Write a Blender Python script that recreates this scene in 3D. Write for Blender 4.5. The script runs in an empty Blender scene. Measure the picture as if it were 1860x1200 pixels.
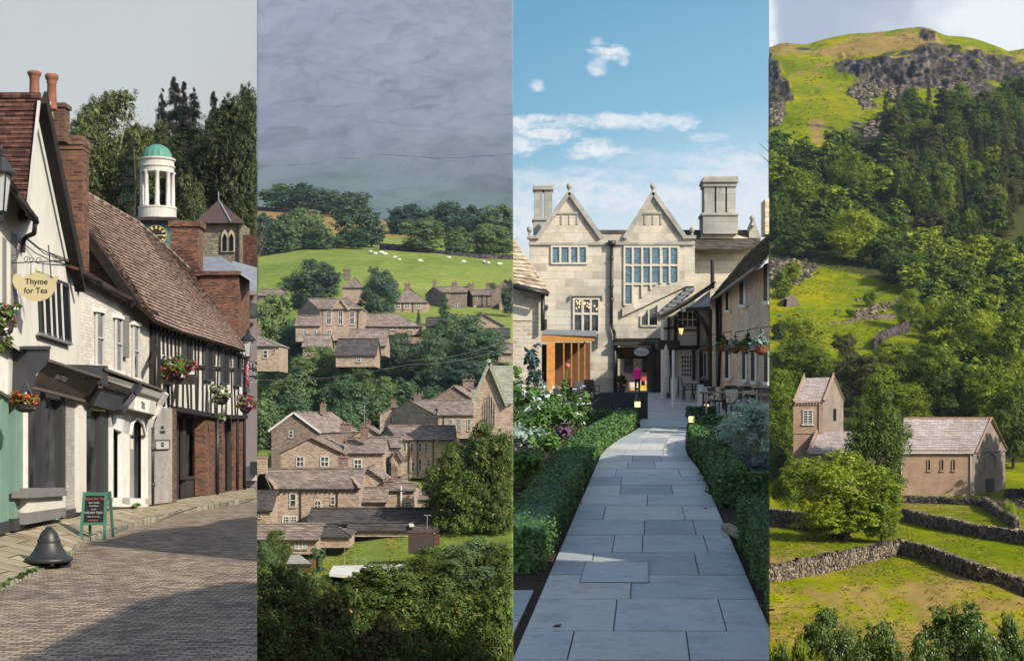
import bpy, bmesh, math, random
import numpy as np
from mathutils import Vector, Matrix, noise
random.seed(7)
F = 2583.333; HZ = 752.0
V = Vector
sc = bpy.context.scene
COL = sc.collection
B1, B2, B3 = 467.0, 932.0, 1397.0
PAN = {1: (-60, B1), 2: (B1, B2), 3: (B2, B3), 4: (B3, 1925)}

def P(px, py, Y):
    return V(((px-930)/F*Y, Y, (HZ-py)/F*Y))
def pxof(v): return 930+F*v[0]/v[1]
def pyof(v): return HZ-F*v[2]/v[1]
def lerp(a, b, t): return a+(b-a)*t
def vl(a, b, t): return V(a)*(1-t)+V(b)*t
def interp(x, xs, ys):
    return float(np.interp(x, xs, ys))

# ---------------------------------------------------------------- materials
MATS = {}
class NT:
    def __init__(s, name):
        s.m = bpy.data.materials.new(name); s.m.use_nodes = True
        s.t = s.m.node_tree; s.t.nodes.clear()
        s.out = s.n('ShaderNodeOutputMaterial')
    def n(s, ty, **k):
        nd = s.t.nodes.new(ty)
        for a, b in k.items():
            if a.startswith('i_'):
                key = a[2:].replace('_', ' ')
                nd.inputs[key].default_value = b
            else: setattr(nd, a, b)
        return nd
    def l(s, a, b): s.t.links.new(a, b)
    def coords(s, kind='Object'):
        return s.n('ShaderNodeTexCoord').outputs[kind]
    def noise(s, vec, scale, detail=4, rough=.55, dist=0):
        nd = s.n('ShaderNodeTexNoise'); nd.inputs['Scale'].default_value = scale
        nd.inputs['Detail'].default_value = detail; nd.inputs['Roughness'].default_value = rough
        nd.inputs['Distortion'].default_value = dist
        if vec: s.l(vec, nd.inputs['Vector'])
        return nd.outputs['Fac']
    def ramp(s, fac, stops):
        r = s.n('ShaderNodeValToRGB'); cr = r.color_ramp
        while len(cr.elements) < len(stops): cr.elements.new(.5)
        for e, (p, c) in zip(cr.elements, stops):
            e.position = p; e.color = c if len(c) == 4 else (*c, 1)
        s.l(fac, r.inputs['Fac']); return r.outputs['Color']
    def mix(s, fac, a, b, mode='MIX'):
        m = s.n('ShaderNodeMix', data_type='RGBA', blend_type=mode)
        if isinstance(fac, (int, float)): m.inputs[0].default_value = fac
        else: s.l(fac, m.inputs[0])
        for k, v in ((6, a), (7, b)):
            if isinstance(v, (tuple, list)): m.inputs[k].default_value = v if len(v) == 4 else (*v, 1)
            else: s.l(v, m.inputs[k])
        return m.outputs[2]
    def math(s, op, a, b=None):
        m = s.n('ShaderNodeMath', operation=op)
        for k, v in ((0, a), (1, b)):
            if v is None: continue
            if isinstance(v, (int, float)): m.inputs[k].default_value = v
            else: s.l(v, m.inputs[k])
        return m.outputs[0]
    def mapped(s, vec, sc_=(1, 1, 1), rot=(0, 0, 0)):
        m = s.n('ShaderNodeMapping'); m.inputs['Scale'].default_value = sc_; m.inputs['Rotation'].default_value = rot
        s.l(vec, m.inputs['Vector']); return m.outputs[0]
    def wallvec(s, vec):
        # (x+y, z) so that a brick pattern lies upright on any wall
        sp = s.n('ShaderNodeSeparateXYZ'); s.l(vec, sp.inputs[0])
        cb = s.n('ShaderNodeCombineXYZ')
        s.l(s.math('ADD', sp.outputs[0], sp.outputs[1]), cb.inputs[0]); s.l(sp.outputs[2], cb.inputs[1])
        return cb.outputs[0]
    def bump(s, h, strength=.5, dist=.05):
        b = s.n('ShaderNodeBump'); b.inputs['Strength'].default_value = strength; b.inputs['Distance'].default_value = dist
        s.l(h, b.inputs['Height']); return b.outputs[0]
    def done(s, color, rough=.8, spec=.3, normal=None, metal=0, **kw):
        b = s.n('ShaderNodeBsdfPrincipled')
        if isinstance(color, (tuple, list)): b.inputs['Base Color'].default_value = (*color[:3], 1)
        else: s.l(color, b.inputs['Base Color'])
        b.inputs['Roughness'].default_value = rough; b.inputs['Specular IOR Level'].default_value = spec
        b.inputs['Metallic'].default_value = metal
        for k, v in kw.items(): b.inputs[k.replace('_', ' ')].default_value = v
        if normal: s.l(normal, b.inputs['Normal'])
        s.l(b.outputs[0], s.out.inputs[0]); MATS[s.m.name] = s.m
        return s.m

def plain(name, c, rough=.7, spec=.3, var=.18, scale=3., metal=0, bump=0, dirt=None, **kw):
    """painted, rendered or metal surface with mottling and optional dirt stains"""
    t = NT(name); v = t.coords()
    n = t.noise(v, scale, 5, .6)
    col = t.ramp(n, [(.3, tuple(x*(1-var) for x in c)), (.7, tuple(min(1, x*(1+var)) for x in c))])
    if dirt:
        n2 = t.noise(t.mapped(v, (1.2, 1.2, .35)), scale*1.7, 6, .7)
        f = t.ramp(n2, [(.5, (0, 0, 0)), (.75, (1, 1, 1))])
        col = t.mix(t.math('MULTIPLY', f, .6), col, dirt)
    nm = t.bump(t.noise(v, scale*6, 4), bump, .03) if bump else None
    return t.done(col, rough, spec, nm, metal, **kw)

def masonry(name, cols, mortar, bw, bh, msz=.012, rough=.9, bump=.6, wob=.03, stain=None, flat=False, stscale=.8):
    """bricks, stone blocks or roof tiles: brick pattern in metres with per-block colours"""
    t = NT(name); v = t.coords()
    w = v if flat else t.wallvec(v)
    if wob:
        nn = t.n('ShaderNodeTexNoise'); nn.inputs['Scale'].default_value = 1/bw*.8; t.l(w, nn.inputs['Vector'])
        mm = t.n('ShaderNodeVectorMath', operation='SCALE'); mm.inputs['Scale'].default_value = wob*2; t.l(nn.outputs['Color'], mm.inputs[0])
        ad = t.n('ShaderNodeVectorMath', operation='ADD'); t.l(w, ad.inputs[0]); t.l(mm.outputs[0], ad.inputs[1]); w = ad.outputs[0]
    def br():
        b = t.n('ShaderNodeTexBrick'); t.l(w, b.inputs['Vector'])
        b.inputs['Scale'].default_value = 1; b.inputs['Brick Width'].default_value = bw; b.inputs['Row Height'].default_value = bh
        b.inputs['Mortar Size'].default_value = msz; b.inputs['Mortar Smooth'].default_value = .3
        return b
    b = br(); b.inputs['Color1'].default_value = (0, 0, 0, 1); b.inputs['Color2'].default_value = (1, 1, 1, 1)
    b.inputs['Mortar'].default_value = (.5, .5, .5, 1)
    sp = t.n('ShaderNodeSeparateColor'); t.l(b.outputs['Color'], sp.inputs[0])
    fine = t.noise(v, 2.2/bw, 4, .7)
    f = t.math('ADD', t.math('MULTIPLY', sp.outputs[0], .7), t.math('MULTIPLY', fine, .42))
    f = t.math('SUBTRACT', f, .06)
    k = len(cols)
    col = t.ramp(f, [((i+.5)/k, c) for i, c in enumerate(cols)])
    big = t.noise(v, stscale, 5, .65)
    col = t.mix(1., col, t.ramp(big, [(.3, (.74, .74, .74)), (.7, (1.16, 1.14, 1.1))]), 'MULTIPLY')
    if stain:
        sf = t.ramp(t.noise(v, stscale*1.6, 6, .7), [(.52, (0, 0, 0)), (.68, (1, 1, 1))])
        col = t.mix(t.math('MULTIPLY', sf, .7), col, stain)
    col = t.mix(b.outputs['Fac'], col, mortar)
    h = t.math('ADD', t.math('MULTIPLY', t.math('SUBTRACT', 1., b.outputs['Fac']), 1.), t.math('MULTIPLY', fine, .5))
    return t.done(col, rough, .2, t.bump(h, bump, min(bh, bw)*.25))

def glassy(name, c, rough=.08, spec=.6, var=.5):
    t = NT(name); v = t.coords()
    n = t.noise(v, 1.3, 3)
    col = t.ramp(n, [(.35, tuple(x*(1-var) for x in c)), (.65, tuple(x*(1+var) for x in c))])
    return t.done(col, rough, spec, t.bump(t.noise(v, 2., 2), .08, .05))

def leafmat(name, dark, light, trans=.3, tint=.25, rough=.55, accent=None, acc=.03):
    t = NT(name)
    g = t.n('ShaderNodeNewGeometry'); oi = t.n('ShaderNodeObjectInfo')
    v = t.coords()
    n = t.noise(v, .55 if True else 1, 3, .6)
    f = t.math('ADD', t.math('MULTIPLY', g.outputs['Random Per Island'], .55), t.math('MULTIPLY', n, .6))
    f = t.math('SUBTRACT', f, .08)
    col = t.ramp(f, [(.2, dark), (.8, light)])
    col = t.mix(1., col, t.ramp(oi.outputs['Random'], [(0, (1-tint, 1-tint*.8, 1-tint*.4)), (.5, (1, 1, 1)), (1, (1+tint, 1+tint*.6, 1-tint*.5))]), 'MULTIPLY')
    if accent:
        r2 = t.math('FRACT', t.math('MULTIPLY', g.outputs['Random Per Island'], 37.7))
        col = t.mix(t.math('LESS_THAN', r2, acc), col, accent)
    b = t.n('ShaderNodeBsdfPrincipled'); t.l(col, b.inputs['Base Color']); b.inputs['Roughness'].default_value = rough
    b.inputs['Specular IOR Level'].default_value = .25
    if trans > 0:
        tr = t.n('ShaderNodeBsdfTranslucent')
        t.l(t.mix(1., col, (1.25, 1.3, .6), 'MULTIPLY'), tr.inputs['Color'])
        mx = t.n('ShaderNodeMixShader'); mx.inputs[0].default_value = trans
        t.l(b.outputs[0], mx.inputs[1]); t.l(tr.outputs[0], mx.inputs[2]); t.l(mx.outputs[0], t.out.inputs[0])
    else: t.l(b.outputs[0], t.out.inputs[0])
    MATS[name] = t.m
    return t.m

def emis(name, c, s):
    t = NT(name); e = t.n('ShaderNodeEmission'); e.inputs[0].default_value = (*c, 1); e.inputs[1].default_value = s
    t.l(e.outputs[0], t.out.inputs[0]); MATS[name] = t.m; return t.m

# ---------------------------------------------------------------- mesh builder
class MB:
    def __init__(s): s.v = []; s.f = []; s.smooth = False
    def add(s, vs, fs):
        o = len(s.v); s.v += [tuple(p) for p in vs]; s.f += [tuple(o+i for i in f) for f in fs]; return s
    def quad(s, a, b, c, d): return s.add([a, b, c, d], [(0, 1, 2, 3)])
    def hexa(s, p):  # p: 4 bottom + 4 top points
        return s.add(p, [(0, 3, 2, 1), (4, 5, 6, 7), (0, 1, 5, 4), (1, 2, 6, 5), (2, 3, 7, 6), (3, 0, 4, 7)])
    def box(s, c, d, rz=0, ax=None):
        ca, sa = math.cos(rz), math.sin(rz); P8 = []
        for z in (-.5, .5):
            for x, y in ((-.5, -.5), (.5, -.5), (.5, .5), (-.5, .5)):
                X, Y_, Z = x*d[0], y*d[1], z*d[2]
                P8.append((c[0]+X*ca-Y_*sa, c[1]+X*sa+Y_*ca, c[2]+Z))
        return s.hexa(P8)
    def slab(s, pts, off):  # polygon extruded by vector off
        n = len(pts); off = V(off)
        vs = [V(p) for p in pts]+[V(p)+off for p in pts]
        fs = [tuple(range(n-1, -1, -1)), tuple(range(n, 2*n))]+[(i, (i+1) % n, n+(i+1) % n, n+i) for i in range(n)]
        return s.add(vs, fs)
    def beam(s, a, b, w, t=None, up=None):  # square bar between two points
        a, b = V(a), V(b); t = t or w; d = (b-a)
        if d.length < 1e-6: return s
        d.normalize(); up = V(up) if up else (V((0, 0, 1)) if abs(d.z) < .9 else V((0, 1, 0)))
        x = d.cross(up).normalized(); y = x.cross(d)
        q = [x*(-w/2)+y*(-t/2), x*(w/2)+y*(-t/2), x*(w/2)+y*(t/2), x*(-w/2)+y*(t/2)]
        return s.hexa([a+k for k in q]+[b+k for k in q])
    def cyl(s, a, b, r1, r2=None, n=10, caps=True):
        a, b = V(a), V(b); r2 = r1 if r2 is None else r2; d = (b-a).normalized()
        up = V((0, 0, 1)) if abs(d.z) < .9 else V((0, 1, 0)); x = d.cross(up).normalized(); y = x.cross(d)
        vs = []
        for c, r in ((a, r1), (b, r2)):
            for i in range(n):
                t = 2*math.pi*i/n; vs.append(c+x*math.cos(t)*r+y*math.sin(t)*r)
        fs = [(i, (i+1) % n, n+(i+1) % n, n+i) for i in range(n)]
        if caps: fs += [tuple(range(n-1, -1, -1)), tuple(range(n, 2*n))]
        return s.add(vs, fs)
    def lathe(s, c, prof, n=16, sq=False):  # prof: (r, z)
        c = V(c); vs = []
        for r, z in prof:
            for i in range(n):
                t = 2*math.pi*(i+.5)/n; vs.append(c+V((math.cos(t)*r, math.sin(t)*r, z)))
        fs = []
        for k in range(len(prof)-1):
            for i in range(n): fs.append((k*n+i, k*n+(i+1) % n, (k+1)*n+(i+1) % n, (k+1)*n+i))
        fs += [tuple(range(n-1, -1, -1)), tuple((len(prof)-1)*n+i for i in range(n))]
        return s.add(vs, fs)
    def ball(s, c, r, seg=8, rng=6, sc_=(1, 1, 1), jit=0):
        vs = []; c = V(c)
        for j in range(rng+1):
            ph = math.pi*j/rng
            for i in range(seg):
                t = 2*math.pi*i/seg; k = 1+random.uniform(-jit, jit)
                vs.append(c+V((math.sin(ph)*math.cos(t)*sc_[0], math.sin(ph)*math.sin(t)*sc_[1], math.cos(ph)*sc_[2]))*r*k)
        fs = []
        for j in range(rng):
            for i in range(seg): fs.append((j*seg+i, (j+1)*seg+i, (j+1)*seg+(i+1) % seg, j*seg+(i+1) % seg))
        return s.add(vs, fs)
    def tube(s, pts, r, n=6):
        for a, b in zip(pts[:-1], pts[1:]): s.cyl(a, b, r, r, n)
        return s
    def build(s, name, mat, parent=None, panel=None, smooth=False, bevel=0):
        me = bpy.data.meshes.new(name); o0 = V((0, 0, 0))
        if parent is not None: o0 = parent['_o']; o0 = V(o0)
        vs = [(v[0]-o0.x, v[1]-o0.y, v[2]-o0.z) for v in s.v]
        me.from_pydata(vs, [], s.f)
        if panel: clip(me, o0, panel)
        bm = bmesh.new(); bm.from_mesh(me)
        bmesh.ops.recalc_face_normals(bm, faces=bm.faces[:])
        bm.to_mesh(me); bm.free()
        for p in me.polygons: p.use_smooth = smooth or s.smooth
        ob = bpy.data.objects.new(name, me); COL.objects.link(ob)
        if mat: me.materials.append(MATS[mat] if isinstance(mat, str) else mat)
        if parent is not None:
            ob.parent = parent; ob['_o'] = tuple(o0)
            if parent.type == 'MESH' and False: pass
        else: ob['_o'] = (0., 0., 0.)
        if bevel:
            md = ob.modifiers.new('bevel', 'BEVEL'); md.width = bevel; md.segments = 2; md.limit_method = 'ANGLE'
        return ob

def clip(me, o0, panel):
    """end a mesh at the edges of the piece of country it belongs to"""
    l, r = PAN[panel]
    co = np.empty(len(me.vertices)*3); me.vertices.foreach_get('co', co); co = co.reshape(-1, 3)+np.array(o0)
    if len(co) == 0: return
    px = 930+F*co[:, 0]/np.maximum(co[:, 1], .1)
    for lim, sgn in ((l, -1), (r, 1)):
        bad = (px-lim)*sgn > 0
        if not bad.any(): continue
        bm = bmesh.new(); bm.from_mesh(me)
        k = (lim-930)/F
        n = V((1, -k, 0)).normalized()*sgn
        res = bmesh.ops.bisect_plane(bm, geom=bm.verts[:]+bm.edges[:]+bm.faces[:], plane_co=V((0, 0, 0))-V(o0), plane_no=n, clear_outer=True)
        ed = [e for e in res['geom_cut'] if isinstance(e, bmesh.types.BMEdge)]
        if len(ed) < 400 and ed:
            try: bmesh.ops.holes_fill(bm, edges=ed, sides=0)
            except Exception: pass
        bm.to_mesh(me); bm.free()

def tag(o, label=None, cat=None, group=None, kind=None):
    if label: o['label'] = label
    if cat: o['category'] = cat
    if group: o['group'] = group
    if kind: o['kind'] = kind
    return o
def thing(name, label, cat, at, group=None):
    o = bpy.data.objects.new(name, None); COL.objects.link(o); o.location = at; o['_o'] = tuple(at)
    o.empty_display_size = .3
    return tag(o, label, cat, group)

def dup(root, loc, rz=0, scale=1., label=None, group=None):
    r = root.copy(); COL.objects.link(r); r.location = loc; r.rotation_euler = (0, 0, rz)
    r.scale = (scale,)*3 if isinstance(scale, (int, float)) else scale
    if label: r['label'] = label
    if group: r['group'] = group
    for ch in root.children:
        c = ch.copy(); COL.objects.link(c); c.parent = r
        for g in ch.children:
            d = g.copy(); COL.objects.link(d); d.parent = c
    return r

# ---------------------------------------------------------------- foliage
def leafcloud(lobes, n, leaf, seed, up=.35, shell=.55, flat=1., droop=0, asp=.55):
    """small leaf faces gathered in clumps through and round the lobes; returns verts, faces"""
    rg = np.random.default_rng(seed)
    L = np.array(lobes, float)                       # cx,cy,cz,rx,ry,rz
    w = (L[:, 3]*L[:, 4]+L[:, 3]*L[:, 5]); w /= w.sum()
    nc = max(30, n//48)
    li = rg.choice(len(L), nc, p=w)
    d = rg.normal(size=(nc, 3)); d /= np.linalg.norm(d, axis=1)[:, None]
    rad = shell+(1-shell)*rg.random(nc)**.6
    cc = L[li, :3]+d*L[li, 3:6]*rad[:, None]
    cr = (L[li, 3:6].mean(1))*rg.uniform(.16, .42, nc)
    ci = rg.integers(0, nc, n)
    q = rg.normal(size=(n, 3)); q /= np.linalg.norm(q, axis=1)[:, None]
    q[:, 2] = np.where(q[:, 2] < -.25, -q[:, 2], q[:, 2])
    pos = cc[ci]+q*(cr[ci]*rg.random(n)**.4)[:, None]*np.array([1, 1, .9*flat])
    ni = n//9                                        # larger leaves inside, so that the crown is not see-through
    pos[:ni] = L[li[ci[:ni]], :3]+q[:ni]*L[li[ci[:ni]], 3:6]*(rg.random(ni)**.5*.8)[:, None]
    pos[:, 2] -= droop*rg.random(n)
    nrm = q*.9+d[ci]*.55+rg.normal(size=(n, 3))*.3; nrm[:, 2] += up
    nrm /= np.linalg.norm(nrm, axis=1)[:, None]
    a = rg.normal(size=(n, 3)); a -= nrm*(a*nrm).sum(1)[:, None]; a /= np.linalg.norm(a, axis=1)[:, None]
    b = np.cross(nrm, a); s = (leaf*rg.uniform(.6, 1.35, n)*np.where(np.arange(n) < ni, 2.4, 1))[:, None]
    vs = np.stack([pos-a*s, pos-b*s*asp, pos+a*s, pos+b*s*asp], 1).reshape(-1, 3)
    return vs
def leafmesh(name, vs):
    n = len(vs)//4; me = bpy.data.meshes.new(name)
    me.vertices.add(len(vs)); me.vertices.foreach_set('co', vs.ravel())
    me.loops.add(n*4); me.loops.foreach_set('vertex_index', np.arange(n*4, dtype=np.int32))
    me.polygons.add(n); me.polygons.foreach_set('loop_start', np.arange(0, n*4, 4, dtype=np.int32))
    me.update(); me.validate(); return me

def trunkmesh(seed, h=.55, r=.035, limbs=6, spread=.3, lean=.03):
    rg = random.Random(seed); mb = MB(); p = V((0, 0, -.05)); rr = r
    pts = [p.copy()]
    for k in range(4):
        p = p+V((rg.uniform(-lean, lean), rg.uniform(-lean, lean), h/4)); pts.append(p.copy())
    for i, (a, b) in enumerate(zip(pts[:-1], pts[1:])): mb.cyl(a, b, r*(1-i*.17), r*(1-(i+1)*.17), 7, False)
    for k in range(limbs):
        a = vl(pts[2], pts[4], rg.random()); t = rg.uniform(0, 6.28)
        b = a+V((math.cos(t)*spread*.5, math.sin(t)*spread*.5, .16)); c = b+V((math.cos(t)*spread*.4, math.sin(t)*spread*.4, .14))
        mb.cyl(a, b, r*.4, r*.26, 5, False); mb.cyl(b, c, r*.26, r*.08, 5, False)
    me = bpy.data.meshes.new('trunk'); me.from_pydata(mb.v, [], mb.f); return me

PROTO = {}
def lobes_round(rg, nl=9, squat=1.):
    L = [(0, 0, .46, .36, .36, .41)]+[(math.cos(k*1.05)*.22, math.sin(k*1.05)*.22, rg.uniform(.14, .24), .17, .17, .13) for k in range(6)]
    for k in range(nl+9):
        t = rg.uniform(0, 6.28); e = rg.uniform(-.95, 1.15); r = rg.uniform(.11, .19)
        R = rg.uniform(.27, .36)
        L.append((math.cos(t)*math.cos(e)*R, math.sin(t)*math.cos(e)*R, .5+math.sin(e)*R*1.02, r, r, r*.85))
    for k in range(3): L.append((rg.uniform(-.12, .12), rg.uniform(-.12, .12), rg.uniform(.8, .88), .12, .12, .11))
    return L
def lobes_con(rg, w=.2):
    L = []
    for k in range(13):
        z = .1+.86*k/12; r = w*(1-z)**.8+.02
        for j in range(max(1, int(5*(1-z)))):
            t = rg.uniform(0, 6.28); L.append((math.cos(t)*r*.45, math.sin(t)*r*.45, z, r*.75, r*.75, .05))
    return L
def lobes_tall(rg):
    L = [(0, 0, .6, .2, .2, .36)]
    for k in range(12):
        t = rg.uniform(0, 6.28); z = rg.uniform(.25, .95); R = .2*math.sin(math.pi*min(1, max(.1, z*.9)))
        L.append((math.cos(t)*R, math.sin(t)*R, z, .09, .09, .08))
    return L
def proto(kind, var, hi):
    key = (kind, var, hi)
    if key in PROTO: return PROTO[key]
    sd = hash_(kind)*7+var*13+hi; rg = random.Random(sd)
    n = {0: 6500, 1: 17000, 2: 48000}[hi]; lf = {0: .024, 1: .0145, 2: .0084}[hi]
    tr = (.5, .03, 6, .3)
    if kind == 'round': vs = leafcloud(lobes_round(rg, 9), n, lf, sd, shell=.5)
    elif kind == 'wide': vs = leafcloud(lobes_round(rg, 12, .8), n, lf, sd, shell=.5)
    elif kind == 'con':
        r_ = np.random.default_rng(sd); nb = 110; bz = .06+.92*r_.random(nb)**1.25; ba = r_.uniform(0, 6.283, nb); bl_ = .205*(1-bz)**.85*r_.uniform(.7, 1.15, nb)+.012
        bi = r_.integers(0, nb, n); bi = np.where(r_.random(n) < bl_[bi]/.2+.15, bi, r_.integers(0, nb, n)); t_ = r_.random(n)**.7; rr = bl_[bi]*t_
        pos = np.stack([np.cos(ba[bi])*rr, np.sin(ba[bi])*rr, bz[bi]-rr*.35+r_.normal(0, .006, n)], 1)+r_.normal(0, 1, (n, 3))*np.stack([.1*bl_[bi]+.004]*3, 1)
        nr = np.stack([np.cos(ba[bi])*.4, np.sin(ba[bi])*.4, np.ones(n)*.7], 1)+r_.normal(size=(n, 3))*.5; nr /= np.linalg.norm(nr, axis=1)[:, None]
        a_ = r_.normal(size=(n, 3)); a_ -= nr*(a_*nr).sum(1)[:, None]; a_ /= np.linalg.norm(a_, axis=1)[:, None]; b_ = np.cross(nr, a_); s_ = (lf*.8*r_.uniform(.6, 1.3, n))[:, None]
        vs = np.stack([pos-a_*s_, pos-b_*s_*.4, pos+a_*s_, pos+b_*s_*.4], 1).reshape(-1, 3); tr = (.95, .014, 0, 0)
    elif kind == 'tall': vs = leafcloud(lobes_tall(rg), n, lf*.85, sd, shell=.35, droop=.02); tr = (.8, .018, 9, .16)
    elif kind == 'shrub':
        L = [(0, 0, .4, .42, .42, .42)]+[(rg.uniform(-.3, .3), rg.uniform(-.3, .3), rg.uniform(.35, .75), .2, .2, .2) for _ in range(9)]
        vs = leafcloud(L, n, lf*1.15, sd, shell=.5); tr = (.4, .02, 4, .3)
    elif kind == 'open':
        L = [(rg.uniform(-.32, .32), rg.uniform(-.32, .32), rg.uniform(.18, .9), .14, .14, .1) for _ in range(34)]+[(0, 0, .5, .28, .28, .36)]
        vs = leafcloud(L, n, lf*.95, sd, shell=.3); tr = (.75, .024, 12, .3)
    cm = leafmesh('crown', vs); cm.materials.append(None)
    tm = trunkmesh(sd, tr[0], tr[1], tr[2], tr[3]); tm.materials.append(None)
    PROTO[key] = (cm, tm); return PROTO[key]
def hash_(s_): return sum((i+1)*ord(c) for i, c in enumerate(s_)) % 97

NT_COUNT = [0]
def tree(name, label, base, h, w, kind, leaf, bark='bark', hi=0, group=None, panel=None, cat='tree', var=None, rz=None, dep=None):
    NT_COUNT[0] += 1; k = NT_COUNT[0]
    var = k % 3 if var is None else var
    cm, tm = proto(kind, var, hi)
    rz = (k*2.399) % 6.283 if rz is None else rz
    r = thing(name, label, cat, base, group); r.rotation_euler = (0, 0, rz)
    wid = {'con': .42, 'tall': .46}.get(kind, .84); h = h*1.04
    sx = w/wid; r.scale = (sx, sx if dep is None else sx*dep, h)
    M = Matrix.Translation(V(base)) @ Matrix.Rotation(rz, 4, 'Z') @ Matrix.Diagonal((sx, r.scale[1], h, 1))
    if panel:
        l, rr = PAN[panel]; cx = pxof(base); hw = w*.62*F/base[1]
        if cx-hw < l or cx+hw > rr:
            co = np.empty(len(cm.vertices)*3); cm.vertices.foreach_get('co', co); co = co.reshape(-1, 3)
            W = co@np.array(M.to_3x3()).T+np.array(base); px = 930+F*W[:, 0]/W[:, 1]
            ok = ((px > l) & (px < rr)).reshape(-1, 4).all(1)
            co = co.reshape(-1, 4, 3)[ok].reshape(-1, 3)
            if len(co) < 8: bpy.data.objects.remove(r); return None
            cm = leafmesh('crown', co); cm.materials.append(None)
            if not (l+2 < cx < rr-2): tm = None
    for nm, me, mt in (('crown', cm, leaf), ('trunk', tm, bark)):
        if me is None: continue
        o = bpy.data.objects.new(nm, me); COL.objects.link(o); o.parent = r
        o.material_slots[0].link = 'OBJECT'; o.material_slots[0].material = MATS[mt]
    return r

# ---------------------------------------------------------------- camera, light, sky
cam = bpy.data.cameras.new('camera'); co = bpy.data.objects.new('camera', cam); COL.objects.link(co)
co.location = (0, 0, 0); co.rotation_euler = (math.pi/2, 0, 0)
cam.sensor_width = 36; cam.lens = 36*F/1860; cam.shift_y = (600-HZ)/1860*-1
cam.clip_end = 20000; cam.clip_start = .1
sc.camera = co
SUN_AZ, SUN_EL = math.radians(50), math.radians(33)   # to the right of straight behind the camera
sdir = V((math.sin(SUN_AZ)*math.cos(SUN_EL), -math.cos(SUN_AZ)*math.cos(SUN_EL), math.sin(SUN_EL)))
sl = bpy.data.lights.new('sun', 'SUN'); so = bpy.data.objects.new('sun', sl); COL.objects.link(so)
sl.energy = 5.0; sl.angle = math.radians(.6); sl.color = (1, .92, .78)
so.rotation_euler = (-sdir).to_track_quat('-Z', 'Y').to_euler()
sc.view_settings.view_transform = 'Standard'; sc.view_settings.look = 'None'; sc.view_settings.gamma = 1
sc.view_settings.exposure = .45
cy = sc.cycles
cy.use_denoising = True; cy.denoising_prefilter = 'ACCURATE'; cy.max_bounces = 5; cy.diffuse_bounces = 2; cy.glossy_bounces = 2; cy.transmission_bounces = 3
cy.volume_bounces = 0; cy.transparent_max_bounces = 6; cy.caustics_reflective = False; cy.caustics_refractive = False
cy.sample_clamp_indirect = 4
# ---------------------------------------------------------------- world: Nishita daylight; overcast to the left, fair blue with small clouds
# ahead, grey cloud bank to the right. Everything is laid out by compass bearing and height above the horizon.
w = bpy.data.worlds.new('World'); sc.world = w; w.use_nodes = True
nt = w.node_tree; nt.nodes.clear()
class WT(NT):
    def __init__(s): s.t = nt
T = WT(); T.out = T.n('ShaderNodeOutputWorld')
sky = T.n('ShaderNodeTexSky', sky_type='NISHITA', sun_disc=False, sun_elevation=SUN_EL, sun_rotation=math.pi-SUN_AZ)
sky.air_density = 1; sky.dust_density = 1.5
skc = T.n('ShaderNodeVectorMath', operation='SCALE'); skc.inputs['Scale'].default_value = .15
T.l(sky.outputs[0], skc.inputs[0])
g = T.coords('Generated'); sp = T.n('ShaderNodeSeparateXYZ'); T.l(g, sp.inputs[0])
X, Y, Z = sp.outputs
Yc = T.math('MAXIMUM', Y, .05)
a = T.math('DIVIDE', X, Yc); e = T.math('DIVIDE', Z, Yc)
def A(px): return (px-930)/F
def E(py): return (HZ-py)/F
def smooth(v, lo, hi):
    m = T.n('ShaderNodeMapRange', interpolation_type='SMOOTHSTEP'); T.l(v, m.inputs[0])
    m.inputs[1].default_value = lo; m.inputs[2].default_value = hi; return m.outputs[0]
cb = T.n('ShaderNodeCombineXYZ'); T.l(a, cb.inputs[0]); T.l(e, cb.inputs[1])
D2 = cb.outputs[0]
n1 = T.noise(T.mapped(D2, (16, 40, 1)), 3, 6, .62, .3); n2 = T.noise(T.mapped(D2, (60, 90, 1)), 3, 6, .68)
# fair sky ahead
blue = T.ramp(T.math('MULTIPLY', T.math('ADD', e, T.math('MULTIPLY', T.math('SUBTRACT', a, A(1165)), -.22)), 3.4),
              [(0., (.84, .86, .88)), (.42, (.78, .84, .88)), (.53, (.46, .66, .79)), (.7, (.15, .43, .62)), (1., (.02, .26, .46))])
wob = T.math('ADD', T.math('MULTIPLY', T.math('SUBTRACT', n1, .5), 3.4), T.math('MULTIPLY', T.math('SUBTRACT', n2, .5), 1.9))
acc = None
for px, py, rx, ry, s in ((1010, 222, 170, 15, 1), (1150, 220, 140, 18, 1), (1240, 224, 48, 15, 1), (980, 245, 80, 22, 1), (935, 262, 60, 22, 1), (1078, 273, 62, 24, 1.1),
                       (1110, 97, 40, 17, 1), (1086, 122, 20, 22, .9), (1084, 78, 12, 14, .6), (1133, 110, 12, 12, .7), (975, 156, 17, 13, .8),
                       (1285, 250, 45, 10, .6), (1160, 322, 30, 7, .55), (1000, 330, 260, 30, .6), (1100, 355, 340, 40, .8), (1340, 330, 160, 70, .75), (930, 400, 160, 60, .9), (1220, 290, 120, 22, .35)):
    dx = T.math('MULTIPLY', T.math('SUBTRACT', a, A(px)), F/rx); dy = T.math('MULTIPLY', T.math('SUBTRACT', e, E(py)), F/ry)
    r2 = T.math('ADD', T.math('MULTIPLY', dx, dx), T.math('MULTIPLY', dy, dy))
    v = T.math('SUBTRACT', T.math('ADD', 1.15, wob), r2)
    v = T.math('MULTIPLY', smooth(v, 0., 1.5), s)
    acc = v if acc is None else T.math('MAXIMUM', acc, v)
fair = T.mix(T.math('MINIMUM', acc, 1.), blue, (.87, .87, .9))
# overcast on the left
over = T.ramp(T.math('ADD', T.math('MULTIPLY', e, 2.4), T.math('MULTIPLY', n1, .12)), [(.1, (.74, .72, .65)), (.75, (.56, .56, .51))])
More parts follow.
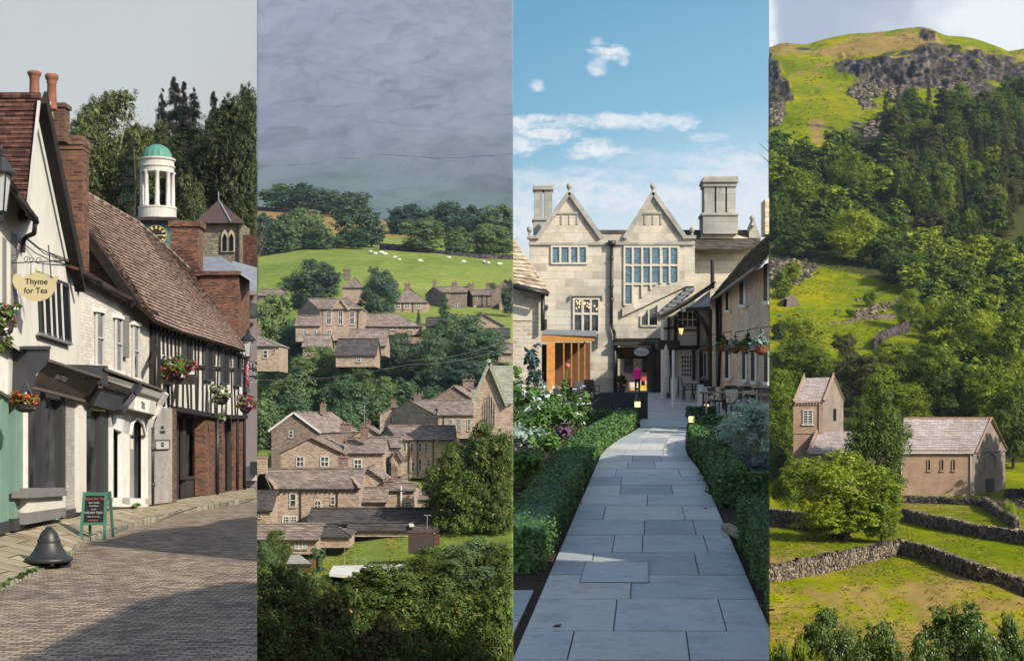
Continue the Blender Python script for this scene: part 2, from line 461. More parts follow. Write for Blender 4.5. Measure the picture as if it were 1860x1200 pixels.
# cloud bank on the right
n3 = T.noise(T.mapped(D2, (8, 14, 1)), 2, 5, .5)
bk = T.math('ADD', T.math('MULTIPLY', T.math('ADD', T.math('MULTIPLY', T.math('SUBTRACT', a, A(1640)), 6.5), 0.), 1.), n3)
bk = T.math('ADD', bk, smooth(a, A(1440), A(1390)))
bk = T.math('ADD', bk, T.math('MULTIPLY', smooth(e, E(30), E(110)), -.0))
bank = T.ramp(bk, [(.25, (.36, .4, .5)), (.5, (.46, .48, .57)), (.8, (.9, .9, .92))])
col = T.mix(smooth(a, A(B1)-.004, A(B1)+.03), over, fair)
col = T.mix(smooth(a, A(B3)-.0002, A(B3)+.0002), col, bank)
col = T.mix(1., col, (1.0, 1.0, .97), 'MULTIPLY')
near = T.math('MULTIPLY', T.math('MULTIPLY', smooth(Y, .5, .8), smooth(Z, -.05, 0.)), T.math('SUBTRACT', 1., smooth(e, .5, .9)))
fin = T.mix(near, skc.outputs[0], col)
bg = T.n('ShaderNodeBackground'); bg.inputs[1].default_value = 1.; T.l(fin, bg.inputs[0]); T.l(bg.outputs[0], T.out.inputs[0])
w.cycles.sampling_method = 'MANUAL'; w.cycles.sample_map_resolution = 1024

# ---------------------------------------------------------------- shared materials
def ground_mat(name, base, stops, sc1=.05, sc2=.6, bump=.5, bd=.3, attr=True, fine=4., detail_amt=.35):
    """turf: mottled at three scales; the 'mask' attribute puts bare rock (R), dry grass (G), bracken (B)"""
    t = NT(name); v = t.coords()
    a1 = t.noise(v, sc1, 6, .6, .3); a2 = t.noise(v, sc2, 6, .65)
    col = t.ramp(t.math('ADD', t.math('MULTIPLY', a1, .55), t.math('MULTIPLY', a2, .45)), stops)
    f = t.noise(t.mapped(v, (.45, 1, 1)), fine, 6, .75)
    col = t.mix(1., col, t.ramp(f, [(.25, (1-detail_amt,)*3), (.75, (1+detail_amt,)*3)]), 'MULTIPLY')
    h = t.math('ADD', a2, t.math('MULTIPLY', f, .4))
    if attr:
        at = t.n('ShaderNodeVertexColor', layer_name='mask'); s = t.n('ShaderNodeSeparateColor'); t.l(at.outputs['Color'], s.inputs[0])
        nz = t.math('SUBTRACT', t.noise(v, sc2*1.5, 6, .7), .5)
        def m(o, k=1.2):
            return t.ramp(t.math('ADD', o, t.math('MULTIPLY', nz, k)), [(.42, (0, 0, 0)), (.58, (1, 1, 1))])
        dry = t.ramp(a2, [(.3, (.17, .115, .035)), (.7, (.3, .21, .07))])
        brk = t.ramp(f, [(.3, (.028, .036, .012)), (.7, (.07, .075, .02))])
        vr = t.n('ShaderNodeTexVoronoi', feature='F1'); vr.inputs['Scale'].default_value = .32; t.l(t.mapped(v, (1, 1, .45)), vr.inputs['Vector'])
        rk = t.ramp(t.math('ADD', t.math('MULTIPLY', t.noise(t.mapped(v, (1, 1, .3)), .35, 8, .75), .8), t.math('MULTIPLY', vr.outputs['Distance'], .2)),
                    [(.38, (.012, .01, .011)), (.5, (.05, .042, .04)), (.64, (.17, .14, .12))])
        col = t.mix(m(s.outputs[1], .9), col, dry); col = t.mix(m(s.outputs[2], .9), col, brk); col = t.mix(m(s.outputs[0], .7), col, rk)
    return t.done(col, .95, .03, t.bump(h, bump, bd))

plain('bark', (.1, .075, .05), .9, .1, .3, 2, bump=.5)
plain('pale_bark', (.42, .4, .35), .9, .1, .3, 2)
plain('black_iron', (.02, .02, .022), .45, .5, .2, 5)
plain('dark_wood', (.035, .028, .024), .75, .3, .3, 4)
plain('white_paint', (.68, .67, .62), .55, .4, .06, 3, dirt=(.4, .37, .3))
plain('lead', (.16, .17, .19), .5, .4, .2, 2)
plain('dark_glass', (.009, .01, .012), .5, .03, .4, 1)
glassy('window_glass', (.05, .053, .055), var=.8)  # mottled lighter base colour stands in for reflections and goods inside
glassy('sky_glass', (.05, .12, .19), .05, 1.)
plain('terracotta', (.2, .085, .055), .8, .2, .25, 6, dirt=(.1, .07, .05))
plain('bare_soil', (.05, .036, .026), .95, .1, .4, 9, bump=.8)
# ---------------------------------------------------------------- sculpted land: heights are read along the lie of each valley
class Land:
    def __init__(s, cols, rows):   # rows: (Y, [heights as seen by eye at each col])
        s.cols = cols; s.Y = [r[0] for r in rows]
        s.T = np.array([[r[1]]*len(cols) if isinstance(r[1], (int, float)) else r[1] for r in rows], float)
        s.bumps = None
    def py(s, px, Y):
        return interp(Y, s.Y, [np.interp(px, s.cols, row) for row in s.T])
    def z(s, px, Y): return (HZ-s.py(px, Y))/F*Y
    def at(s, px, py):           # where the line of sight meets the land
        lo = s.Y[0]; Ys = np.linspace(s.Y[0], s.Y[-1], 700)
        prof = np.array([np.interp(px, s.cols, row) for row in s.T])
        pys = np.interp(Ys, s.Y, prof); k = np.argmax(pys <= py)
        return P(px, py, float(Ys[k]))
    def ground(s, v):            # land height under a point
        return s.z(pxof(v), v[1])

def land_mesh(name, land, panel, nx, Ys, mat, disp, mask, skirt=-23.5, pad=0):
    l, r = PAN[panel]; l -= pad if panel != 4 else 0
    xs = np.linspace(l, r, nx); ny = len(Ys); vs = []; msk = []
    for j, Y in enumerate(Ys):
        prof = np.array([np.interp(Y, land.Y, land.T[:, c]) for c in range(len(land.cols))])
        for px in xs:
            py = float(np.interp(px, land.cols, prof)); p = P(px, py, Y)
            d = disp(p, px, py, Y); p = p+d; vs.append(p); msk.append(mask(p, px, py, Y))
    fs = [(j*nx+i, j*nx+i+1, (j+1)*nx+i+1, (j+1)*nx+i) for j in range(ny-1) for i in range(nx-1)]
    # sides down to the base
    def edge(idx):
        o = len(vs)
        for k in idx: vs.append(V((vs[k][0], vs[k][1], skirt))); msk.append(msk[k])
        for q in range(len(idx)-1): fs.append((idx[q], idx[q+1], o+q+1, o+q))
    edge([j*nx for j in range(ny)]); edge([j*nx+nx-1 for j in range(ny)][::-1]); edge([i for i in range(nx)][::-1]); edge([(ny-1)*nx+i for i in range(nx)])
    me = bpy.data.meshes.new(name); me.from_pydata([tuple(p) for p in vs], [], fs)
    for p in me.polygons: p.use_smooth = True
    ca = me.color_attributes.new('mask', 'FLOAT_COLOR', 'POINT')
    ca.data.foreach_set('color', np.array([(a, b, c, 1) for a, b, c in msk], float).ravel())
    me.materials.append(MATS[mat]); o = bpy.data.objects.new(name, me); COL.objects.link(o); o['_o'] = (0, 0, 0)
    return tag(o, kind='structure')

def nz(p, s, k=0): return noise.noise(V((p[0]*s+k, p[1]*s, p[2]*s)))
def fbm(p, s, o=4, k=0):
    return noise.fractal(V((p[0]*s+k, p[1]*s, p[2]*s)), 1., 2., o)

# the dale (second valley from the left)
DALE = Land([467, 560, 700, 800, 932], [
    (108, 1950), (122, 1560), (132, 1260), (140, [1045, 1050, 1050, 1050, 1045]), (160, [1010, 1020, 1012, 1010, 1010]), (172, [1000, 990, 966, 962, 958]),
    (186, [955, 952, 950, 948, 945]), (200, 905), (215, 870), (230, 840), (250, 795), (270, 745), (290, 695), (310, 640), (340, 597), (362, 572),
    (385, 548), (405, [530, 528, 528, 530, 535]), (440, [490, 480, 478, 482, 492]), (470, [470, 456, 455, 462, 474]), (520, [440, 440, 444, 444, 452]),
    (600, [405, 400, 415, 420, 430]), (700, [375, 380, 400, 415, 420]), (800, [385, 392, 402, 415, 420]), (1500, [400, 400, 405, 415, 415]), (1900, [380]*5), (2900, [240]*5), (4100, [85]*5), (5300, [-70]*5), (5600, [-90]*5)])
def d_disp(p, px, py, Y):
    if Y > 1000: return V((0, 0, (fbm(V((p[0], p[1]*.35, 0)), .0016, 5)*34)*min(1, (Y-1000)/1200)))
    if 150 < Y < 185: return V((0, 0, fbm(p, .06, 3)*.5))
    return V((0, 0, fbm(p, .03, 3)*.45))
def d_mask(p, px, py, Y):
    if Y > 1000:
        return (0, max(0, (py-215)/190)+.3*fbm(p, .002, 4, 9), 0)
    dry = 0
    if 560 < Y < 790: dry = .9
    if 150 < Y < 185 and px < 720: dry = .36+.2*fbm(p, .05, 3)
    if 400 < Y < 465: dry = .28
    return (0, dry, 0)
ground_mat('dale_turf', 0, [(.35, (.10, .15, .03)), (.5, (.16, .21, .045)), (.66, (.25, .27, .075))], .03, .35, .4, .3)
t = NT('hazed_turf'); v = t.coords(); at = t.n('ShaderNodeVertexColor', layer_name='mask'); s_ = t.n('ShaderNodeSeparateColor'); t.l(at.outputs['Color'], s_.inputs[0])
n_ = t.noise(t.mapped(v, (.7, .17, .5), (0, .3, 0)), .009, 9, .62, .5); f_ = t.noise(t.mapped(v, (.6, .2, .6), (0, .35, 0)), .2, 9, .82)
col = t.ramp(t.math('ADD', t.math('MULTIPLY', n_, .5), t.math('MULTIPLY', f_, .5)), [(.36, (.14, .165, .205)), (.48, (.165, .185, .23)), (.55, (.185, .2, .245)), (.68, (.225, .23, .275))])  # distance haze is mixed into these blue grey moor colours
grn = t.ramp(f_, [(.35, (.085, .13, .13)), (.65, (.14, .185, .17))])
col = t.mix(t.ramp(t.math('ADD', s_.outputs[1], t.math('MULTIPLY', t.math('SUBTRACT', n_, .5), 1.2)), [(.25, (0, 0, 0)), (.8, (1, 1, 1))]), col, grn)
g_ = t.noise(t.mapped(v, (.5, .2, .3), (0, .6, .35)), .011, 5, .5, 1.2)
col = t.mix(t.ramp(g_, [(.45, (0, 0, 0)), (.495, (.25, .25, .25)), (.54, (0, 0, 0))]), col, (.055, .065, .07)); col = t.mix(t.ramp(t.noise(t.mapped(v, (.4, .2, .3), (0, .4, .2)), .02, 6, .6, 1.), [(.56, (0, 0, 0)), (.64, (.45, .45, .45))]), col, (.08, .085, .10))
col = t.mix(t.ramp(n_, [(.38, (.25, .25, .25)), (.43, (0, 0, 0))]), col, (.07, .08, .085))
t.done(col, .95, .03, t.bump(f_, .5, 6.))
Ys = list(np.linspace(108, 200, 60))+list(np.linspace(203, 480, 80))+list(np.linspace(485, 900, 60))
land_mesh('valley_floor', DALE, 2, 130, Ys, 'dale_turf', d_disp, d_mask)
land_mesh('hill', DALE, 2, 150, list(np.linspace(1200, 5580, 170)), 'hazed_turf', d_disp, d_mask, skirt=-23)

plain('moor_wall', (.11, .115, .13), .95, .05, .2, .02)
for lb, pts in (('drystone wall crossing the foot of the hazy moor', [(467, 303), (540, 301), (620, 295), (690, 294), (770, 299), (850, 306), (932, 309)]),):
    T = bpy.data.objects.new('moor_wall' if 'wall' in lb else 'sunken_track', None); COL.objects.link(T); q = []
    for i in range(41):
        x = lerp(pts[0][0], pts[-1][0], i/40); y = interp(x, [p[0] for p in pts], [p[1] for p in pts])+math.sin(i*.9)*1.2; b = DALE.at(x, y); q.append(b+d_disp(b, x, y, b.y)+V((0, 0, .6)))
    T.location = q[0]; T['_o'] = tuple(q[0]); tag(T, lb, 'wall' if 'wall' in lb else 'track'); m = MB()
    for a, b in zip(q[:-1], q[1:]): m.beam(a, b, 1.1, 1.5)
    m.build('stones' if 'wall' in lb else 'track_bed', 'moor_wall', T, 2)
# the fell (rightmost)
FC = [1397, 1420, 1465, 1500, 1560, 1600, 1650, 1690, 1720, 1770, 1830, 1860, 1925]
FELL = Land(FC, [
    (62, 2100), (76, 1520), (90, 1230), (105, 1060), (128, 985), (150, 948), (182, 900), (200, 862), (230, 782), (260, 712),
    (285, 655), (310, 610), (330, 570), (350, 530), (362, 505), (375, 480), (400, 430), (440, 360), (480, 300), (520, 240),
    (560, [200, 195, 190, 187, 185, 182, 180, 180, 180, 185, 190, 192, 195]), (590, [160, 155, 150, 148, 145, 142, 140, 140, 142, 150, 160, 165, 170]),
    (640, [108, 104, 104, 100, 92, 88, 84, 84, 92, 100, 112, 112, 118]),
    (665, [84, 78, 80, 72, 59, 53, 48, 49, 66, 75, 96, 90, 95]), (690, [100, 92, 96, 90, 76, 70, 66, 66, 82, 92, 112, 108, 112]), (900, [400]*13)])
def pin(px, py, poly):
    c = False; n = len(poly); j = n-1
    for i in range(n):
        xi, yi = poly[i]; xj, yj = poly[j]
        if (yi > py) != (yj > py) and px < (xj-xi)*(py-yi)/(yj-yi)+xi: c = not c
        j = i
    return c
CRAG = [[(1508, 118), (1530, 92), (1560, 95), (1600, 105), (1650, 100), (1680, 78), (1700, 80), (1760, 95), (1860, 112), (1930, 120), (1930, 160), (1860, 152), (1800, 150), (1760, 150), (1700, 158), (1640, 150), (1600, 155), (1540, 138)],
        [(1390, 100), (1405, 100), (1445, 185), (1390, 190)], [(1590, 262), (1640, 255), (1660, 300), (1610, 300)], [(1670, 50), (1700, 60), (1700, 75), (1670, 72)]]
SCREE = [[(1545, 160), (1590, 150), (1600, 168), (1550, 175)], [(1615, 165), (1645, 160), (1650, 175), (1620, 178)], [(1700, 165), (1760, 140), (1820, 168), (1860, 178), (1860, 186), (1760, 182), (1730, 190)],
         [(1390, 190), (1425, 185), (1420, 220), (1390, 225)], [(1390, 470), (1440, 470), (1492, 485), (1450, 515), (1390, 530)], [(1570, 170), (1590, 200), (1560, 195)], [(1570, 235), (1600, 215), (1600, 262), (1570, 260)]]
DRY = [[(1400, 75), (1470, 78), (1475, 92), (1400, 90)], [(1520, 490), (1545, 482), (1590, 505), (1580, 515), (1520, 510)], [(1490, 72), (1690, 48), (1720, 80), (1600, 90), (1500, 100)],
       [(1455, 200), (1500, 200), (1510, 270), (1470, 270)], [(1560, 180), (1600, 175), (1610, 215), (1570, 210)]]
DARKG = [(1395, 270), (1470, 262), (1520, 255), (1600, 200), (1860, 170), (1930, 170), (1930, 720), (1690, 700), (1650, 520), (1560, 500), (1500, 490), (1395, 460)]
def blurmask(px, py, polys, r=5, n=8, sy=1.):
    c = 0
    for k in range(n):
        t = k*2.4; rr = r*math.sqrt((k+.5)/n)
        q = (px+math.cos(t)*rr, py+math.sin(t)*rr*sy)
        c += any(pin(*q, pl) for pl in polys)
    return c/n
def f_disp(p, px, py, Y):
    d = V((0, 0, 0))
    if Y > 430:
        m = blurmask(px, py, CRAG, 8)
        d.z += fbm(p, .02, 4)*3.2
        if m > 0 and Y < 668:
            rg = 1-abs(noise.noise(V((p[0]*.09, p[1]*.05, p[2]*.03))))*2
            st = abs(fbm(V((p[0]*.16, p[1]*.05, p[2]*.06)), 1, 5, 4))
            hf = noise.noise(V((p[0]*.5, p[1]*.2, p[2]*.2))); vc = abs(noise.noise(V((p[0]*.3, p[1]*.05, p[2]*.05)))); d.y += m*(rg*2.5-st*5+hf*1.8-vc*3); d.z += m*(st*1.6+fbm(p, .12, 3)*1.6)
        m2 = blurmask(px, py, SCREE, 6)
        d.z += m2*abs(fbm(p, .4, 2))*1.2
    elif Y > 285: d.z += fbm(p, .05, 3)*.8
    elif Y > 185: d.z += fbm(p, .05, 3)*.5
    else: d.z += fbm(p, .05, 3)*.22
    return d
def f_mask(p, px, py, Y):
    rock = 0; dry = 0; br = 0
    if Y > 340:
        mc = blurmask(px, py, CRAG, 9); rock = mc*(.98+.7*fbm(V((p[0]*.6, p[1], p[2]*1.6)), .07, 4, 3))+.8*blurmask(px, py, SCREE, 5)
        if Y > 470: rock += max(0, fbm(p, .06, 3, 5)-.28)*1.4
        dry = .62*blurmask(px, py, DRY, 22)
        if Y > 560: dry += .26+.6*fbm(p, .05, 4, 7)
        br = .8*blurmask(px, py, [DARKG], 8)
    elif Y > 285: dry = .3+.4*blurmask(px, py, DRY, 5); br = .0 if px < 1700 else .4
    elif Y > 195: br = .75 if py < 840 else .3
    else:
        dry = .36+.45*fbm(V((p[0], p[1]*.5, 0)), .045, 4)
        if 105 > Y: dry += .08
    return (min(1, rock), min(1, max(0, dry)), min(1, br))
ground_mat('fell_grass', 0, [(.3, (.05, .085, .002)), (.48, (.135, .165, .003)), (.66, (.28, .245, .004))], .03, .3, .6, .35, fine=4.5, detail_amt=.45)
Ys = list(np.linspace(62, 200, 120))+list(np.linspace(202, 430, 90))+list(np.linspace(433, 690, 170))+[760, 900]
land_mesh('hillside', FELL, 4, 230, Ys, 'fell_grass', f_disp, f_mask)
# ================================================================ the street of old shops
def Q(px, py, d=0.):
    """a point of the shop frontage, d metres out into the street"""
    return P(px, py, F*(7.86-d)/(766-px))
QN = V((1, .0635, 0)).normalized()
def fs(mb, pts, d, th):      # plate on the frontage: outline as seen, outer face at d, th thick
    return mb.slab([Q(x, y, d) for x, y in pts], -QN*th)
def rc(x0, y0, x1, y1): return [(x0, y1), (x1, y1), (x1, y0), (x0, y0)]
def fr(mb, pts, d, th, w):   # frame round a quad outline (bl, br, tr, tl), w wide
    c = [Q(x, y, d) for x, y in pts]; n = len(c)
    for i in range(n): mb.beam(c[i], c[(i+1) % n], th, w, up=QN)
    return mb
def text(name, s, mat, parent, origin, xdir, updir, size, depth=.01, align='CENTER', panel=None, ital=0, sx=1.):
    cu = bpy.data.curves.new(name, 'FONT'); cu.body = s; cu.size = size; cu.extrude = depth; cu.align_x = align; cu.shear = ital
    cu.resolution_u = 3
    ob = bpy.data.objects.new('tmp', cu); COL.objects.link(ob)
    dg = bpy.context.evaluated_depsgraph_get(); me = bpy.data.meshes.new_from_object(ob.evaluated_get(dg))
    bpy.data.objects.remove(ob)
    x = V(xdir).normalized(); u = V(updir).normalized(); n = x.cross(u); o = V(origin)
    mb = MB(); mb.v = [tuple(o+x*v.co.x*sx+u*v.co.y+n*v.co.z) for v in me.vertices]; mb.f = [tuple(p.vertices) for p in me.polygons]
    bpy.data.meshes.remove(me)
    return mb.build(name, mat, parent, panel)
def rows(mb, E, R, n, m, lift=.03, th=.035, jit=.012, over=.15, seed=1):
    """courses of tiles from the eaves line E(t) up to the ridge line R(t)"""
    rg = random.Random(seed)
    for k in range(n):
        s0, s1 = k/n, min(1, (k+1+over)/n); up = []
        vs = []
        for i in range(m+1):
            t = i/m; e, r = E(t), R(t); nn = (r-e); a = e+nn*s0; b = e+nn*s1
            tn = (E(min(1, t+.02))-E(max(0, t-.02))); nv = tn.cross(nn).normalized()
            if nv.z < 0: nv = -nv
            j = rg.uniform(-1, 1)*jit
            vs += [a+nv*(lift+j), a+nv*(j-th*.2), b+nv*(.002)]
        fc = []
        for i in range(m):
            o = i*3; p = o+3; fc += [(o, p, p+2, o+2), (o+1, p+1, p, o)]
        mb.add(vs, fc)
    # underside
    vs = []; fc = []
    for i in range(m+1):
        e, r = E(i/m), R(i/m); tn = (E(min(1, i/m+.02))-E(max(0, i/m-.02))); nv = tn.cross(r-e).normalized()
        if nv.z < 0: nv = -nv
        vs += [e-nv*.07, r-nv*.07, e, r]
    for i in range(m): o = i*4; fc += [(o, o+4, o+5, o+1), (o, o+4, o+6, o+2)]
    o = m*4; fc += [(0, 1, 3, 2), (o, o+1, o+3, o+2)]
    return mb.add(vs, fc)
def polyline(pts):
    ts = np.linspace(0, 1, len(pts)); A_ = np.array([tuple(p) for p in pts])
    return lambda t: V([np.interp(t, ts, A_[:, k]) for k in range(3)])

masonry('cobbles', [(.15, .115, .085), (.3, .235, .175), (.42, .335, .25)], (.06, .05, .04), .2, .1, .011, .8, .9, .02, flat=True, stscale=.6, stain=(.12, .1, .085))
masonry('flagstones', [(.24, .2, .135), (.31, .26, .18), (.38, .32, .225)], (.05, .05, .035), .95, .62, .02, .85, .5, .02, flat=True, stscale=.7, stain=(.1, .11, .06))
masonry('kerb_stone', [(.16, .15, .12), (.24, .22, .18), (.3, .27, .22)], (.05, .05, .04), .9, .4, .015, .85, .5, .02, stain=(.11, .13, .07))
masonry('tile_brown', [(.16, .1, .08), (.22, .15, .12), (.28, .205, .165), (.35, .275, .225)], (.12, .08, .06), .19, .1, .008, .85, .6, .0, stain=(.15, .13, .09))
masonry('tile_dark', [(.045, .022, .018), (.09, .04, .03), (.13, .065, .05)], (.03, .015, .012), .19, .1, .008, .85, .6, .0)
masonry('brick_red', [(.05, .028, .022), (.115, .05, .032), (.175, .075, .045), (.235, .11, .065)], (.12, .095, .075), .225, .075, .01, .9, .7, .004, stain=(.06, .035, .025))
masonry('brick_white', [(.5, .47, .42), (.58, .55, .49), (.64, .6, .54)], (.44, .41, .36), .23, .078, .006, .85, .5, .006, stscale=.5)
masonry('brick_grey_paint', [(.3, .28, .26), (.34, .32, .29), (.37, .35, .32)], (.26, .24, .22), .23, .078, .006, .85, .4, .004)
masonry('flint', [(.1, .085, .065), (.19, .16, .12), (.26, .22, .17)], (.13, .11, .09), .22, .16, .02, .9, .6, .06)
plain('render_white', (.55, .53, .47), .85, .2, .07, 1.2, dirt=(.38, .35, .28), bump=.15)
plain('render_pink', (.2, .165, .165), .85, .2, .06, 1.5)
plain('shop_green', (.15, .25, .195), .5, .4, .1, 2)
plain('fascia_brown', (.105, .082, .07), .6, .3, .12, 2, dirt=(.07, .055, .045))
plain('paint_charcoal', (.035, .036, .04), .5, .4, .15, 2)
plain('paint_grey', (.17, .16, .155), .6, .3, .1, 2)
plain('old_timber', (.022, .018, .016), .8, .2, .35, 5)
plain('infill', (.55, .53, .48), .9, .2, .14, 2.5, dirt=(.3, .26, .2), bump=.3)
plain('verdigris', (.065, .19, .145), .6, .3, .18, 3, dirt=(.05, .18, .13))
plain('stucco', (.44, .42, .39), .8, .2, .1, 1.5, dirt=(.33, .3, .27))
plain('teal_paint', (.045, .13, .115), .6, .3, .1, 2)
plain('board_green', (.05, .15, .105), .5, .4, .15, 6)
plain('slate_board', (.012, .012, .014), .6, .3, .3, 8)
plain('cream_sign', (.42, .37, .22), .6, .3, .06, 4)
plain('ink', (.02, .018, .015), .7, .2, 0)
plain('gold', (.5, .38, .14), .5, .4, .1, 3)
plain('chalk', (.4, .4, .38), .9, .1, .4, 40)
plain('chalk_red', (.4, .13, .08), .9, .1, .4, 40)
plain('lamp_pane', (.42, .44, .42), .3, .5, .1, 3)
leafmat('leaf_wood', (.012, .022, .008), (.06, .08, .022), .22, .2)
leafmat('leaf_wood_light', (.04, .055, .02), (.13, .15, .05), .28, .2)
leafmat('needle_dark', (.01, .018, .012), (.035, .05, .03), .1, .2)
leafmat('leaf_basket', (.03, .07, .015), (.17, .23, .05), .3, .1)
leafmat('leaf_pale', (.12, .15, .06), (.33, .36, .2), .3, .1)
leafmat('petal_orange', (.35, .05, .02), (.55, .14, .05), .2, .1)
leafmat('petal_red', (.25, .01, .03), (.5, .03, .07), .2, .1)
leafmat('petal_white', (.5, .45, .5), (.75, .7, .75), .2, .1)
leafmat('petal_mauve', (.25, .1, .25), (.5, .3, .5), .2, .1)

# --- road, kerb, pavement
RZ = [(10, -2.62), (28, -2.62), (32, -2.7), (41, -2.88), (54, -3.32), (66, -3.7), (90, -4.3), (105, -4.3)]
def rz(Y): return interp(Y, [a for a, b in RZ], [b for a, b in RZ])
m = MB(); Ys = list(np.linspace(12.2, 104, 90)); pxs = np.linspace(-90, B1, 12)
vs = []
for Y in Ys:
    for px in pxs: vs.append(((px-930)/F*Y, Y, rz(Y)+.025*noise.noise(V(((px-930)/F*Y*.5, Y*.4, 0)))))
nx = len(pxs)
m.add(vs, [(j*nx+i, j*nx+i+1, (j+1)*nx+i+1, (j+1)*nx+i) for j in range(len(Ys)-1) for i in range(nx-1)])
for i in (nx-1,):
    for j in range(len(Ys)-1):
        a_, b_ = V(vs[j*nx+i]), V(vs[(j+1)*nx+i]); m.quad(a_, b_, b_-V((0, 0, 20)), a_-V((0, 0, 20)))
for i in range(nx-1):
    a_, b_ = V(vs[i]), V(vs[i+1]); m.quad(a_, b_, b_-V((0, 0, 20)), a_-V((0, 0, 20)))
tag(m.build('road', 'cobbles', smooth=True), kind='structure')
KB = [(-60, 1098, 19.4), (0, 1070, 21.1), (50, 1046, 22.8), (100, 1021, 24.9), (132, 1003, 26.6), (152, 979, 29.2), (200, 964, 31.6), (260, 945, 35.6), (330, 925, 41.2), (400, 913, 47.3), (467, 903, 54.6)]
FB = [(-60, 988), (0, 966), (30, 957), (60, 948), (95, 941), (120, 936), (175, 928), (260, 917), (340, 904), (400, 894), (462, 884)]
kp = [P(x, y, Y) for x, y, Y in KB]; fp = [Q(x, y, -.1) for x, y in FB]
kline = polyline(kp)
def kfine(n=60):
    out = []
    for i in range(n+1):
        t = i/n*(len(kp)-1); k = min(int(t), len(kp)-2); out.append((kp[k].lerp(kp[k+1], t-k), fp[k].lerp(fp[k+1], t-k)))
    return out
KF = kfine()
m = MB(); k2 = MB()
for i in range(len(KF)-1):
    a, fa = KF[i]; b, fb = KF[i+1]
    ia = a+(fa-a).normalized()*.28; ib = b+(fb-b).normalized()*.28
    for s in range(4):
        m.quad(ia.lerp(fa, s/4)-V((0, 0, .006)), ib.lerp(fb, s/4)-V((0, 0, .006)), ib.lerp(fb, (s+1)/4)-V((0, 0, .006)), ia.lerp(fa, (s+1)/4)-V((0, 0, .006)))
    j = .012*math.sin(i*1.7)+.008*math.sin(i*4.1); dn = V((0, 0, -.3)); u = V((0, 0, j))
    if i % 2 == 0 or True:
        g = (b-a)*.03
        k2.hexa([a+g+dn, b-g+dn, ib-g+dn, ia+g+dn, a+g+u, b-g+u, ib-g+u, ia+g+u])
tag(m.build('pavement', 'flagstones'), kind='structure'); tag(k2.build('kerb', 'kerb_stone', bevel=.015), kind='structure')
# weeds along the kerb back
rg = np.random.default_rng(3); L = []
for i in range(6, 22):
    a, fa = KF[i]; c = a+(fa-a).normalized()*.3
    if i < 17 or i % 3 == 0: L.append((c.x, c.y, c.z, .07, .22, .02))
for x, y in ((5, 968), (112, 938), (245, 918), (250, 917)): c = Q(x, y, .12); L.append((c.x, c.y, c.z, .08, .2, .07))
me = leafmesh('kerb_weeds', leafcloud(L, 2600, .022, 5, up=1)); me.materials.append(MATS['leaf_basket'])
o = bpy.data.objects.new('weeds', me); COL.objects.link(o); o['_o'] = (0, 0, 0); tag(o, 'low green weeds growing in the joint behind the kerb', 'weeds', kind='stuff')

# --- A: green fronted shop at the left edge
A = thing('shop', 'green painted shopfront under a white wall at the street end nearest us', 'shop', Q(10, 962, -.5))
m = MB(); fs(m, [(-60, 650), (50, 690), (50, 395), (66, 398) if 0 else (50, 397), (-60, 250)], 0, .3); m.build('wall', 'render_white', A, 1)
m = MB(); fs(m, [(-60, 985), (52, 951), (52, 700), (-60, 650)], -.35, .15); m.build('recess', 'teal_paint', A, 1)
m = MB(); fs(m, [(-60, 985), (3, 962), (3, 690), (-60, 665)], .06, .4); fs(m, [(3, 960), (16, 957), (16, 694), (3, 688)], .1, .4); m.build('pilaster', 'shop_green', A, 1)
m = MB(); fs(m, [(27, 948), (45, 944), (45, 706), (27, 700)], .08, .4); m.build('pilaster', 'shop_green', A, 1)
m = MB(); fs(m, [(26, 964), (46, 959), (46, 938), (26, 942)], .11, .4); fs(m, [(-60, 990), (17, 966), (17, 945), (-60, 965)], .12, .4); m.build('plinth', 'paint_charcoal', A, 1)
m = MB(); fs(m, [(17, 900), (26, 898), (26, 745), (17, 742)], -.2, .05); gl = m.build('window', 'window_glass', A, 1)
m = MB(); fs(m, [(17, 820), (26, 819), (26, 815), (17, 816)], -.15, .06); m.build('glazing_bar', 'white_paint', gl, 1)
m = MB(); fs(m, [(46, 950), (51, 948), (51, 735), (46, 735)], .12, .4); m.build('corner_post', 'white_paint', A, 1)
m = MB(); fs(m, [(-60, 672), (49, 738), (49, 643), (-60, 568)], .2, .25); fa = m.build('fascia', 'white_paint', A, 1)
m = MB(); fs(m, [(17, 716), (47, 735), (47, 648), (17, 628)], .235, .04); m.build('sign_panel', 'stucco', A, 1)
m = MB(); m.slab([Q(-60, 572, .2), Q(51, 640, .2), Q(51, 646, .42), Q(-60, 580, .42)], (0, 0, .07)); m.build('cornice', 'stucco', A, 1)
text('lettering', 'ANT &', 'paint_grey', A, Q(33, 690, .24), Q(60, 705, .2)-Q(33, 690, .2), (0, 0, 1), .3, .004, sx=.8)
for (a, b, y0, y1) in ((6, 12, 430, 560), (21, 31, 420, 575)):
    m = MB(); fs(m, [(a, y1), (b, y1+4), (b, y0+6), (a, y0)], .02, .06); m.build('window', 'paint_grey', A, 1)
m = MB(); m.slab([Q(-60, 258, .0), Q(58, 398, 0.), Q(70, 405, .45), Q(-60, 240, .45)], (0, 0, .1)); 
rows(m, polyline([Q(-60, 225, .5), Q(30, 345, .5), Q(69, 402, .5)]), polyline([Q(-60, 225, .5)+V((-1.8, 0, 2.0)), Q(30, 345, .5)+V((-1.8, 0, 2.0)), Q(69, 402, .5)+V((-1.8, 0, 2.0))]), 14, 14); m.build('roof', 'tile_dark', A, 1)
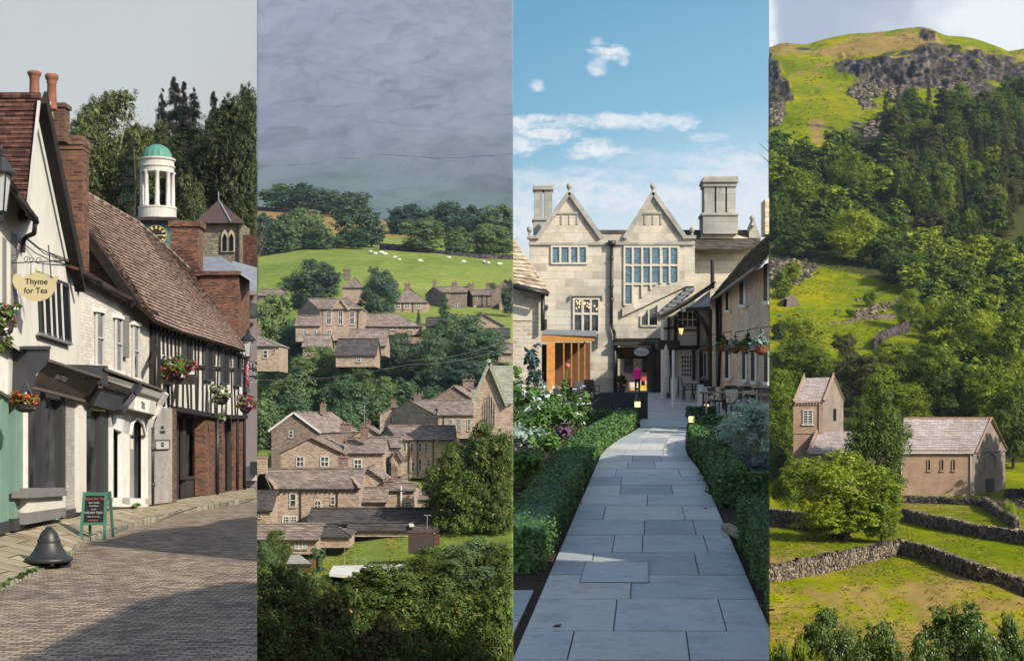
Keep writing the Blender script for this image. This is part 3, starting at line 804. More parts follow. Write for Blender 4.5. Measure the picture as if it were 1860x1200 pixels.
m = MB(); m.tube([Q(-60, 240, .5), Q(28, 350, .5), Q(66, 404, .5)], .06); m.tube([Q(64, 402, .5), Q(62, 424, .45), Q(48, 430, .1), Q(43, 436, .06), Q(42, 458, .06)], .045); m.build('gutter', 'dark_wood', A, 1, smooth=True)

# --- B: white gabled tea shop
B = thing('gabled_shop', 'white gabled building with a steep brown tiled roof and a hanging teapot sign', 'shop', Q(100, 938, -.5))
gp = [(48, 950), (147, 932), (147, 525), (73, 182), (48, 395)]
m = MB(); fs(m, [(48, 712), (147, 735), (147, 525), (73, 182), (48, 395)], 0, .25); m.build('wall', 'render_white', B, 1)
m = MB(); fs(m, [(121, 935), (144, 929), (144, 728), (121, 722)], .02, .3); m.build('pier', 'brick_grey_paint', B, 1)
m = MB(); fs(m, [(144, 930), (157, 926), (157, 735), (144, 728)], .12, .4); m.build('pier', 'render_white', B, 1)
m = MB(); fs(m, [(121, 941), (146, 934), (146, 921), (121, 926)], .05, .3); m.build('plinth', 'paint_charcoal', B, 1)
m = MB(); fs(m, [(50, 938), (119, 925), (119, 900), (50, 903)], .22, .4); m.build('stall_riser', 'render_white', B, 1)
m = MB(); fs(m, [(49, 952), (120, 938), (120, 921), (49, 931)], .25, .4); m.build('plinth', 'paint_grey', B, 1)
m = MB(); fs(m, [(50, 904), (122, 900), (122, 890), (50, 892)], .34, .3); fs(m, [(50, 893), (118, 890), (118, 885), (50, 886)], .24, .3); m.build('sill', 'paint_grey', B, 1)
m = MB(); fs(m, [(51, 890), (119, 888), (119, 715), (51, 700)], -.1, .03); w_ = m.build('window', 'window_glass', B, 1)
m = MB()
for a, b in ((50, 54), (76, 83), (112, 119)): fs(m, [(a, 890), (b, 890), (b, 712), (a, 704)], .03, .14)
fs(m, [(50, 893), (119, 889), (119, 884), (50, 887)], .03, .14); m.build('frame', 'paint_charcoal', w_, 1)
m = MB()
for i, (a, b, y) in enumerate(((60, 72, 822), (78, 90, 822))): fs(m, [(a, y+14), (b, y+14), (b, y), (a, y)], -.5, .03)
fs(m, [(63, 890), (66, 890), (66, 835), (63, 835)], -.5, .05); fs(m, [(82, 890), (85, 890), (85, 835), (82, 835)], -.5, .05)
m.build('chair_back', 'orange_wood' if 'orange_wood' in MATS else 'terracotta', B, 1)
m = MB(); m.slab([Q(60, 701, .14), Q(156, 726, .14), Q(184, 688, .55), Q(90, 657, .52)], -QN*.07); fc_ = m.build('fascia', 'fascia_brown', B, 1)
m = MB(); fs(m, [(48, 712), (60, 703), (66, 680), (90, 657), (91, 632), (50, 632)], .5, .5); m.build('bracket', 'paint_charcoal', B, 1)
m = MB(); fs(m, [(49, 634), (93, 634), (92, 628), (49, 629)], .56, .6); m.build('bracket_cap', 'paint_charcoal', B, 1)
m = MB(); m.beam(Q(90, 655, .55), Q(186, 687, .6), .06, .05); m.beam(Q(59, 704, .17), Q(158, 729, .17), .08, .06); m.build('fascia_moulding', 'fascia_brown', B, 1)
m = MB()
q = [Q(186, 686, .62), Q(182, 700, .6), Q(172, 716, .42), Q(164, 734, .2), Q(158, 752, .1)]
for a_, b_ in zip(q[:-1], q[1:]): m.beam(a_, b_, .1, .12)
m.build('bracket', 'paint_charcoal', B, 1)
bl = Q(72, 701, .16); br_ = Q(152, 722, .16); up_ = (Q(95, 660, .5)-bl)
text('lettering', 'JEANTIQUE', 'stucco', B, Q(108, 690, .42)+QN*.02, br_-bl, Q(118, 668, .52)-Q(100, 700, .2), .2, .004, sx=.92)
m = MB(); fs(m, [(72, 604), (127, 622), (122, 519), (68, 497)], .015, .03); w_ = m.build('window', 'dark_glass', B, 1)
m = MB(); fr(m, [(72, 604), (127, 622), (122, 519), (68, 497)], .0, .1, .07)
m.build('frame', 'paint_charcoal', w_, 1)
m = MB()
for t_ in (.2, .42, .6, .8): m.beam(Q(72+55*t_, 604+18*t_, .04), Q(68+54*t_, 497+22*t_, .04), .03, .03)
m.build('glazing_bar', 'white_paint', w_, 1)
m = MB(); m.beam(Q(71, 606, .08), Q(129, 625, .08), .08, .05); m.build('sill', 'paint_grey', w_, 1)
ap = Q(73, 177, .15); vb = Q(47, 398, .15)
m = MB(); rows(m, lambda t: vb+V((-6*(1-t), -.0, .1*(1-t))), lambda t: ap+V((-6*(1-t), 0, -.1*(1-t))), 26, 22, seed=4); rf = m.build('roof', 'tile_dark', B, 1)
m = MB(); m.tube([ap+V((-6+.3*i, 0, .03)) for i in range(21)], .075, 8); m.build('ridge', 'tile_dark', rf, 1)
m = MB(); m.beam(Q(75, 185, .2), Q(146, 527, .2), .12, .22, up=QN); m.beam(Q(79, 178, .1), Q(151, 518, .1), .5, .07, up=QN); m.build('bargeboard', 'old_timber', B, 1)
m = MB(); m.beam(Q(71, 184, .17), Q(49, 392, .17), .05, .05); m.build('verge', 'stucco', B, 1)
# right-hand slope of the gable, seen from the far side only
m = MB(); m.slab([Q(78, 180, .1), Q(151, 520, .1), Q(151, 520, .1)+V((-6, 0, 0)), Q(78, 180, .1)+V((-6, 0, 0))], (0, .08, .05)); m.build('roof', 'tile_dark', B, 1)
def pot(x0, x1, y0, y1, Y, mat, nm='chimney_pot', parent=None):
    s = Y/F; r = (x1-x0)/2*s; h = (y1-y0)*s; c = P((x0+x1)/2, y1, Y); m = MB()
    m.lathe(c, [(r*.78, 0), (r*.82, h*.06), (r*.74, h*.1), (r*.66, h*.72), (r*.78, h*.76), (r*.7, h*.8), (r*.86, h*.84), (r*.98, h*.9), (r*1.0, h*.97), (r*.8, h), (r*.6, h), (r*.55, h*.9)], 14)
    return m.build(nm, mat, parent, 1, smooth=True)
pot(50, 75, 130, 180, 29.6, 'terracotta', parent=B); pot(82, 106, 135, 200, 33, 'terracotta', parent=B)
plain('pot_buff', (.42, .34, .16), .8, .2, .15, 5, dirt=(.2, .16, .09))
pot(78, 100, 186, 250, 33, 'pot_buff', parent=B)
m = MB(); c = P(106, 248, 34.5); m.box((c.x, c.y, c.z+.3), (.42, .42, .9)); m.box((c.x, c.y, c.z+.72), (.5, .5, .1)); m.build('chimney', 'brick_red', B, 1)

# chimney stack between the two roofs
C1 = thing('chimney_stack', 'tall orange red brick chimney stack beside the white gable', 'chimney', P(122, 500, 36.5))
s = 36.5/F; m = MB(); m.box(((-808)*s, 36.9, (752-375)*s), (50*s, .62, 262*s)); m.build('stack', 'brick_red', C1, 1)
m = MB(); m.box(((-808)*s, 36.9, (752-256)*s), (56*s, .76, 12*s)); m.box(((-808)*s, 36.9, (752-266)*s), (53*s, .69, 8*s)); m.build('cap', 'brick_red', C1, 1)

# --- C: white painted brick house with sash windows over two shopfronts
Cc = thing('brick_house', 'white painted brick house with narrow sash windows above two shopfronts', 'house', Q(215, 925, -.5))
m = MB(); fs(m, [(147, 740), (284, 750), (284, 576), (147, 497)], -.02, .3); m.build('wall', 'brick_white', Cc, 1)
for (a, b, y0, y1, c_) in ((173, 188, 562, 662, 1), (208, 221, 573, 672, 1), (240, 252, 586, 685, 1)):
    m = MB(); fs(m, [(a+3, y1), (b, y1+3), (b, y0+6), (a+3, y0+3)], .0, .12); w_ = m.build('window', 'window_glass', Cc, 1)
    m = MB(); fr(m, [(a+2, y1), (b, y1+3), (b, y0+5), (a+2, y0+2)], .02, .04, .05); ym = (y0+y1)/2; m.beam(Q(a+2, ym, .02), Q(b, ym+3, .02), .05, .04); fs(m, [(a+3, y1), (a+5, y1), (a+5, y0+4), (a+3, y0+3)], .03, .03)
    m.build('frame', 'stucco', w_, 1)
    m = MB(); m.beam(Q(a, y1+3, .1), Q(b+2, y1+6, .1), .14, .08); m.beam(Q(a, y0, .03), Q(b+2, y0+4, .03), .1, .1); m.build('sill', 'white_paint', w_, 1)
m = MB(); fs(m, [(229, 648), (235, 650), (235, 574), (229, 572)], .1, .12); m.build('shutter', 'paint_grey', Cc, 1)
m = MB(); m.tube([Q(142, 490, .22), Q(180, 513, .22), Q(240, 548, .22), Q(285, 573, .22)], .085); m.build('gutter', 'dark_wood', Cc, 1, smooth=True)
m = MB(); rows(m, polyline([Q(143, 486, .3), Q(200, 520, .3), Q(287, 569, .3)]), polyline([Q(143, 486, .3)+V((-1.5, 0, .55)), Q(200, 520, .3)+V((-1.5, 0, .55)), Q(287, 569, .3)+V((-1.5, 0, .45))]), 9, 20, seed=9); m.build('roof', 'tile_dark', Cc, 1)
# upper dark box and cornice over the shopfronts
m = MB(); fs(m, [(158, 690), (196, 700), (196, 664), (158, 662)], .5, .45); m.build('awning_box', 'paint_charcoal', Cc, 1)
m = MB(); m.slab([Q(178, 676, .05), Q(292, 712, .05), Q(301, 712, .55), Q(190, 672, .55)], (0, 0, .06)); m.build('cornice', 'fascia_brown', Cc, 1)
m = MB()
for (d0, y0, d1, y1) in ((.5, 0, .42, 12), (.42, 12, .25, 24)): m.slab([Q(190-(d0-.5)*-60-10, 676+y0, d0), Q(298, 714+y0, d0), Q(296, 714+y1, d1), Q(186, 676+y1, d1)], -QN*.05)
m.build('coving', 'stucco', Cc, 1)
m = MB(); fs(m, [(166, 735), (222, 748), (250, 716), (250, 705), (182, 688)], .2, .15); m.build('fascia', 'paint_charcoal', Cc, 1)
m = MB(); fs(m, [(230, 740), (290, 755), (298, 722), (244, 704)], .32, .2); f2 = m.build('fascia', 'stucco', Cc, 1)
m = MB(); fs(m, [(246, 744), (270, 750), (273, 728), (248, 722)], .35, .05); m.build('sign_panel', 'white_paint', Cc, 1)
text('lettering', 'TEX', 'ink', Cc, Q(260, 742, .36), Q(300, 757, .32)-Q(240, 732, .32), (0, 0, 1), .26, .004)
m = MB()
q = [Q(252, 700, .6), Q(242, 716, .5), Q(226, 738, .3), Q(216, 748, .24)]
for a_, b_ in zip(q[:-1], q[1:]): m.beam(a_, b_, .2, .14)
m.build('bracket', 'paint_charcoal', Cc, 1)  # charcoal colour paints in the black shadow at this bracket
m = MB()
q = [Q(302, 714, .62), Q(290, 735, .42), Q(276, 760, .22), Q(272, 775, .16)]
for a_, b_ in zip(q[:-1], q[1:]): m.beam(a_, b_, .14, .12)
m.build('bracket', 'stucco', Cc, 1)
plain('curtain_teal', (.14, .26, .23), .4, .5, .15, 2)
m = MB(); fs(m, [(157, 905), (182, 900), (182, 748), (157, 742)], -.12, .03); w_ = m.build('shop_window', 'window_glass', Cc, 1)
m = MB(); fs(m, [(158, 800), (172, 802), (172, 748), (158, 744)], -.3, .03); m.build('blind', 'curtain_teal', w_, 1)
m = MB(); fs(m, [(181, 912), (202, 908), (202, 750), (181, 746)], -.02, .2); m.build('door', 'paint_charcoal', Cc, 1)
m = MB(); fs(m, [(156, 928), (184, 922), (184, 905), (156, 908)], .05, .3); m.build('stall_riser', 'brick_red', Cc, 1)
m = MB(); fs(m, [(155, 910), (187, 905), (187, 898), (155, 901)], .12, .3); m.build('sill', 'paint_grey', Cc, 1)
m = MB(); fs(m, [(184, 926), (204, 922), (204, 908), (184, 911)], .05, .4); m.build('step', 'kerb_stone', Cc, 1)
m = MB(); fs(m, [(203, 905), (272, 908), (272, 760), (203, 742)], -.2, .03); w_ = m.build('shop_window', 'window_glass', Cc, 1)
m = MB()
for pts in ([(200, 912), (206, 912), (206, 742), (200, 741)], [(222, 914), (236, 916), (236, 762), (222, 752)], [(264, 916), (273, 915), (273, 762), (264, 762)], [(200, 919), (273, 921), (273, 905), (200, 903)],
            [(200, 775), (236, 790), (236, 745), (200, 736)], [(236, 765), (248, 757), (262, 766), (273, 775), (273, 748), (236, 742)]): fs(m, pts, .02, .12)
m.tube([Q(236, 790, .03), Q(240, 768, .03), Q(249, 758, .03), Q(259, 768, .03), Q(264, 790, .03)], .05); m.build('frame', 'white_paint', w_, 1)
plain('goods', (.28, .16, .07), .7, .3, .5, 6)
m = MB()
for k, y in enumerate((800, 830, 858, 888)): fs(m, [(205, y+3), (220, y+4), (220, y), (205, y)], -.6, .4); fs(m, [(207, y), (218, y), (218, y-14), (207, y-12)], -.7, .2)
m.build('display_shelves', 'goods', w_, 1)
plain('paper', (.6, .58, .5), .7, .2, .1, 5)
m = MB(); fs(m, [(238, 815), (242, 816), (242, 797), (238, 796)], -.18, .02); m.build('notice', 'paper', w_, 1)
m = MB(); m.tube([Q(277, 770, .12), Q(277, 916, .12)], .055, 8); m.ball(Q(277, 815, .12), .09); m.ball(Q(277, 880, .12), .08); m.tube([Q(277, 770, .12), Q(283, 755, .15), Q(284, 600, .1)], .05, 8); m.build('downpipe', 'black_iron', Cc, 1, smooth=True)

# --- D: long timber-framed house under a sagging tiled roof
D = thing('timber_framed_house', 'long half timbered house under a sagging brown tiled roof', 'house', Q(380, 898, -.5))
ev = polyline([Q(248, 549, .38), Q(283, 583, .4), Q(330, 602, .4), Q(380, 617, .4), (Q(420, 629, .4)), Q(452, 639, .4)])
def RQ(px, py): return P(px, py, F*(7.86+2.3)/(766-px))
rg_ = polyline([RQ(72, 300), RQ(130, 337), RQ(200, 377), RQ(250, 405), RQ(298, 446), RQ(345, 490)])
m = MB(); rows(m, ev, rg_, 32, 70, .045, .05, .012, seed=2); rf = m.build('roof', 'tile_brown', D, 1)
m = MB(); m.tube([rg_(i/20)+V((0, 0, .02)) for i in range(21)], .08, 8); m.build('ridge', 'tile_brown', rf, 1, smooth=True)
a_ = ev(0); b_ = rg_(0); m = MB(); m.beam(a_+V((0, -.05, -.08)), b_+V((0, -.05, -.08)), .1, .25); m.build('verge', 'old_timber', D, 1)
q_ = a_.lerp(b_, .12); m = MB(); m.slab([q_+V((0, .3, -.12)), b_+V((0, .3, -.12)), b_+V((0, .3, -4)), q_+V((-.3, .3, -.6))], (0, .2, 0)); m.build('gable_wall', 'brick_red', D, 1)
# hipped far end
e1 = ev(1); r1 = rg_(1); m = MB(); m.slab([e1, r1, e1+V((-4, .3, 0))], (0, .1, 0)); m.build('hip', 'tile_brown', D, 1)
wt = lambda x: interp(x, [272, 330, 380, 447], [586, 606, 622, 642]); wb = lambda x: interp(x, [272, 318, 390, 445], [738, 742, 757, 757])
def strip(mb, pts, d, th):
    for (x0, a0, b0), (x1, a1, b1) in zip(pts[:-1], pts[1:]): fs(mb, [(x0, b0), (x1, b1), (x1, a1), (x0, a0)], d, th)
m = MB(); strip(m, [(x, wt(x)-6, wb(x)) for x in np.linspace(272, 446, 8)], -.02, .25); m.build('infill_wall', 'infill', D, 1)
m = MB(); rg = random.Random(5)
for x in list(np.arange(282, 446, 7.2)):
    if any(a-2 < x < b+1 for a, b in ((334, 348), (374, 386), (403, 415), (427, 436))) :
        m.beam(Q(x, interp(x, [272, 447], [690, 705]), .01), Q(x+rg.uniform(-3, 3), wb(x)-2, .01), .11, .06, up=QN)
        continue
    j = rg.uniform(-3.5, 3.5); m.beam(Q(x, wt(x), .01), Q(x+j*.4, interp(x, [272, 447], [655, 668]), .01), .1, .06, up=QN); m.beam(Q(x+j*.4, interp(x, [272, 447], [660, 670]), .01), Q(x+j, wb(x)-2, .01), .11, .06, up=QN)
m.beam(Q(274, 652, .03), Q(340, 664, .03), .12, .06, up=QN); m.beam(Q(340, 664, .03), Q(444, 672, .03), .12, .06, up=QN)
m.beam(Q(274, 600, .03), Q(340, 618, .03), .12, .06, up=QN); m.beam(Q(340, 618, .03), Q(446, 648, .03), .12, .06, up=QN)
m.beam(Q(300, 702, .03), Q(350, 668, .03), .1, .06, up=QN); m.beam(Q(312, 738, .03), Q(328, 670, .03), .1, .06, up=QN)
m.beam(Q(316, 742, .05), Q(392, 756, .05), .16, .2, up=QN); m.beam(Q(392, 756, .05), Q(446, 757, .05), .16, .2, up=QN)
m.beam(Q(274, 745, .02), Q(276, 590, .02), .3, .12, up=QN); m.beam(Q(287, 740, .02), Q(287, 600, .02), .16, .1, up=QN)
m.beam(Q(288, 620, .02), Q(274, 665, .3), .12, .12, up=QN); m.beam(Q(446, 757, .03), Q(446, 645, .03), .2, .12, up=QN)
m.build('timber_frame', 'old_timber', D, 1)
for a, b, y0, y1 in ((334, 348, 610, 655), (374, 387, 624, 690), (403, 415, 632, 696), (427, 437, 640, 700)):
    m = MB(); fs(m, [(a, y1), (b, y1+1), (b, y0+3), (a, y0)], .04, .08); w_ = m.build('window', 'dark_glass', D, 1)
    m = MB(); fr(m, [(a, y1), (b, y1+1), (b, y0+3), (a, y0)], .07, .08, .1)
    for t_ in (.33, .66): m.beam(Q(lerp(a, b, t_), y1, .06), Q(lerp(a, b, t_), y0+2, .06), .05, .05)
    m.build('frame', 'paint_charcoal', w_, 1)
m = MB(); fs(m, [(274, 916), (314, 911), (314, 742), (274, 738)], .1, .4); pr = m.build('pier', 'brick_grey_paint', D, 1)
m = MB(); fs(m, [(314, 911), (321, 910), (321, 742), (314, 742)], .12, .4); m.build('quoin', 'brick_red', pr, 1)
m = MB(); fs(m, [(283, 816), (308, 815), (308, 799), (283, 799)], .13, .03); m.build('plaque', 'stucco', pr, 1)
m = MB(); fr(m, [(283, 816), (308, 815), (308, 799), (283, 799)], .14, .02, .02); m.build('plaque_rim', 'ink', pr, 1)
text('lettering', 'PRIVATE\nNO PARKING', 'ink', pr, Q(295.5, 779, .125), QN.cross(V((0, 0, 1)))*-1, (0, 0, 1), .13, .003)
text('lettering', 'NO BICYCLES\nOR VEHICLES', 'ink', pr, Q(295.5, 806, .15), QN.cross(V((0, 0, 1)))*-1, (0, 0, 1), .075, .003)
m = MB(); fs(m, [(320, 906), (446, 889), (446, 757), (320, 742)], -.6, .05); m.build('shopfront', 'window_glass', D, 1)
m = MB()
for a, b in ((322, 325), (333, 338), (410, 413), (417, 420)): fs(m, [(a, 906), (b, 905), (b, 748), (a, 748)], -.45, .1)
fs(m, [(321, 758), (352, 762), (352, 748), (321, 744)], -.45, .1); fs(m, [(338, 905), (354, 903), (354, 868), (338, 870)], -.4, .1); fs(m, [(336, 871), (354, 869), (354, 864), (336, 866)], -.35, .16)
m.build('shop_frame', 'dark_wood', D, 1)
for a, b in ((372, 391), (403, 409), (425, 429), (437, 441)):
    m = MB(); fs(m, [(a, interp(a, [320, 446], [907, 888])), (b, interp(b, [320, 446], [907, 888])), (b, 757), (a, 755)], .0, .36 if b-a > 15 else .1); m.build('brick_pier', 'brick_red', D, 1)
m = MB(); m.tube([Q(395, 750, .1), Q(395, 898, .1)], .06, 8); m.build('downpipe', 'black_iron', D, 1, smooth=True)
m = MB(); m.tube([Q(444, 757, .05), Q(444, 889, .05)], .07, 8); m.tube([Q(431, 757, .05), Q(431, 890, .05)], .07, 8); m.build('post', 'old_timber', D, 1, smooth=True)

# --- E..: buildings closing the street
E_ = thing('town_house', 'greyish mauve rendered house closing the street beyond the timbered building', 'house', P(455, 880, 76))
s = 76/F; m = MB(); m.slab([P(436, 884, 76), P(480, 884, 76), P(480, 530, 76), P(436, 530, 76)], (0, 4, 0)); m.build('wall', 'render_pink', E_, 1)
m = MB(); m.slab([P(430, 534, 75.7), P(490, 534, 75.7), P(490, 497, 78), P(420, 478, 78)], (0, .1, .15)); m.build('roof', 'lead', E_, 1)
m = MB(); m.slab([P(440, 578, 75.9), P(480, 578, 75.9), P(480, 556, 75.9), P(440, 545, 75.9)], (0, -.05, 0)); m.build('window', 'window_glass', E_, 1)
m = MB(); m.slab([P(436, 584, 75.8), P(480, 584, 75.8), P(480, 579, 75.8), P(436, 579, 75.8)], (0, -.15, 0)); m.slab([P(436, 536, 75.8), P(480, 536, 75.8), P(480, 530, 75.8), P(436, 530, 75.8)], (0, -.2, 0)); m.build('string_course', 'render_pink', E_, 1)
m = MB(); m.slab([P(448, 872, 75.9), P(480, 872, 75.9), P(480, 846, 75.9), P(448, 846, 75.9)], (0, -.3, 0)); m.build('doorstep_wall', 'stucco', E_, 1)
m = MB(); m.slab([P(456, 862, 75.5), P(480, 862, 75.5), P(480, 838, 75.5), P(456, 838, 75.5)], (0, -.3, 0)); m.build('bench', 'black_iron', E_, 1)
sg = thing('shop_sign', 'dark rectangular barber shop sign fixed to the mauve wall', 'sign', P(459, 693, 74))
m = MB(); m.slab([P(450, 693, 74), P(475, 693, 74), P(475, 657, 74), P(450, 657, 74)], (0, .12, 0)); m.build('board', 'paint_charcoal', sg, 1)
text('lettering', 'The\nBarber\nShop', 'stucco', sg, P(452, 668, 73.97), (1, 0, 0), (0, 0, 1), .38, .005, 'LEFT', 1)
bp = thing('barber_pole', 'red and blue striped barber pole at the far end of the shops', 'barber pole', P(449, 708, 63))
s = 63/F
t = NT('barber_stripes'); v = t.coords(); wv = t.n('ShaderNodeTexWave', wave_type='BANDS', bands_direction='DIAGONAL'); wv.inputs['Scale'].default_value = 1.1; t.l(v, wv.inputs['Vector'])
t.done(t.ramp(wv.outputs['Fac'], [(0, (.25, .02, .03)), (.35, (.3, .28, .3)), (.6, (.03, .05, .2)), (.8, (.3, .03, .04))]), .4, .4)
m = MB(); m.cyl(P(449, 705, 63), P(449, 655, 63), 3.2*s, 3.2*s, 12); m.build('striped_tube', 'barber_stripes', bp, 1, smooth=True)
m = MB(); m.cyl(P(449, 712, 63), P(449, 705, 63), 5*s, 4*s, 12); m.cyl(P(449, 655, 63), P(449, 650, 63), 4*s, 3*s, 12); m.beam(P(449, 708, 63), Q(444, 706, 0), .06); m.build('bracket', 'black_iron', bp, 1)

Fb = thing('brick_building', 'tall orange brick gable end and stack rising behind the tiled roof', 'building', P(400, 700, 70))
m = MB(); m.slab([P(300, 700, 70), P(433, 700, 70), P(433, 496, 70), P(300, 496, 70)], (0, 3, 0)); m.build('wall', 'brick_red', Fb, 1)
m = MB(); m.slab([P(298, 499, 69.8), P(436, 499, 69.8), P(436, 492, 69.8), P(298, 492, 69.8)], (0, 3.3, 0)); m.build('coping', 'brick_red', Fb, 1)
m = MB(); m.slab([P(309, 500, 69), P(360, 500, 69), P(360, 405, 69), P(309, 405, 69)], (0, 1.1, 0)); m.slab([P(305, 411, 68.9), P(364, 411, 68.9), P(364, 401, 68.9), P(305, 401, 68.9)], (0, 1.3, 0)); m.build('stack', 'brick_red', Fb, 1)
ra = polyline([P(330, 490, 68.3), P(365, 500, 68.3)]); m = MB(); rows(m, polyline([P(308, 506, 68), P(372, 500, 68)]), polyline([P(322, 450, 68.7), P(338, 450, 68.7)]), 9, 8, .03, .04, .01); m.build('little_roof', 'tile_dark', Fb, 1)
m = MB(); m.slab([P(362, 494, 70), P(430, 494, 70), P(400, 470, 73), P(362, 470, 73)], (0, .05, .12)); m.slab([P(430, 494, 70), P(470, 520, 70), P(470, 510, 73), P(400, 470, 73)], (0, .05, .12)); m.build('slate_roof', 'lead', Fb, 1)

# church tower
CT = thing('church_tower', 'squat flint church tower with a pyramid roof below the wooded hill', 'church tower', P(402, 600, 115))
m = MB(); m.slab([P(365, 600, 115), P(437, 600, 115), P(437, 404, 115), P(365, 404, 115)], (0, 4, 0)); m.build('wall', 'flint', CT, 1)
m = MB(); ax = P(397, 363, 117); q = [P(352, 405, 114.3), P(446, 405, 114.3), P(444, 405, 120), P(354, 405, 120)]
m.add(q+[ax], [(0, 1, 4), (1, 2, 4), (2, 3, 4), (3, 0, 4), (0, 1, 2, 3)]); plain('roof_umber', (.06, .042, .04), .85, .2, .2, 2); rf = m.build('roof', 'roof_umber', CT, 1)
m = MB(); m.cyl(ax, ax+V((0, 0, .7)), .05); m.beam(ax, q[1]+V((-1.2, 0, .1)), .12); m.build('finial', 'lead', rf, 1)
m = MB()
for x0 in (404, 416):
    m.slab([P(x0-2, 458, 114.9), P(x0+11, 458, 114.9), P(x0+11, 430, 114.9), P(x0+8, 421, 114.9), P(x0+4.5, 417, 114.9), P(x0+1, 421, 114.9), P(x0-2, 430, 114.9)], (0, -.12, 0))
m.build('window_surround', 'sandy_trim' if 'sandy_trim' in MATS else plain('sandy_trim', (.3, .26, .19)), CT, 1)
for x0 in (404, 416):
    m = MB(); m.slab([P(x0+1, 455, 114.75), P(x0+8, 455, 114.75), P(x0+8, 431, 114.75), P(x0+4.5, 424, 114.75), P(x0+1, 431, 114.75)], (0, -.05, 0)); m.build('window', 'dark_glass', CT, 1)
m = MB(); m.slab([P(437, 600, 116), P(475, 600, 116), P(475, 426, 116), P(437, 426, 116)], (0, 4, 0)); m.build('nave', 'tile_dark', CT, 1)
m = MB(); m.cyl(P(434, 600, 114.8), P(434, 404, 114.8), .09); m.build('downpipe', 'black_iron', CT, 1)

# clock tower with cupola
K = thing('clock_tower', 'white columned cupola with a green ribbed dome above a blue clock turret', 'clock tower', P(285, 560, 92))
s = 92/F; Yc_ = 92
m = MB(); m.box(P(285, 480, Yc_+.9), (48*s, 48*s, 160*s)); m.build('turret', 'teal_paint', K, 1)
m = MB(); m.box(P(288, 402, Yc_+.9), (80*s, 74*s, 6*s)); m.box(P(287, 407, Yc_+.9), (66*s, 62*s, 4*s)); m.build('platform', 'dark_wood', K, 1)
cx_ = P(286, 398, Yc_+.9); R_ = 34*s
m = MB(); m.lathe(cx_, [(R_, 0), (R_, 17*s), (R_*1.03, 18*s), (R_*1.03, 21*s), (R_*.8, 22*s)], 32); m.build('drum', 'stucco', K, 1)
for k in range(8):
    t_ = math.pi*2*(k+.28)/8; c = cx_+V((math.cos(t_)*R_*.8, math.sin(t_)*R_*.8, 21*s)); m = MB()
    m.lathe(c, [(5.4*s, 0), (5.4*s, 2*s), (4.3*s, 3.4*s), (3.7*s, 60*s), (4.8*s, 62*s), (5.4*s, 65*s)], 12); m.build('column', 'stucco', K, 1, smooth=True)
m = MB(); m.lathe(cx_+V((0, 0, 84*s)), [(R_*.86, 0), (R_*.88, 0), (R_*.88, 9*s), (R_*.94, 10*s), (R_*.94, 12*s), (R_*.88, 13*s), (R_*.88, 21*s), (R_*.96, 23*s), (R_*.96, 26*s), (R_*.8, 27*s)], 32); m.build('entablature', 'stucco', K, 1)
m = MB(); pr_ = []
n_ = 64; vs = []; fc = []
for j in range(9):
    a = j/8*math.pi/2
    for i in range(n_):
        rr = R_*.78*(1+(.035 if i % 4 == 0 else 0))*math.cos(a)+.001; t_ = 2*math.pi*i/n_; vs.append(cx_+V((math.cos(t_)*rr, math.sin(t_)*rr, 110*s+math.sin(a)*27*s)))
for j in range(8):
    for i in range(n_): fc.append((j*n_+i, j*n_+(i+1) % n_, (j+1)*n_+(i+1) % n_, (j+1)*n_+i))
m.add(vs, fc); m.build('dome', 'verdigris', K, 1)
m = MB(); m.lathe(cx_+V((0, 0, 30*s)), [(3*s, 0), (6*s, 2*s), (4*s, 12*s), (2*s, 20*s), (1*s, 45*s)], 10); m.build('bell', 'paint_charcoal', K, 1)
cc_ = P(284, 428, Yc_-.03)
m = MB(); m.cyl(cc_, cc_+V((0, -.05, 0)), 19*s, 19*s, 32); cl = m.build('clock_face', 'ink', K, 1)
m = MB()
for k in range(12):
    t_ = k*math.pi/6; d_ = V((math.sin(t_), 0, math.cos(t_))); m.beam(cc_+V((0, -.06, 0))+d_*12*s, cc_+V((0, -.06, 0))+d_*17.5*s, 3.4*s, .03, up=(0, 1, 0))
for k in range(48):
    t0, t1 = k*math.pi/24, (k+1)*math.pi/24; m.beam(cc_+V((math.sin(t0), -.05, math.cos(t0)))*1 if 0 else cc_+V((math.sin(t0)*18.6*s, -.06, math.cos(t0)*18.6*s)), cc_+V((math.sin(t1)*18.6*s, -.06, math.cos(t1)*18.6*s)), .9*s, .03, up=(0, 1, 0))
m.build('numerals', 'gold', cl, 1)
m = MB(); m.beam(cc_+V((0, -.09, 0)), cc_+V((-11*s, -.09, -2*s)), 1.8*s, .02, up=(0, 1, 0)); m.beam(cc_+V((0, -.09, 0)), cc_+V((13*s, -.09, .5*s)), 1.4*s, .02, up=(0, 1, 0)); m.build('hands', 'gold', cl, 1)

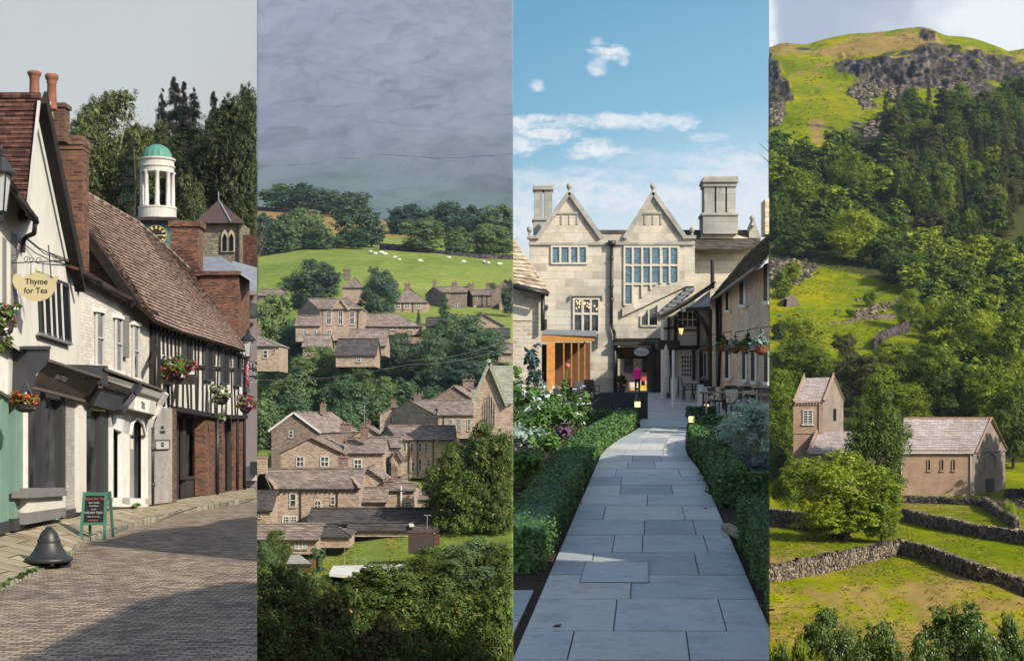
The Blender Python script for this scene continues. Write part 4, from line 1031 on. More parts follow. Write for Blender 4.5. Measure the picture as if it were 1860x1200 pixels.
# --- things in the street
def disc_lathe(name, mat, parent, c, prof, n=40): m = MB(); m.lathe(c, prof, n); return m.build(name, mat, parent, 1, smooth=True)
bb = thing('bell_bollard', 'black cast iron bell shaped bollard straddling the kerb', 'bollard', P(89, 1024, 24.3))
s = 24.3/F; c = P(89, 1019, 24.3)
plain('cast_iron', (.02, .019, .019), .46, .5, .25, 6)
disc_lathe('bell', 'cast_iron', bb, c, [(40*s, 0), (42*s, 2*s), (42*s, 6*s), (38*s, 8*s), (33*s, 12*s), (26*s, 22*s), (21*s, 32*s), (19.5*s, 36*s), (20.5*s, 38*s), (19*s, 40*s), (17.5*s, 44*s), (15*s, 51*s), (10*s, 57*s), (6*s, 60*s), (.5*s, 61*s)])
m = MB()
q = [c+V((math.cos(t_)*6.5*s, 0, 56*s+math.sin(t_)*6.5*s)) for t_ in np.linspace(0, math.pi, 9)]; m.tube(q, 1.9*s, 8); m.build('lifting_eye', 'cast_iron', bb, 1, smooth=True)
disc_lathe('foot', 'cast_iron', bb, P(114, 1028, 24.5), [(15*s, -3*s), (15*s, 0), (15*s, 9*s)], 24)
ab = thing('chalkboard', 'green framed chalkboard standing on the road edge by the kerb', 'sandwich board', P(169, 980, 29.6))
Yb = 29.4; s = Yb/F; tl = .35
def AP(x, y, back=0): return P(x, y, Yb)+V((0, (982-y)*s*.18 if not back else .55-(982-y)*s*.18, 0))
m = MB()
for a, b in (((146, 982), (149, 894)), ((189, 980), (188, 894)), ((147, 898), (190, 898)), ((147, 951), (190, 951))): m.beam(AP(*a), AP(*b), 5*s, .04, up=(0, 1, 0))
m.build('frame', 'board_green', ab, 1)
m = MB()
for a, b in (((150, 980), (152, 894)), ((192, 978), (190, 894)), ((151, 898), (191, 898))): m.beam(AP(*a, 1), AP(*b, 1), 5*s, .04, up=(0, 1, 0))
m.build('rear_frame', 'board_green', ab, 1)
m = MB(); m.slab([AP(149, 949), AP(187, 949), AP(187, 900), AP(149, 900)], (0, .02, 0)); m.build('slate', 'slate_board', ab, 1)
for i, (tx, y, sz, mt) in enumerate((('Thyme for Tea', 908, .075, 'chalk_red'), ('open today', 914, .05, 'chalk'), ('breakfast', 920, .05, 'chalk'), ('lunch', 926, .045, 'chalk'), ('CREAM TEAS', 933, .066, 'chalk'), ('cakes & scones', 939, .045, 'chalk'), ('welcome', 946, .055, 'chalk_red'))):
    text('lettering', tx, mt, ab, AP(168, y)+V((0, -.03, 0)), (1, 0, 0), (0, .18, 1), sz, .002)

sg = thing('teapot_sign', 'cream teapot shaped sign lettered Thyme for Tea on an iron bracket', 'sign', P(67, 548, 27.2))
Y_ = 27.2; s = Y_/F
m = MB(); op = []
for t_ in np.linspace(0, 2*math.pi, 28, endpoint=False): op.append((67+33*math.cos(t_), 521-26*math.sin(t_)))
m.slab([P(x, y, Y_) for x, y in op], (0, .035, 0)); m.build('pot', 'cream_sign', sg, 1)
m = MB(); m.slab([P(x, y, Y_+.001) for x, y in ((88, 535), (99, 520), (106, 503), (104, 500), (97, 504), (92, 510), (80, 515))], (0, .033, 0)); m.build('spout', 'cream_sign', sg, 1)
m = MB(); m.slab([P(x, y, Y_+.002) for x, y in ((40, 505), (38, 499), (30, 496), (24, 500), (22, 510), (25, 519), (33, 528), (42, 532), (50, 520))], (0, .031, 0)); m.build('handle', 'cream_sign', sg, 1)
m = MB(); m.slab([P(x, y, Y_+.003) for x, y in ((50, 503), (58, 495), (76, 495), (86, 503), (70, 510))], (0, .03, 0)); m.ball(P(68, 491, Y_+.02), 4*s); m.build('lid', 'cream_sign', sg, 1)
text('lettering', 'Thyme', 'ink', sg, P(66, 516, Y_-.006), (1, 0, 0), (0, 0, 1), .155, .003); text('lettering', 'for Tea', 'ink', sg, P(65, 532, Y_-.006), (1, 0, 0), (0, 0, 1), .15, .003)
m = MB(); m.tube([P(15, 478, Y_), P(123, 473, Y_)], .012); m.tube([P(15, 490, Y_), P(15, 456, Y_)], .014); m.tube([P(56, 476, Y_), P(56, 499, Y_)], .008); m.tube([P(78, 475, Y_), P(78, 497, Y_)], .008)
m.tube([P(88, 445, Y_), P(93, 504, Y_)], .012); m.tube([P(93, 481, Y_), P(127, 481, Y_)], .01); m.tube([P(88, 458, Y_), P(127, 473, Y_)], .01)
for cx0, cy0, r0 in ((24, 470, 8), (57, 472, 5), (70, 473, 6), (48, 471, 6), (100, 470, 4), (110, 473, 4)):
    m.tube([P(cx0+math.cos(t_)*r0*(1-t_/12), cy0-math.sin(t_)*r0*(1-t_/12), Y_) for t_ in np.linspace(0, 7, 14)], .007)
m.build('bracket', 'black_iron', sg, 1)
m = MB(); m.tube([Q(46, 430, .1), Q(70, 450, .1), Q(100, 465, .1), Q(127, 476, .06)], .012); m.tube([Q(48, 434, .1), Q(80, 460, .2), Q(127, 478, .06)], .01)
tag(m.build('cable', 'black_iron', None, 1), 'thin black cables looping across the white gable wall', 'cable')

def lantern(x0, x1, yt, yb, Y, label, br):
    s = Y/F; c = P((x0+x1)/2, yb, Y); h = (yb-yt)*s; r = (x1-x0)/2*s
    L_ = thing('street_lamp', label, 'street lamp', c)
    m = MB(); m.lathe(c, [(r*.5, 0), (r*.95, h*.55)], 4); m.build('lamp_pane', 'lamp_pane', L_, 1)
    m = MB(); m.lathe(c, [(r*1.25, h*.55), (r*1.3, h*.58), (r*.5, h*.76), (r*.35, h*.8), (r*.4, h*.83), (r*.2, h*.86), (r*.28, h*.91), (r*.1, h*.94), (r*.04, h)], 8); m.build('cap', 'black_iron', L_, 1)
    m = MB()
    for k in range(4):
        t_ = 2*math.pi*(k+.5)/4; m.beam(c+V((math.cos(t_)*r*.5, math.sin(t_)*r*.5, 0)), c+V((math.cos(t_)*r*.97, math.sin(t_)*r*.97, h*.56)), r*.1)
    m.lathe(c+V((0, 0, -h*.05)), [(r*.3, 0), (r*.55, h*.05)], 4); m.tube([P(*b, Y) for b in br], r*.12); m.build('bracket', 'black_iron', L_, 1)
lantern(-18, 22, 262, 383, 22.5, 'black wall lantern cut by the left edge of the white building', [(2, 384), (4, 400), (-8, 418), (-30, 470)])
lantern(440, 462, 595, 647, 60, 'small black wall lantern beside the barber pole', [(451, 648), (448, 660), (443, 668)])

def basket(label, cx0, cy0, Y, w, h, leaf, petals, n=900, ls=.035, chain=None, seed=1, fn=.35, name='flower_basket', trail=0, panel=1, box=False):
    s = Y/F; c = P(cx0, cy0, Y); W, H = w*s/2, h*s/2; rgp = random.Random(seed)
    b = thing(name, label, 'flower basket', c)
    L = [(c.x, c.y, c.z, W*.75, W*.6, H*.7)]+[(c.x+rgp.uniform(-.7, .7)*W, c.y+rgp.uniform(-.5, .5)*min(W, H*1.3), c.z+rgp.uniform(-.6, .6)*H, W*.28, W*.28, H*.35) for _ in range(9)]
    if trail: L += [(c.x+rgp.uniform(-.3, .3)*W, c.y, c.z-H*(1+rgp.random()*trail), W*.2, W*.2, H*.4) for _ in range(4)]
    def add(nm, mat, n_, ls_, sd):
        vs = leafcloud(L, n_, ls_, sd, shell=.5)-np.array(c)
        me = leafmesh(nm, vs); me.materials.append(MATS[mat]); clip(me, c, panel) if not (PAN[panel][0]+w < cx0 < PAN[panel][1]-w) else None
        o = bpy.data.objects.new(nm, me); COL.objects.link(o); o.parent = b; o['_o'] = tuple(c)
    add('foliage', leaf, n, ls, seed)
    for i, pt in enumerate(petals): add('blossom', pt, int(n*fn/len(petals)), ls*.9, seed+50+i)
    m = MB()
    if box: m.box((c.x, c.y, c.z-H*.7), (W*1.5, W*.4, H*.6))
    else: m.lathe(c+V((0, 0, -H*.95)), [(W*.2, 0), (W*.45, H*.25), (W*.55, H*.7)], 12)
    m.build('container', 'dark_wood', b, panel)
    if chain:
        m = MB()
        for dx in (-.4, .4): m.tube([c+V((dx*W, 0, 0)), P(*chain, Y)], .008, 4)
        m.build('chain', 'black_iron', b, panel)
    return b
basket('hanging basket of orange red blooms in front of the green shopfront', 47, 728, 25.5, 74, 44, 'leaf_basket', ['petal_orange', 'petal_orange'], 1700, .022, (47, 690), 3, .8)
basket('overflowing basket with crimson flowers at the left edge above the fascia', 8, 576, 25, 66, 72, 'leaf_basket', ['petal_red', 'petal_white'], 1900, .025, None, 5, .22, trail=.6)
basket('broad mixed flower trough on the corner of the half timbered wall', 320, 668, 43.5, 90, 60, 'leaf_basket', ['petal_white', 'petal_mauve', 'petal_red'], 2600, .04, None, 8, .4, box=True)
basket('dark leafy trough with dull orange flowers under the timbered corner', 288, 675, 43, 40, 50, 'leaf_wood_light', ['petal_orange'], 900, .035, None, 18, .3)
basket('pale silvery green dome shaped basket with a trailing tail', 402, 715, 52, 50, 42, 'leaf_pale', ['petal_white'], 1500, .045, (402, 690), 11, .05, trail=2.2)
basket('basket of dark red flowers beneath the barber pole', 446, 730, 56, 44, 44, 'leaf_basket', ['petal_red', 'petal_mauve'], 1300, .045, (446, 700), 13, .6)
# --- wooded hill behind the street
HILL1 = Land([-90, 467], [(84, 900), (90, 800), (100, 660), (120, 600), (127, 480), (138, 400), (150, 330), (162, 300), (180, 330), (205, 800)])
land_mesh('hill', HILL1, 1, 12, list(np.linspace(92, 200, 30)), 'dale_turf', lambda p, a, b, c: V((0, 0, fbm(p, .05, 3))), lambda p, a, b, c: (0, 0, .9))
def tr1(cx0, top, w, kind, leaf, label, Y=None, bot=None, hi=2, **k):
    Y = Y or random.uniform(124, 142); base = P(cx0, 0, Y); base.z = HILL1.z(cx0, Y)
    h = (HZ-top)/F*Y-base.z
    return tree(k.pop('name', 'broadleaf_tree' if kind != 'con' else 'conifer'), label, base, h, w*1.12*Y/F, kind, leaf, hi=hi, panel=1, **k)
tr1(203, 150, 150, 'round', 'leaf_wood_light', 'tall grey green birch above the tiled roofs', 128, name='birch_tree', bark='pale_bark')
tr1(168, 205, 100, 'round', 'leaf_wood_light', 'lower birch left of the tall one', 131, name='birch_tree', bark='pale_bark')
for x, y, w, l in ((294, 164, 26, 'shortest and leftmost pointed spruce on the skyline'), (317, 142, 34, 'tallest pointed spruce on the skyline'), (334, 152, 30, 'second tallest pointed spruce on the skyline'), (352, 163, 32, 'rightmost pointed spruce of the skyline group')):
    tr1(x, y, w*1.9, 'con', 'needle_dark', l, 150, name='spruce_tree')
tr1(388, 168, 50, 'con', 'needle_dark', 'lone spruce tip between the spruces and the big right hand tree', 150, name='spruce_tree')
tr1(432, 163, 150, 'wide', 'leaf_wood', 'large spreading dark tree reaching the top right of the wood', 126)
tr1(470, 150, 110, 'round', 'leaf_wood', 'dark tree at the right hand end of the wood', 132)
tr1(395, 195, 95, 'round', 'leaf_wood_light', 'sunlit broadleaf tree left of the large spreading one', 130)
tr1(345, 316, 86, 'round', 'leaf_wood_light', 'rounded lighter tree just right of the cupola', 122)
tr1(238, 250, 80, 'con', 'needle_dark', 'dark yew behind the birch and left of the dome', 124, name='yew_tree')
for i, (x, y, w, lf) in enumerate(((150, 232, 100, 'leaf_wood_light'), (165, 300, 120, 'leaf_wood'), (215, 310, 110, 'leaf_wood'), (258, 225, 90, 'leaf_wood'), (285, 222, 90, 'leaf_wood_light'), (300, 260, 110, 'leaf_wood'),
                                   (350, 225, 110, 'leaf_wood'), (330, 270, 90, 'leaf_wood_light'), (405, 270, 120, 'leaf_wood'), (450, 285, 120, 'leaf_wood_light'), (390, 330, 100, 'leaf_wood'), (455, 350, 80, 'leaf_wood_light'), (120, 330, 120, 'leaf_wood'), (270, 330, 100, 'leaf_wood'))):
    tr1(x, y, w, ('round', 'wide')[i % 2], lf, 'dark broadleaf tree in the thick of the wooded hill behind the street', None, group='trees of the wooded hill behind the street')
# --- houses out of sight on the right, which shade the road and the garden path
masonry('brick_row', [(.15, .06, .035), (.24, .1, .06), (.3, .14, .08)], (.2, .17, .14), .225, .075, .01, .9, .5, .004)
Yl = list(np.linspace(4, 60, 15)); m = MB()
for a, b in zip(Yl[:-1], Yl[1:]):
    m.hexa([V((.36*a+.4, a, -20)), V((.36*a+26, a, -20)), V((.36*b+26, b, -20)), V((.36*b+.4, b, -20)), V((.36*a+.4, a, -2.7)), V((.36*a+26, a, -2.7)), V((.36*b+26, b, -1.5 if b > 40 else -2.7)), V((.36*b+.4, b, -1.5 if b > 40 else -2.7))])
tag(m.build('terrace', 'flagstones'), kind='structure')
for i, (a, b, top, lab) in enumerate(((5.2, 11.6, 7.6, 'low brick cottage'), (11.8, 14.9, 3.3, 'single storey brick outbuilding'), (15.1, 19.4, 12.8, 'tall brick house'), (19.5, 23.6, 13.2, 'tallest brick house'), (23.8, 30, 8.4, 'brick house'), (30.2, 38, 8.6, 'long brick house'), (38.2, 46, 8.8, 'brick house'), (46.2, 54, 9.4, 'brick house'))):
    x0 = .36*b+.7; w_ = 7; H_ = thing('terraced_house', lab+' of the unseen row opposite the shops, '+['nearest', 'second', 'third', 'fourth', 'fifth', 'sixth', 'seventh', 'last'][i]+' along', 'house', (x0, a, -2.7))
    ev_ = top-1.8 if top > 4 else top-.8
    m = MB(); m.hexa([V((x0, a, -2.7)), V((x0+w_, a, -2.7)), V((x0+w_, b, -2.7)), V((x0, b, -2.7)), V((x0, a, ev_)), V((x0+w_, a, ev_)), V((x0+w_, b, ev_)), V((x0, b, ev_))]); m.build('wall', 'brick_row', H_)
    m = MB(); m.add([V((x0-.2, a, ev_)), V((x0+w_+.2, a, ev_)), V((x0+w_/2, a, top+.6)), V((x0-.2, b, ev_)), V((x0+w_+.2, b, ev_)), V((x0+w_/2, b, top+.6))], [(0, 1, 2), (3, 5, 4), (0, 2, 5, 3), (1, 4, 5, 2), (0, 3, 4, 1)]); m.build('roof', 'tile_dark', H_)
    for yy in np.arange(a+1, b-.8, 1.9):
        for zz in ((-1.2, 2.2) if top > 5 else (-1.2,)):
            m = MB(); m.box((x0-.01, yy, zz), (.06, .9, 1.3)); w0 = m.build('window', 'window_glass', H_)
            m = MB(); m.box((x0-.03, yy, zz), (.05, .06, 1.3)); m.box((x0-.05, yy, zz-.7), (.14, 1.05, .08)); m.build('frame', 'white_paint', w0)
# ================================================================ the manor garden
U0 = .0949; GS = .04646
def G(u, Y, v=0.):      # u metres right of the path's line, Y away, v above the rising ground
    return V((u+U0*Y, Y, -3+GS*Y+v))
def GP(px, py):          # where the line of sight meets the garden ground
    Y = 3*F/(py-632); return P(px, py, Y)
def gd(v): return -3+GS*v[1]
t = NT('york_stone'); v = t.coords(); g = t.n('ShaderNodeNewGeometry')
f = t.math('ADD', t.math('MULTIPLY', g.outputs['Random Per Island'], .5), t.math('MULTIPLY', t.noise(t.mapped(v, (1, .5, 1)), 1.1, 6, .65), .5))
col = t.ramp(f, [(.2, (.22, .245, .255)), (.4, (.34, .37, .375)), (.6, (.46, .475, .46)), (.85, (.5, .47, .4))])
col = t.mix(t.ramp(t.noise(v, 1.7, 9, .78), [(.5, (0, 0, 0)), (.68, (.7, .7, .7))]), col, (.2, .205, .19)); col = t.mix(t.ramp(t.noise(v, 9, 5, .7), [(.55, (0, 0, 0)), (.75, (.5, .5, .5))]), col, (.62, .61, .56))
t.done(col, .55, .35, t.bump(t.noise(v, 5, 6, .7), .35, .03))
masonry('ashlar', [(.34, .315, .27), (.47, .43, .355), (.55, .49, .39), (.5, .48, .43)], (.33, .3, .25), 1.25, .52, .012, .85, .5, .01, stain=(.24, .23, .21), stscale=.4)
masonry('grey_ashlar', [(.27, .27, .25), (.33, .32, .29), (.38, .37, .33)], (.22, .22, .2), 1.1, .5, .012, .85, .35, .01, stain=(.19, .19, .18), stscale=.4)
masonry('rubble_wall', [(.55, .38, .24), (.7, .52, .35), (.78, .64, .47), (.62, .5, .38)], (.58, .47, .35), .5, .2, .03, .9, .8, .06, stscale=.6, stain=(.25, .19, .13))
masonry('cottage_stone', [(.36, .31, .24), (.48, .42, .33), (.56, .5, .42), (.4, .37, .32)], (.5, .45, .37), .42, .2, .035, .9, .7, .05, stscale=.6)
masonry('stone_tiles', [(.06, .052, .045), (.1, .085, .07), (.15, .13, .1)], (.04, .035, .03), .34, .15, .012, .9, .7, 0, stain=(.12, .12, .06))
masonry('pale_tiles', [(.34, .27, .19), (.46, .38, .27), (.56, .48, .36)], (.16, .12, .08), .34, .2, .014, .9, .7, 0, stain=(.2, .15, .1))
plain('orange_wood', (.36, .165, .04), .6, .3, .25, 3.5, dirt=(.2, .09, .03))
plain('brown_panel', (.12, .055, .022), .6, .3, .2, 2)
plain('rattan', (.022, .026, .032), .6, .3, .3, 12)
plain('cream_stone', (.5, .46, .37), .85, .2, .1, 1.5, dirt=(.36, .33, .28))
plain('lime_render', (.6, .56, .5), .85, .2, .06, 1.5)
plain('lime_render_blue', (.42, .47, .52), .85, .2, .06, 1.5)
plain('terra_bowl', (.25, .1, .05), .8, .2, .2, 5)
plain('steel', (.45, .46, .47), .35, .6, .1, 4, metal=.6)
emis('lamp_glow', (1., .82, .36), 1.15); emis('lantern_glow', (1., .72, .25), 1.1); emis('chandelier_glow', (1., .7, .35), 1.6)
leafmat('box_leaf', (.025, .07, .024), (.15, .28, .09), .22, .08)
leafmat('rosemary_leaf', (.26, .38, .38), (.62, .76, .72), .3, .08)
leafmat('bed_leaf', (.035, .10, .02), (.17, .3, .07), .28, .12)
leafmat('grey_leaf', (.13, .2, .17), (.34, .44, .38), .2, .08)
leafmat('white_petal', (.55, .6, .72), (.75, .8, .88), .25, .02)
leafmat('purple_petal', (.1, .035, .1), (.3, .16, .28), .2, .1)
leafmat('lavender_leaf', (.05, .10, .10), (.14, .2, .2), .2, .1)
# ground, soil
def sheet(name, mat, pts, lift, kind='structure', skirt=0):
    m = MB(); m.add([V((p[0], p[1], gd(p)+lift)) for p in pts], [tuple(range(len(pts)))]); return tag(m.build(name, mat, None, 3), kind=kind)
m = MB(); Ys = np.linspace(11.5, 104, 60); pxs = np.linspace(B2, B3, 8); vs = []
for Y in Ys:
    for px in pxs: x = (px-930)/F*Y; vs.append((x, Y, gd((x, Y))-.03))
nx = 8; nv = len(vs)
fc = [(j*nx+i, j*nx+i+1, (j+1)*nx+i+1, (j+1)*nx+i) for j in range(len(Ys)-1) for i in range(nx-1)]
m.add(vs, fc)
for i in (0, nx-1):
    for j in range(len(Ys)-1): a_, b_ = V(vs[j*nx+i]), V(vs[(j+1)*nx+i]); m.quad(a_, b_, b_-V((0, 0, 20)), a_-V((0, 0, 20)))
for i in range(nx-1): a_, b_ = V(vs[i]), V(vs[i+1]); m.quad(a_, b_, b_-V((0, 0, 20)), a_-V((0, 0, 20)))
tag(m.build('soil', 'bare_soil'), kind='structure')
# courtyard paving beyond the hedges
sheet('courtyard', 'york_stone', [GP(932, 768), GP(1163, 768), GP(1163, 775), GP(1247, 775), GP(1250, 762), GP(1397, 762), P(1400, 0, 104), P(929, 0, 104)], -.012)
# path of separate slabs
m = MB(); rg = random.Random(12)
ycut = [12.0, 13.7, 15.1, 17.03, 18.85, 20.9, 22.9, 24.9, 27.1, 29.1, 31.2, 33.2, 35.4, 37.5, 39.8, 42.2, 44.8, 47.6, 50.4, 53.4]
joints = {2: [.36, .82], 3: [.42], 4: [.2, .76], 5: [.3, .47, .84], 6: [.48, .8], 7: [.2, .75], 8: [.5], 9: [.28, .7]}
def pl(Y): return interp(Y, [11, 41, 47, 51, 54], [-1.3, -1.3, -.95, -.5, -.27]) if Y > 17.5 else -1.3
def prr(Y): return interp(Y, [11, 34, 40, 42, 47, 54], [1.32, 1.32, 1.14, 1.15, 1.27, 1.52])
def slab_(a, b, c, d, j=0, a2=None, b2=None):
    a2 = a if a2 is None else a2; b2 = b if b2 is None else b2
    g = .02; q = [G(a+g*.4, c+g, j), G(b-g*.4, c+g, j), G(b2-g*.4, d-g, j), G(a2+g*.4, d-g, j)]; m.hexa([p-V((0, 0, .08)) for p in q]+q)
for i in range(len(ycut)-1):
    c, d = ycut[i], ycut[i+1]; l_, r_ = pl((c+d)/2), prr((c+d)/2); js = joints.get(i) or sorted([rg.uniform(.2, .45)]+([rg.uniform(.58, .85)] if rg.random() < .6 else []))
    l2, r2 = pl(d), prr(d); l_, r_ = pl(c), prr(c); js = [0]+js+[1]
    for a, b in zip(js[:-1], js[1:]): slab_(l_+(r_-l_)*a, l_+(r_-l_)*b, c, d, rg.uniform(-.006, .006), l2+(r2-l2)*a, l2+(r2-l2)*b)
for k in range(3):
    for i in range(4): c, d = 11.6+i*2.05, 13.6+i*2.05; a = -1.35-1.5*(k+1); slab_(a, a+1.45, c, d, rg.uniform(-.006, .006)) if i < 3 else None
tag(m.build('path', 'york_stone', None, 3), kind='structure')
m = MB()
for c, d in zip(ycut[:-1], ycut[1:]): m.quad(G(pl(c), c, -.012), G(prr(c), c, -.012), G(prr(d), d, -.012), G(pl(d), d, -.012))
plain('mortar_bed', (.1, .115, .08), .95, .1, .3, 6); tag(m.build('path_bed', 'mortar_bed', None, 3), kind='structure')
m = MB(); u_ = -.86
q = [G(-.86, 18.2, .008), G(.02, 18.2, .008), G(.02, 20, .008), G(-.86, 20, .008)]
mc = thing('manhole_cover', 'stone inset cover framed by a thin metal edge in the path', 'manhole cover', q[0])
m.hexa([p-V((0, 0, .01)) for p in q]+q); m.build('slab', 'york_stone', mc, 3)
m = MB()
for a_, b_ in zip(q, q[1:]+q[:1]): m.beam(a_, b_, .02, .004)
m.build('edge', 'lead', mc, 3)

rl_ = np.random.default_rng(4); L = []
for k in range(170):
    Y = rl_.uniform(14, 50); sd_ = rl_.choice([-1, 1]); u_ = (pl(Y) if sd_ < 0 else prr(Y))+sd_*rl_.normal(.05, .13); c = G(u_, Y, .012); L.append((c.x, c.y, c.z, .02, .02, .002))
vs = leafcloud(L, 900, .022, 9, up=3., shell=.1); me = leafmesh('fallen_leaves', vs); leafmat('dead_leaf', (.10, .06, .03), (.28, .18, .08), .1, .1); me.materials.append(MATS['dead_leaf']); o = bpy.data.objects.new('fallen_leaves', me); COL.objects.link(o); o['_o'] = (0, 0, 0); tag(o, 'fallen leaves and crumbs of bark along the path edges', 'leaves', kind='stuff')
# ---- hedges and planting
def hedge(label, pts, w, h, seed, n=9000, leaf=.03, mat='box_leaf', name='box_hedge'):
    """clipped hedge along (u,Y) points"""
    rgp = np.random.default_rng(seed); base = G(*pts[0]); r = thing(name, label, 'hedge', base)
    L = []; segs = [(G(*a), G(*b)) for a, b in zip(pts[:-1], pts[1:])]; ln = [(b-a).length for a, b in segs]; tot = sum(ln)
    P_ = []; N_ = []
    core = MB()
    for a, b in segs:
        d = (b-a); d.z = 0; d.normalize(); s_ = V((d.y, -d.x, 0))*(w*.4); up = V((0, 0, h*.88)); e = d*(w*-.1)
        core.hexa([a-s_-e, a+s_-e, b+s_+e, b-s_+e, a-s_*.9+up-e, a+s_*.9+up-e, b+s_*.9+up+e, b-s_*.9+up+e])
    core.build('core', mat, r, 3)
    kseg = rgp.choice(len(segs), n, p=np.array(ln)/tot); tt = rgp.random(n)
    # denser where nearer
    A_ = np.array([tuple(a) for a, b in segs]); B_ = np.array([tuple(b) for a, b in segs]); D_ = B_-A_; D_[:, 2] = 0; D_ /= np.linalg.norm(D_, axis=1)[:, None]
    S_ = np.stack([D_[:, 1], -D_[:, 0], np.zeros(len(D_))], 1)
    c = A_[kseg]*(1-tt)[:, None]+B_[kseg]*tt[:, None]+D_[kseg]*(rgp.uniform(-.3, .3, n)*w)[:, None]
    per = w+2*h; q = rgp.random(n)*per
    side = np.where(q < h, -1., np.where(q < h+w, 0., 1.)); lat = np.where(side == 0, (q-h)/w-.5, side*.5)*w; hh = np.where(side == -1, q, np.where(side == 1, per-q, h))
    rr = rgp.random(n)**2*.09+.02*np.sin(c[:, 1]*7+hh*9)+.03*np.sin(c[:, 1]*2.3)
    pos = c+S_[kseg]*(lat+side*(.02-rr))[:, None]; pos[:, 2] += hh-rr*(side == 0)+(side == 0)*rgp.normal(0, .015, n)
    nr = S_[kseg]*side[:, None]+np.array([0, 0, 1.])*(side == 0)[:, None]+rgp.normal(size=(n, 3))*.55+np.array([0, 0, .25]); nr /= np.linalg.norm(nr, axis=1)[:, None]
    a = rgp.normal(size=(n, 3)); a -= nr*(a*nr).sum(1)[:, None]; a /= np.linalg.norm(a, axis=1)[:, None]; b = np.cross(nr, a)
    # leaves over the two ends
    ne = n//14; e_ = rgp.integers(0, 2, ne); ks = np.where(e_ == 0, 0, len(segs)-1); Eo = np.where((e_ == 0)[:, None], A_[0], B_[-1]); De = D_[ks]*np.where(e_ == 0, -1, 1)[:, None]
    pos[:ne] = Eo+De*(w*.3+.0*0)+S_[ks]*(rgp.uniform(-.5, .5, ne)*w)[:, None]; pos[:ne, 2] += rgp.random(ne)*h; pos[:ne] += rgp.normal(0, .03, (ne, 3))
    nn_ = De+rgp.normal(size=(ne, 3))*.5; nn_ /= np.linalg.norm(nn_, axis=1)[:, None]; a2 = rgp.normal(size=(ne, 3)); a2 -= nn_*(a2*nn_).sum(1)[:, None]; a2 /= np.linalg.norm(a2, axis=1)[:, None]; a[:ne] = a2; b[:ne] = np.cross(nn_, a2)
    sh = rgp.random(n) < .05; pos[sh] += nr[sh]*rgp.uniform(.02, .1, sh.sum())[:, None]
    s = (leaf*rgp.uniform(.6, 1.3, n)*np.clip(c[:, 1]/26, .8, 2.2))[:, None]
    vs = np.stack([pos-a*s, pos-b*s*.6, pos+a*s, pos+b*s*.6], 1).reshape(-1, 3)-np.array(base)
    me = leafmesh('foliage', vs); me.materials.append(MATS[mat]); clip(me, base, 3)
    o = bpy.data.objects.new('foliage', me); COL.objects.link(o); o.parent = r; o['_o'] = tuple(base); return r
def ug(px, py): p = GP(px, py); return (p.x-U0*p.y, p.y)
W_ = 1.15
hedge('long clipped box hedge along the left side of the path', [(-1.76, 19.4), (-1.76, 27), (-1.74, 36), (-1.68, 42), (-1.34, 47), (-.9, 52.5), (-.75, 57)], .74, .52, 1, 34000, .03)
hedge('cross hedge at the far end of the left hand bed', [(-.8, 57.5), (-3.6, 57.5)], .9, .45, 2, 6000, .03)
hedge('second cross hedge behind the first at the head of the left bed', [(-.6, 63), (-4.2, 63)], .8, .42, 22, 5000, .03)
hedge('right hand box hedge beginning beside the path lamp', [(1.66, 27.2), (1.66, 36), (1.62, 42), (1.66, 44.2)], .62, .6, 3, 20000, .034)
hedge('return of the right hand hedge running to the picture edge', [(1.9, 27.4), (5.2, 27.8)], .9, .6, 4, 9000, .034)
hedge('low hedge across the head of the right hand bed', [(2.1, 52), (6.4, 53)], .8, .5, 5, 8000, .03)
hedge('second low hedge in front of the cafe tables', [(2.0, 60.5), (7, 62)], .7, .5, 6, 6000, .03)
hedge('near right hand hedge beside the lump of stone', [(1.8, 13.4), (1.82, 18), (1.84, 22.4)], .8, .66, 7, 26000, .03)
m = MB(); rg = random.Random(3)
st = thing('rockery_stone', 'rough yellow stone block at the corner of the near right hedge', 'stone', G(1.42, 22.4))
m = MB()
for (u_, Y_, w_, l_, h_) in ((1.43, 22.6, .15, 2.0, .15),):
    b0 = G(u_, Y_); m.hexa([b0+V((x*w_/2+rg.uniform(-.04, .04), y*l_/2+rg.uniform(-.1, .1), z*h_*rg.uniform(.8, 1.05))) for z in (0, 1) for x, y in ((-1, -1), (1, -1), (1, 1), (-1, 1))])
plain('sandstone', (.33, .27, .17), .9, .2, .35, 5, bump=.8); m.build('stone', 'sandstone', st, 3, bevel=.04)
def clump(name, label, c, rx, ry, rz_, mat, n, leaf, seed, up=.5, petals=None, pn=0, pl_=.03, spiky=0, cat='plant'):
    c = V(c); r = thing(name, label, cat, c); rgp = random.Random(seed)
    L = [(0, 0, rz_*.5, rx*.8, ry*.8, rz_*.5)]+[(rgp.uniform(-.7, .7)*rx, rgp.uniform(-.7, .7)*ry, rz_*rgp.uniform(.4, .85), rx*.3, ry*.3, rz_*.25) for _ in range(12)]
    vs = leafcloud(L, n, leaf, seed, up=up, shell=.5, asp=.16 if spiky else .5)
    lst = [('foliage', vs, mat)]
    if petals:
        L2 = [(x, y, z+rz_*.1, a*1.02, b*1.02, d*1.1) for x, y, z, a, b, d in L]
        q = leafcloud(L2, pn, pl_, seed+5, up=.8, shell=.93); lst.append(('blossom', q, petals))
    for nm, q, mt in lst:
        me = leafmesh(nm, q); me.materials.append(MATS[mt]); clip(me, c, 3); o = bpy.data.objects.new(nm, me); COL.objects.link(o); o.parent = r; o['_o'] = tuple(c)
    return r
clump('lavender_bush', 'big silver blue bush of upright spiky shoots inside the right hand hedge', G(2.85, 36), 1.25, 1.9, 1.6, 'rosemary_leaf', 16000, .07, 31, up=1.4, spiky=1)
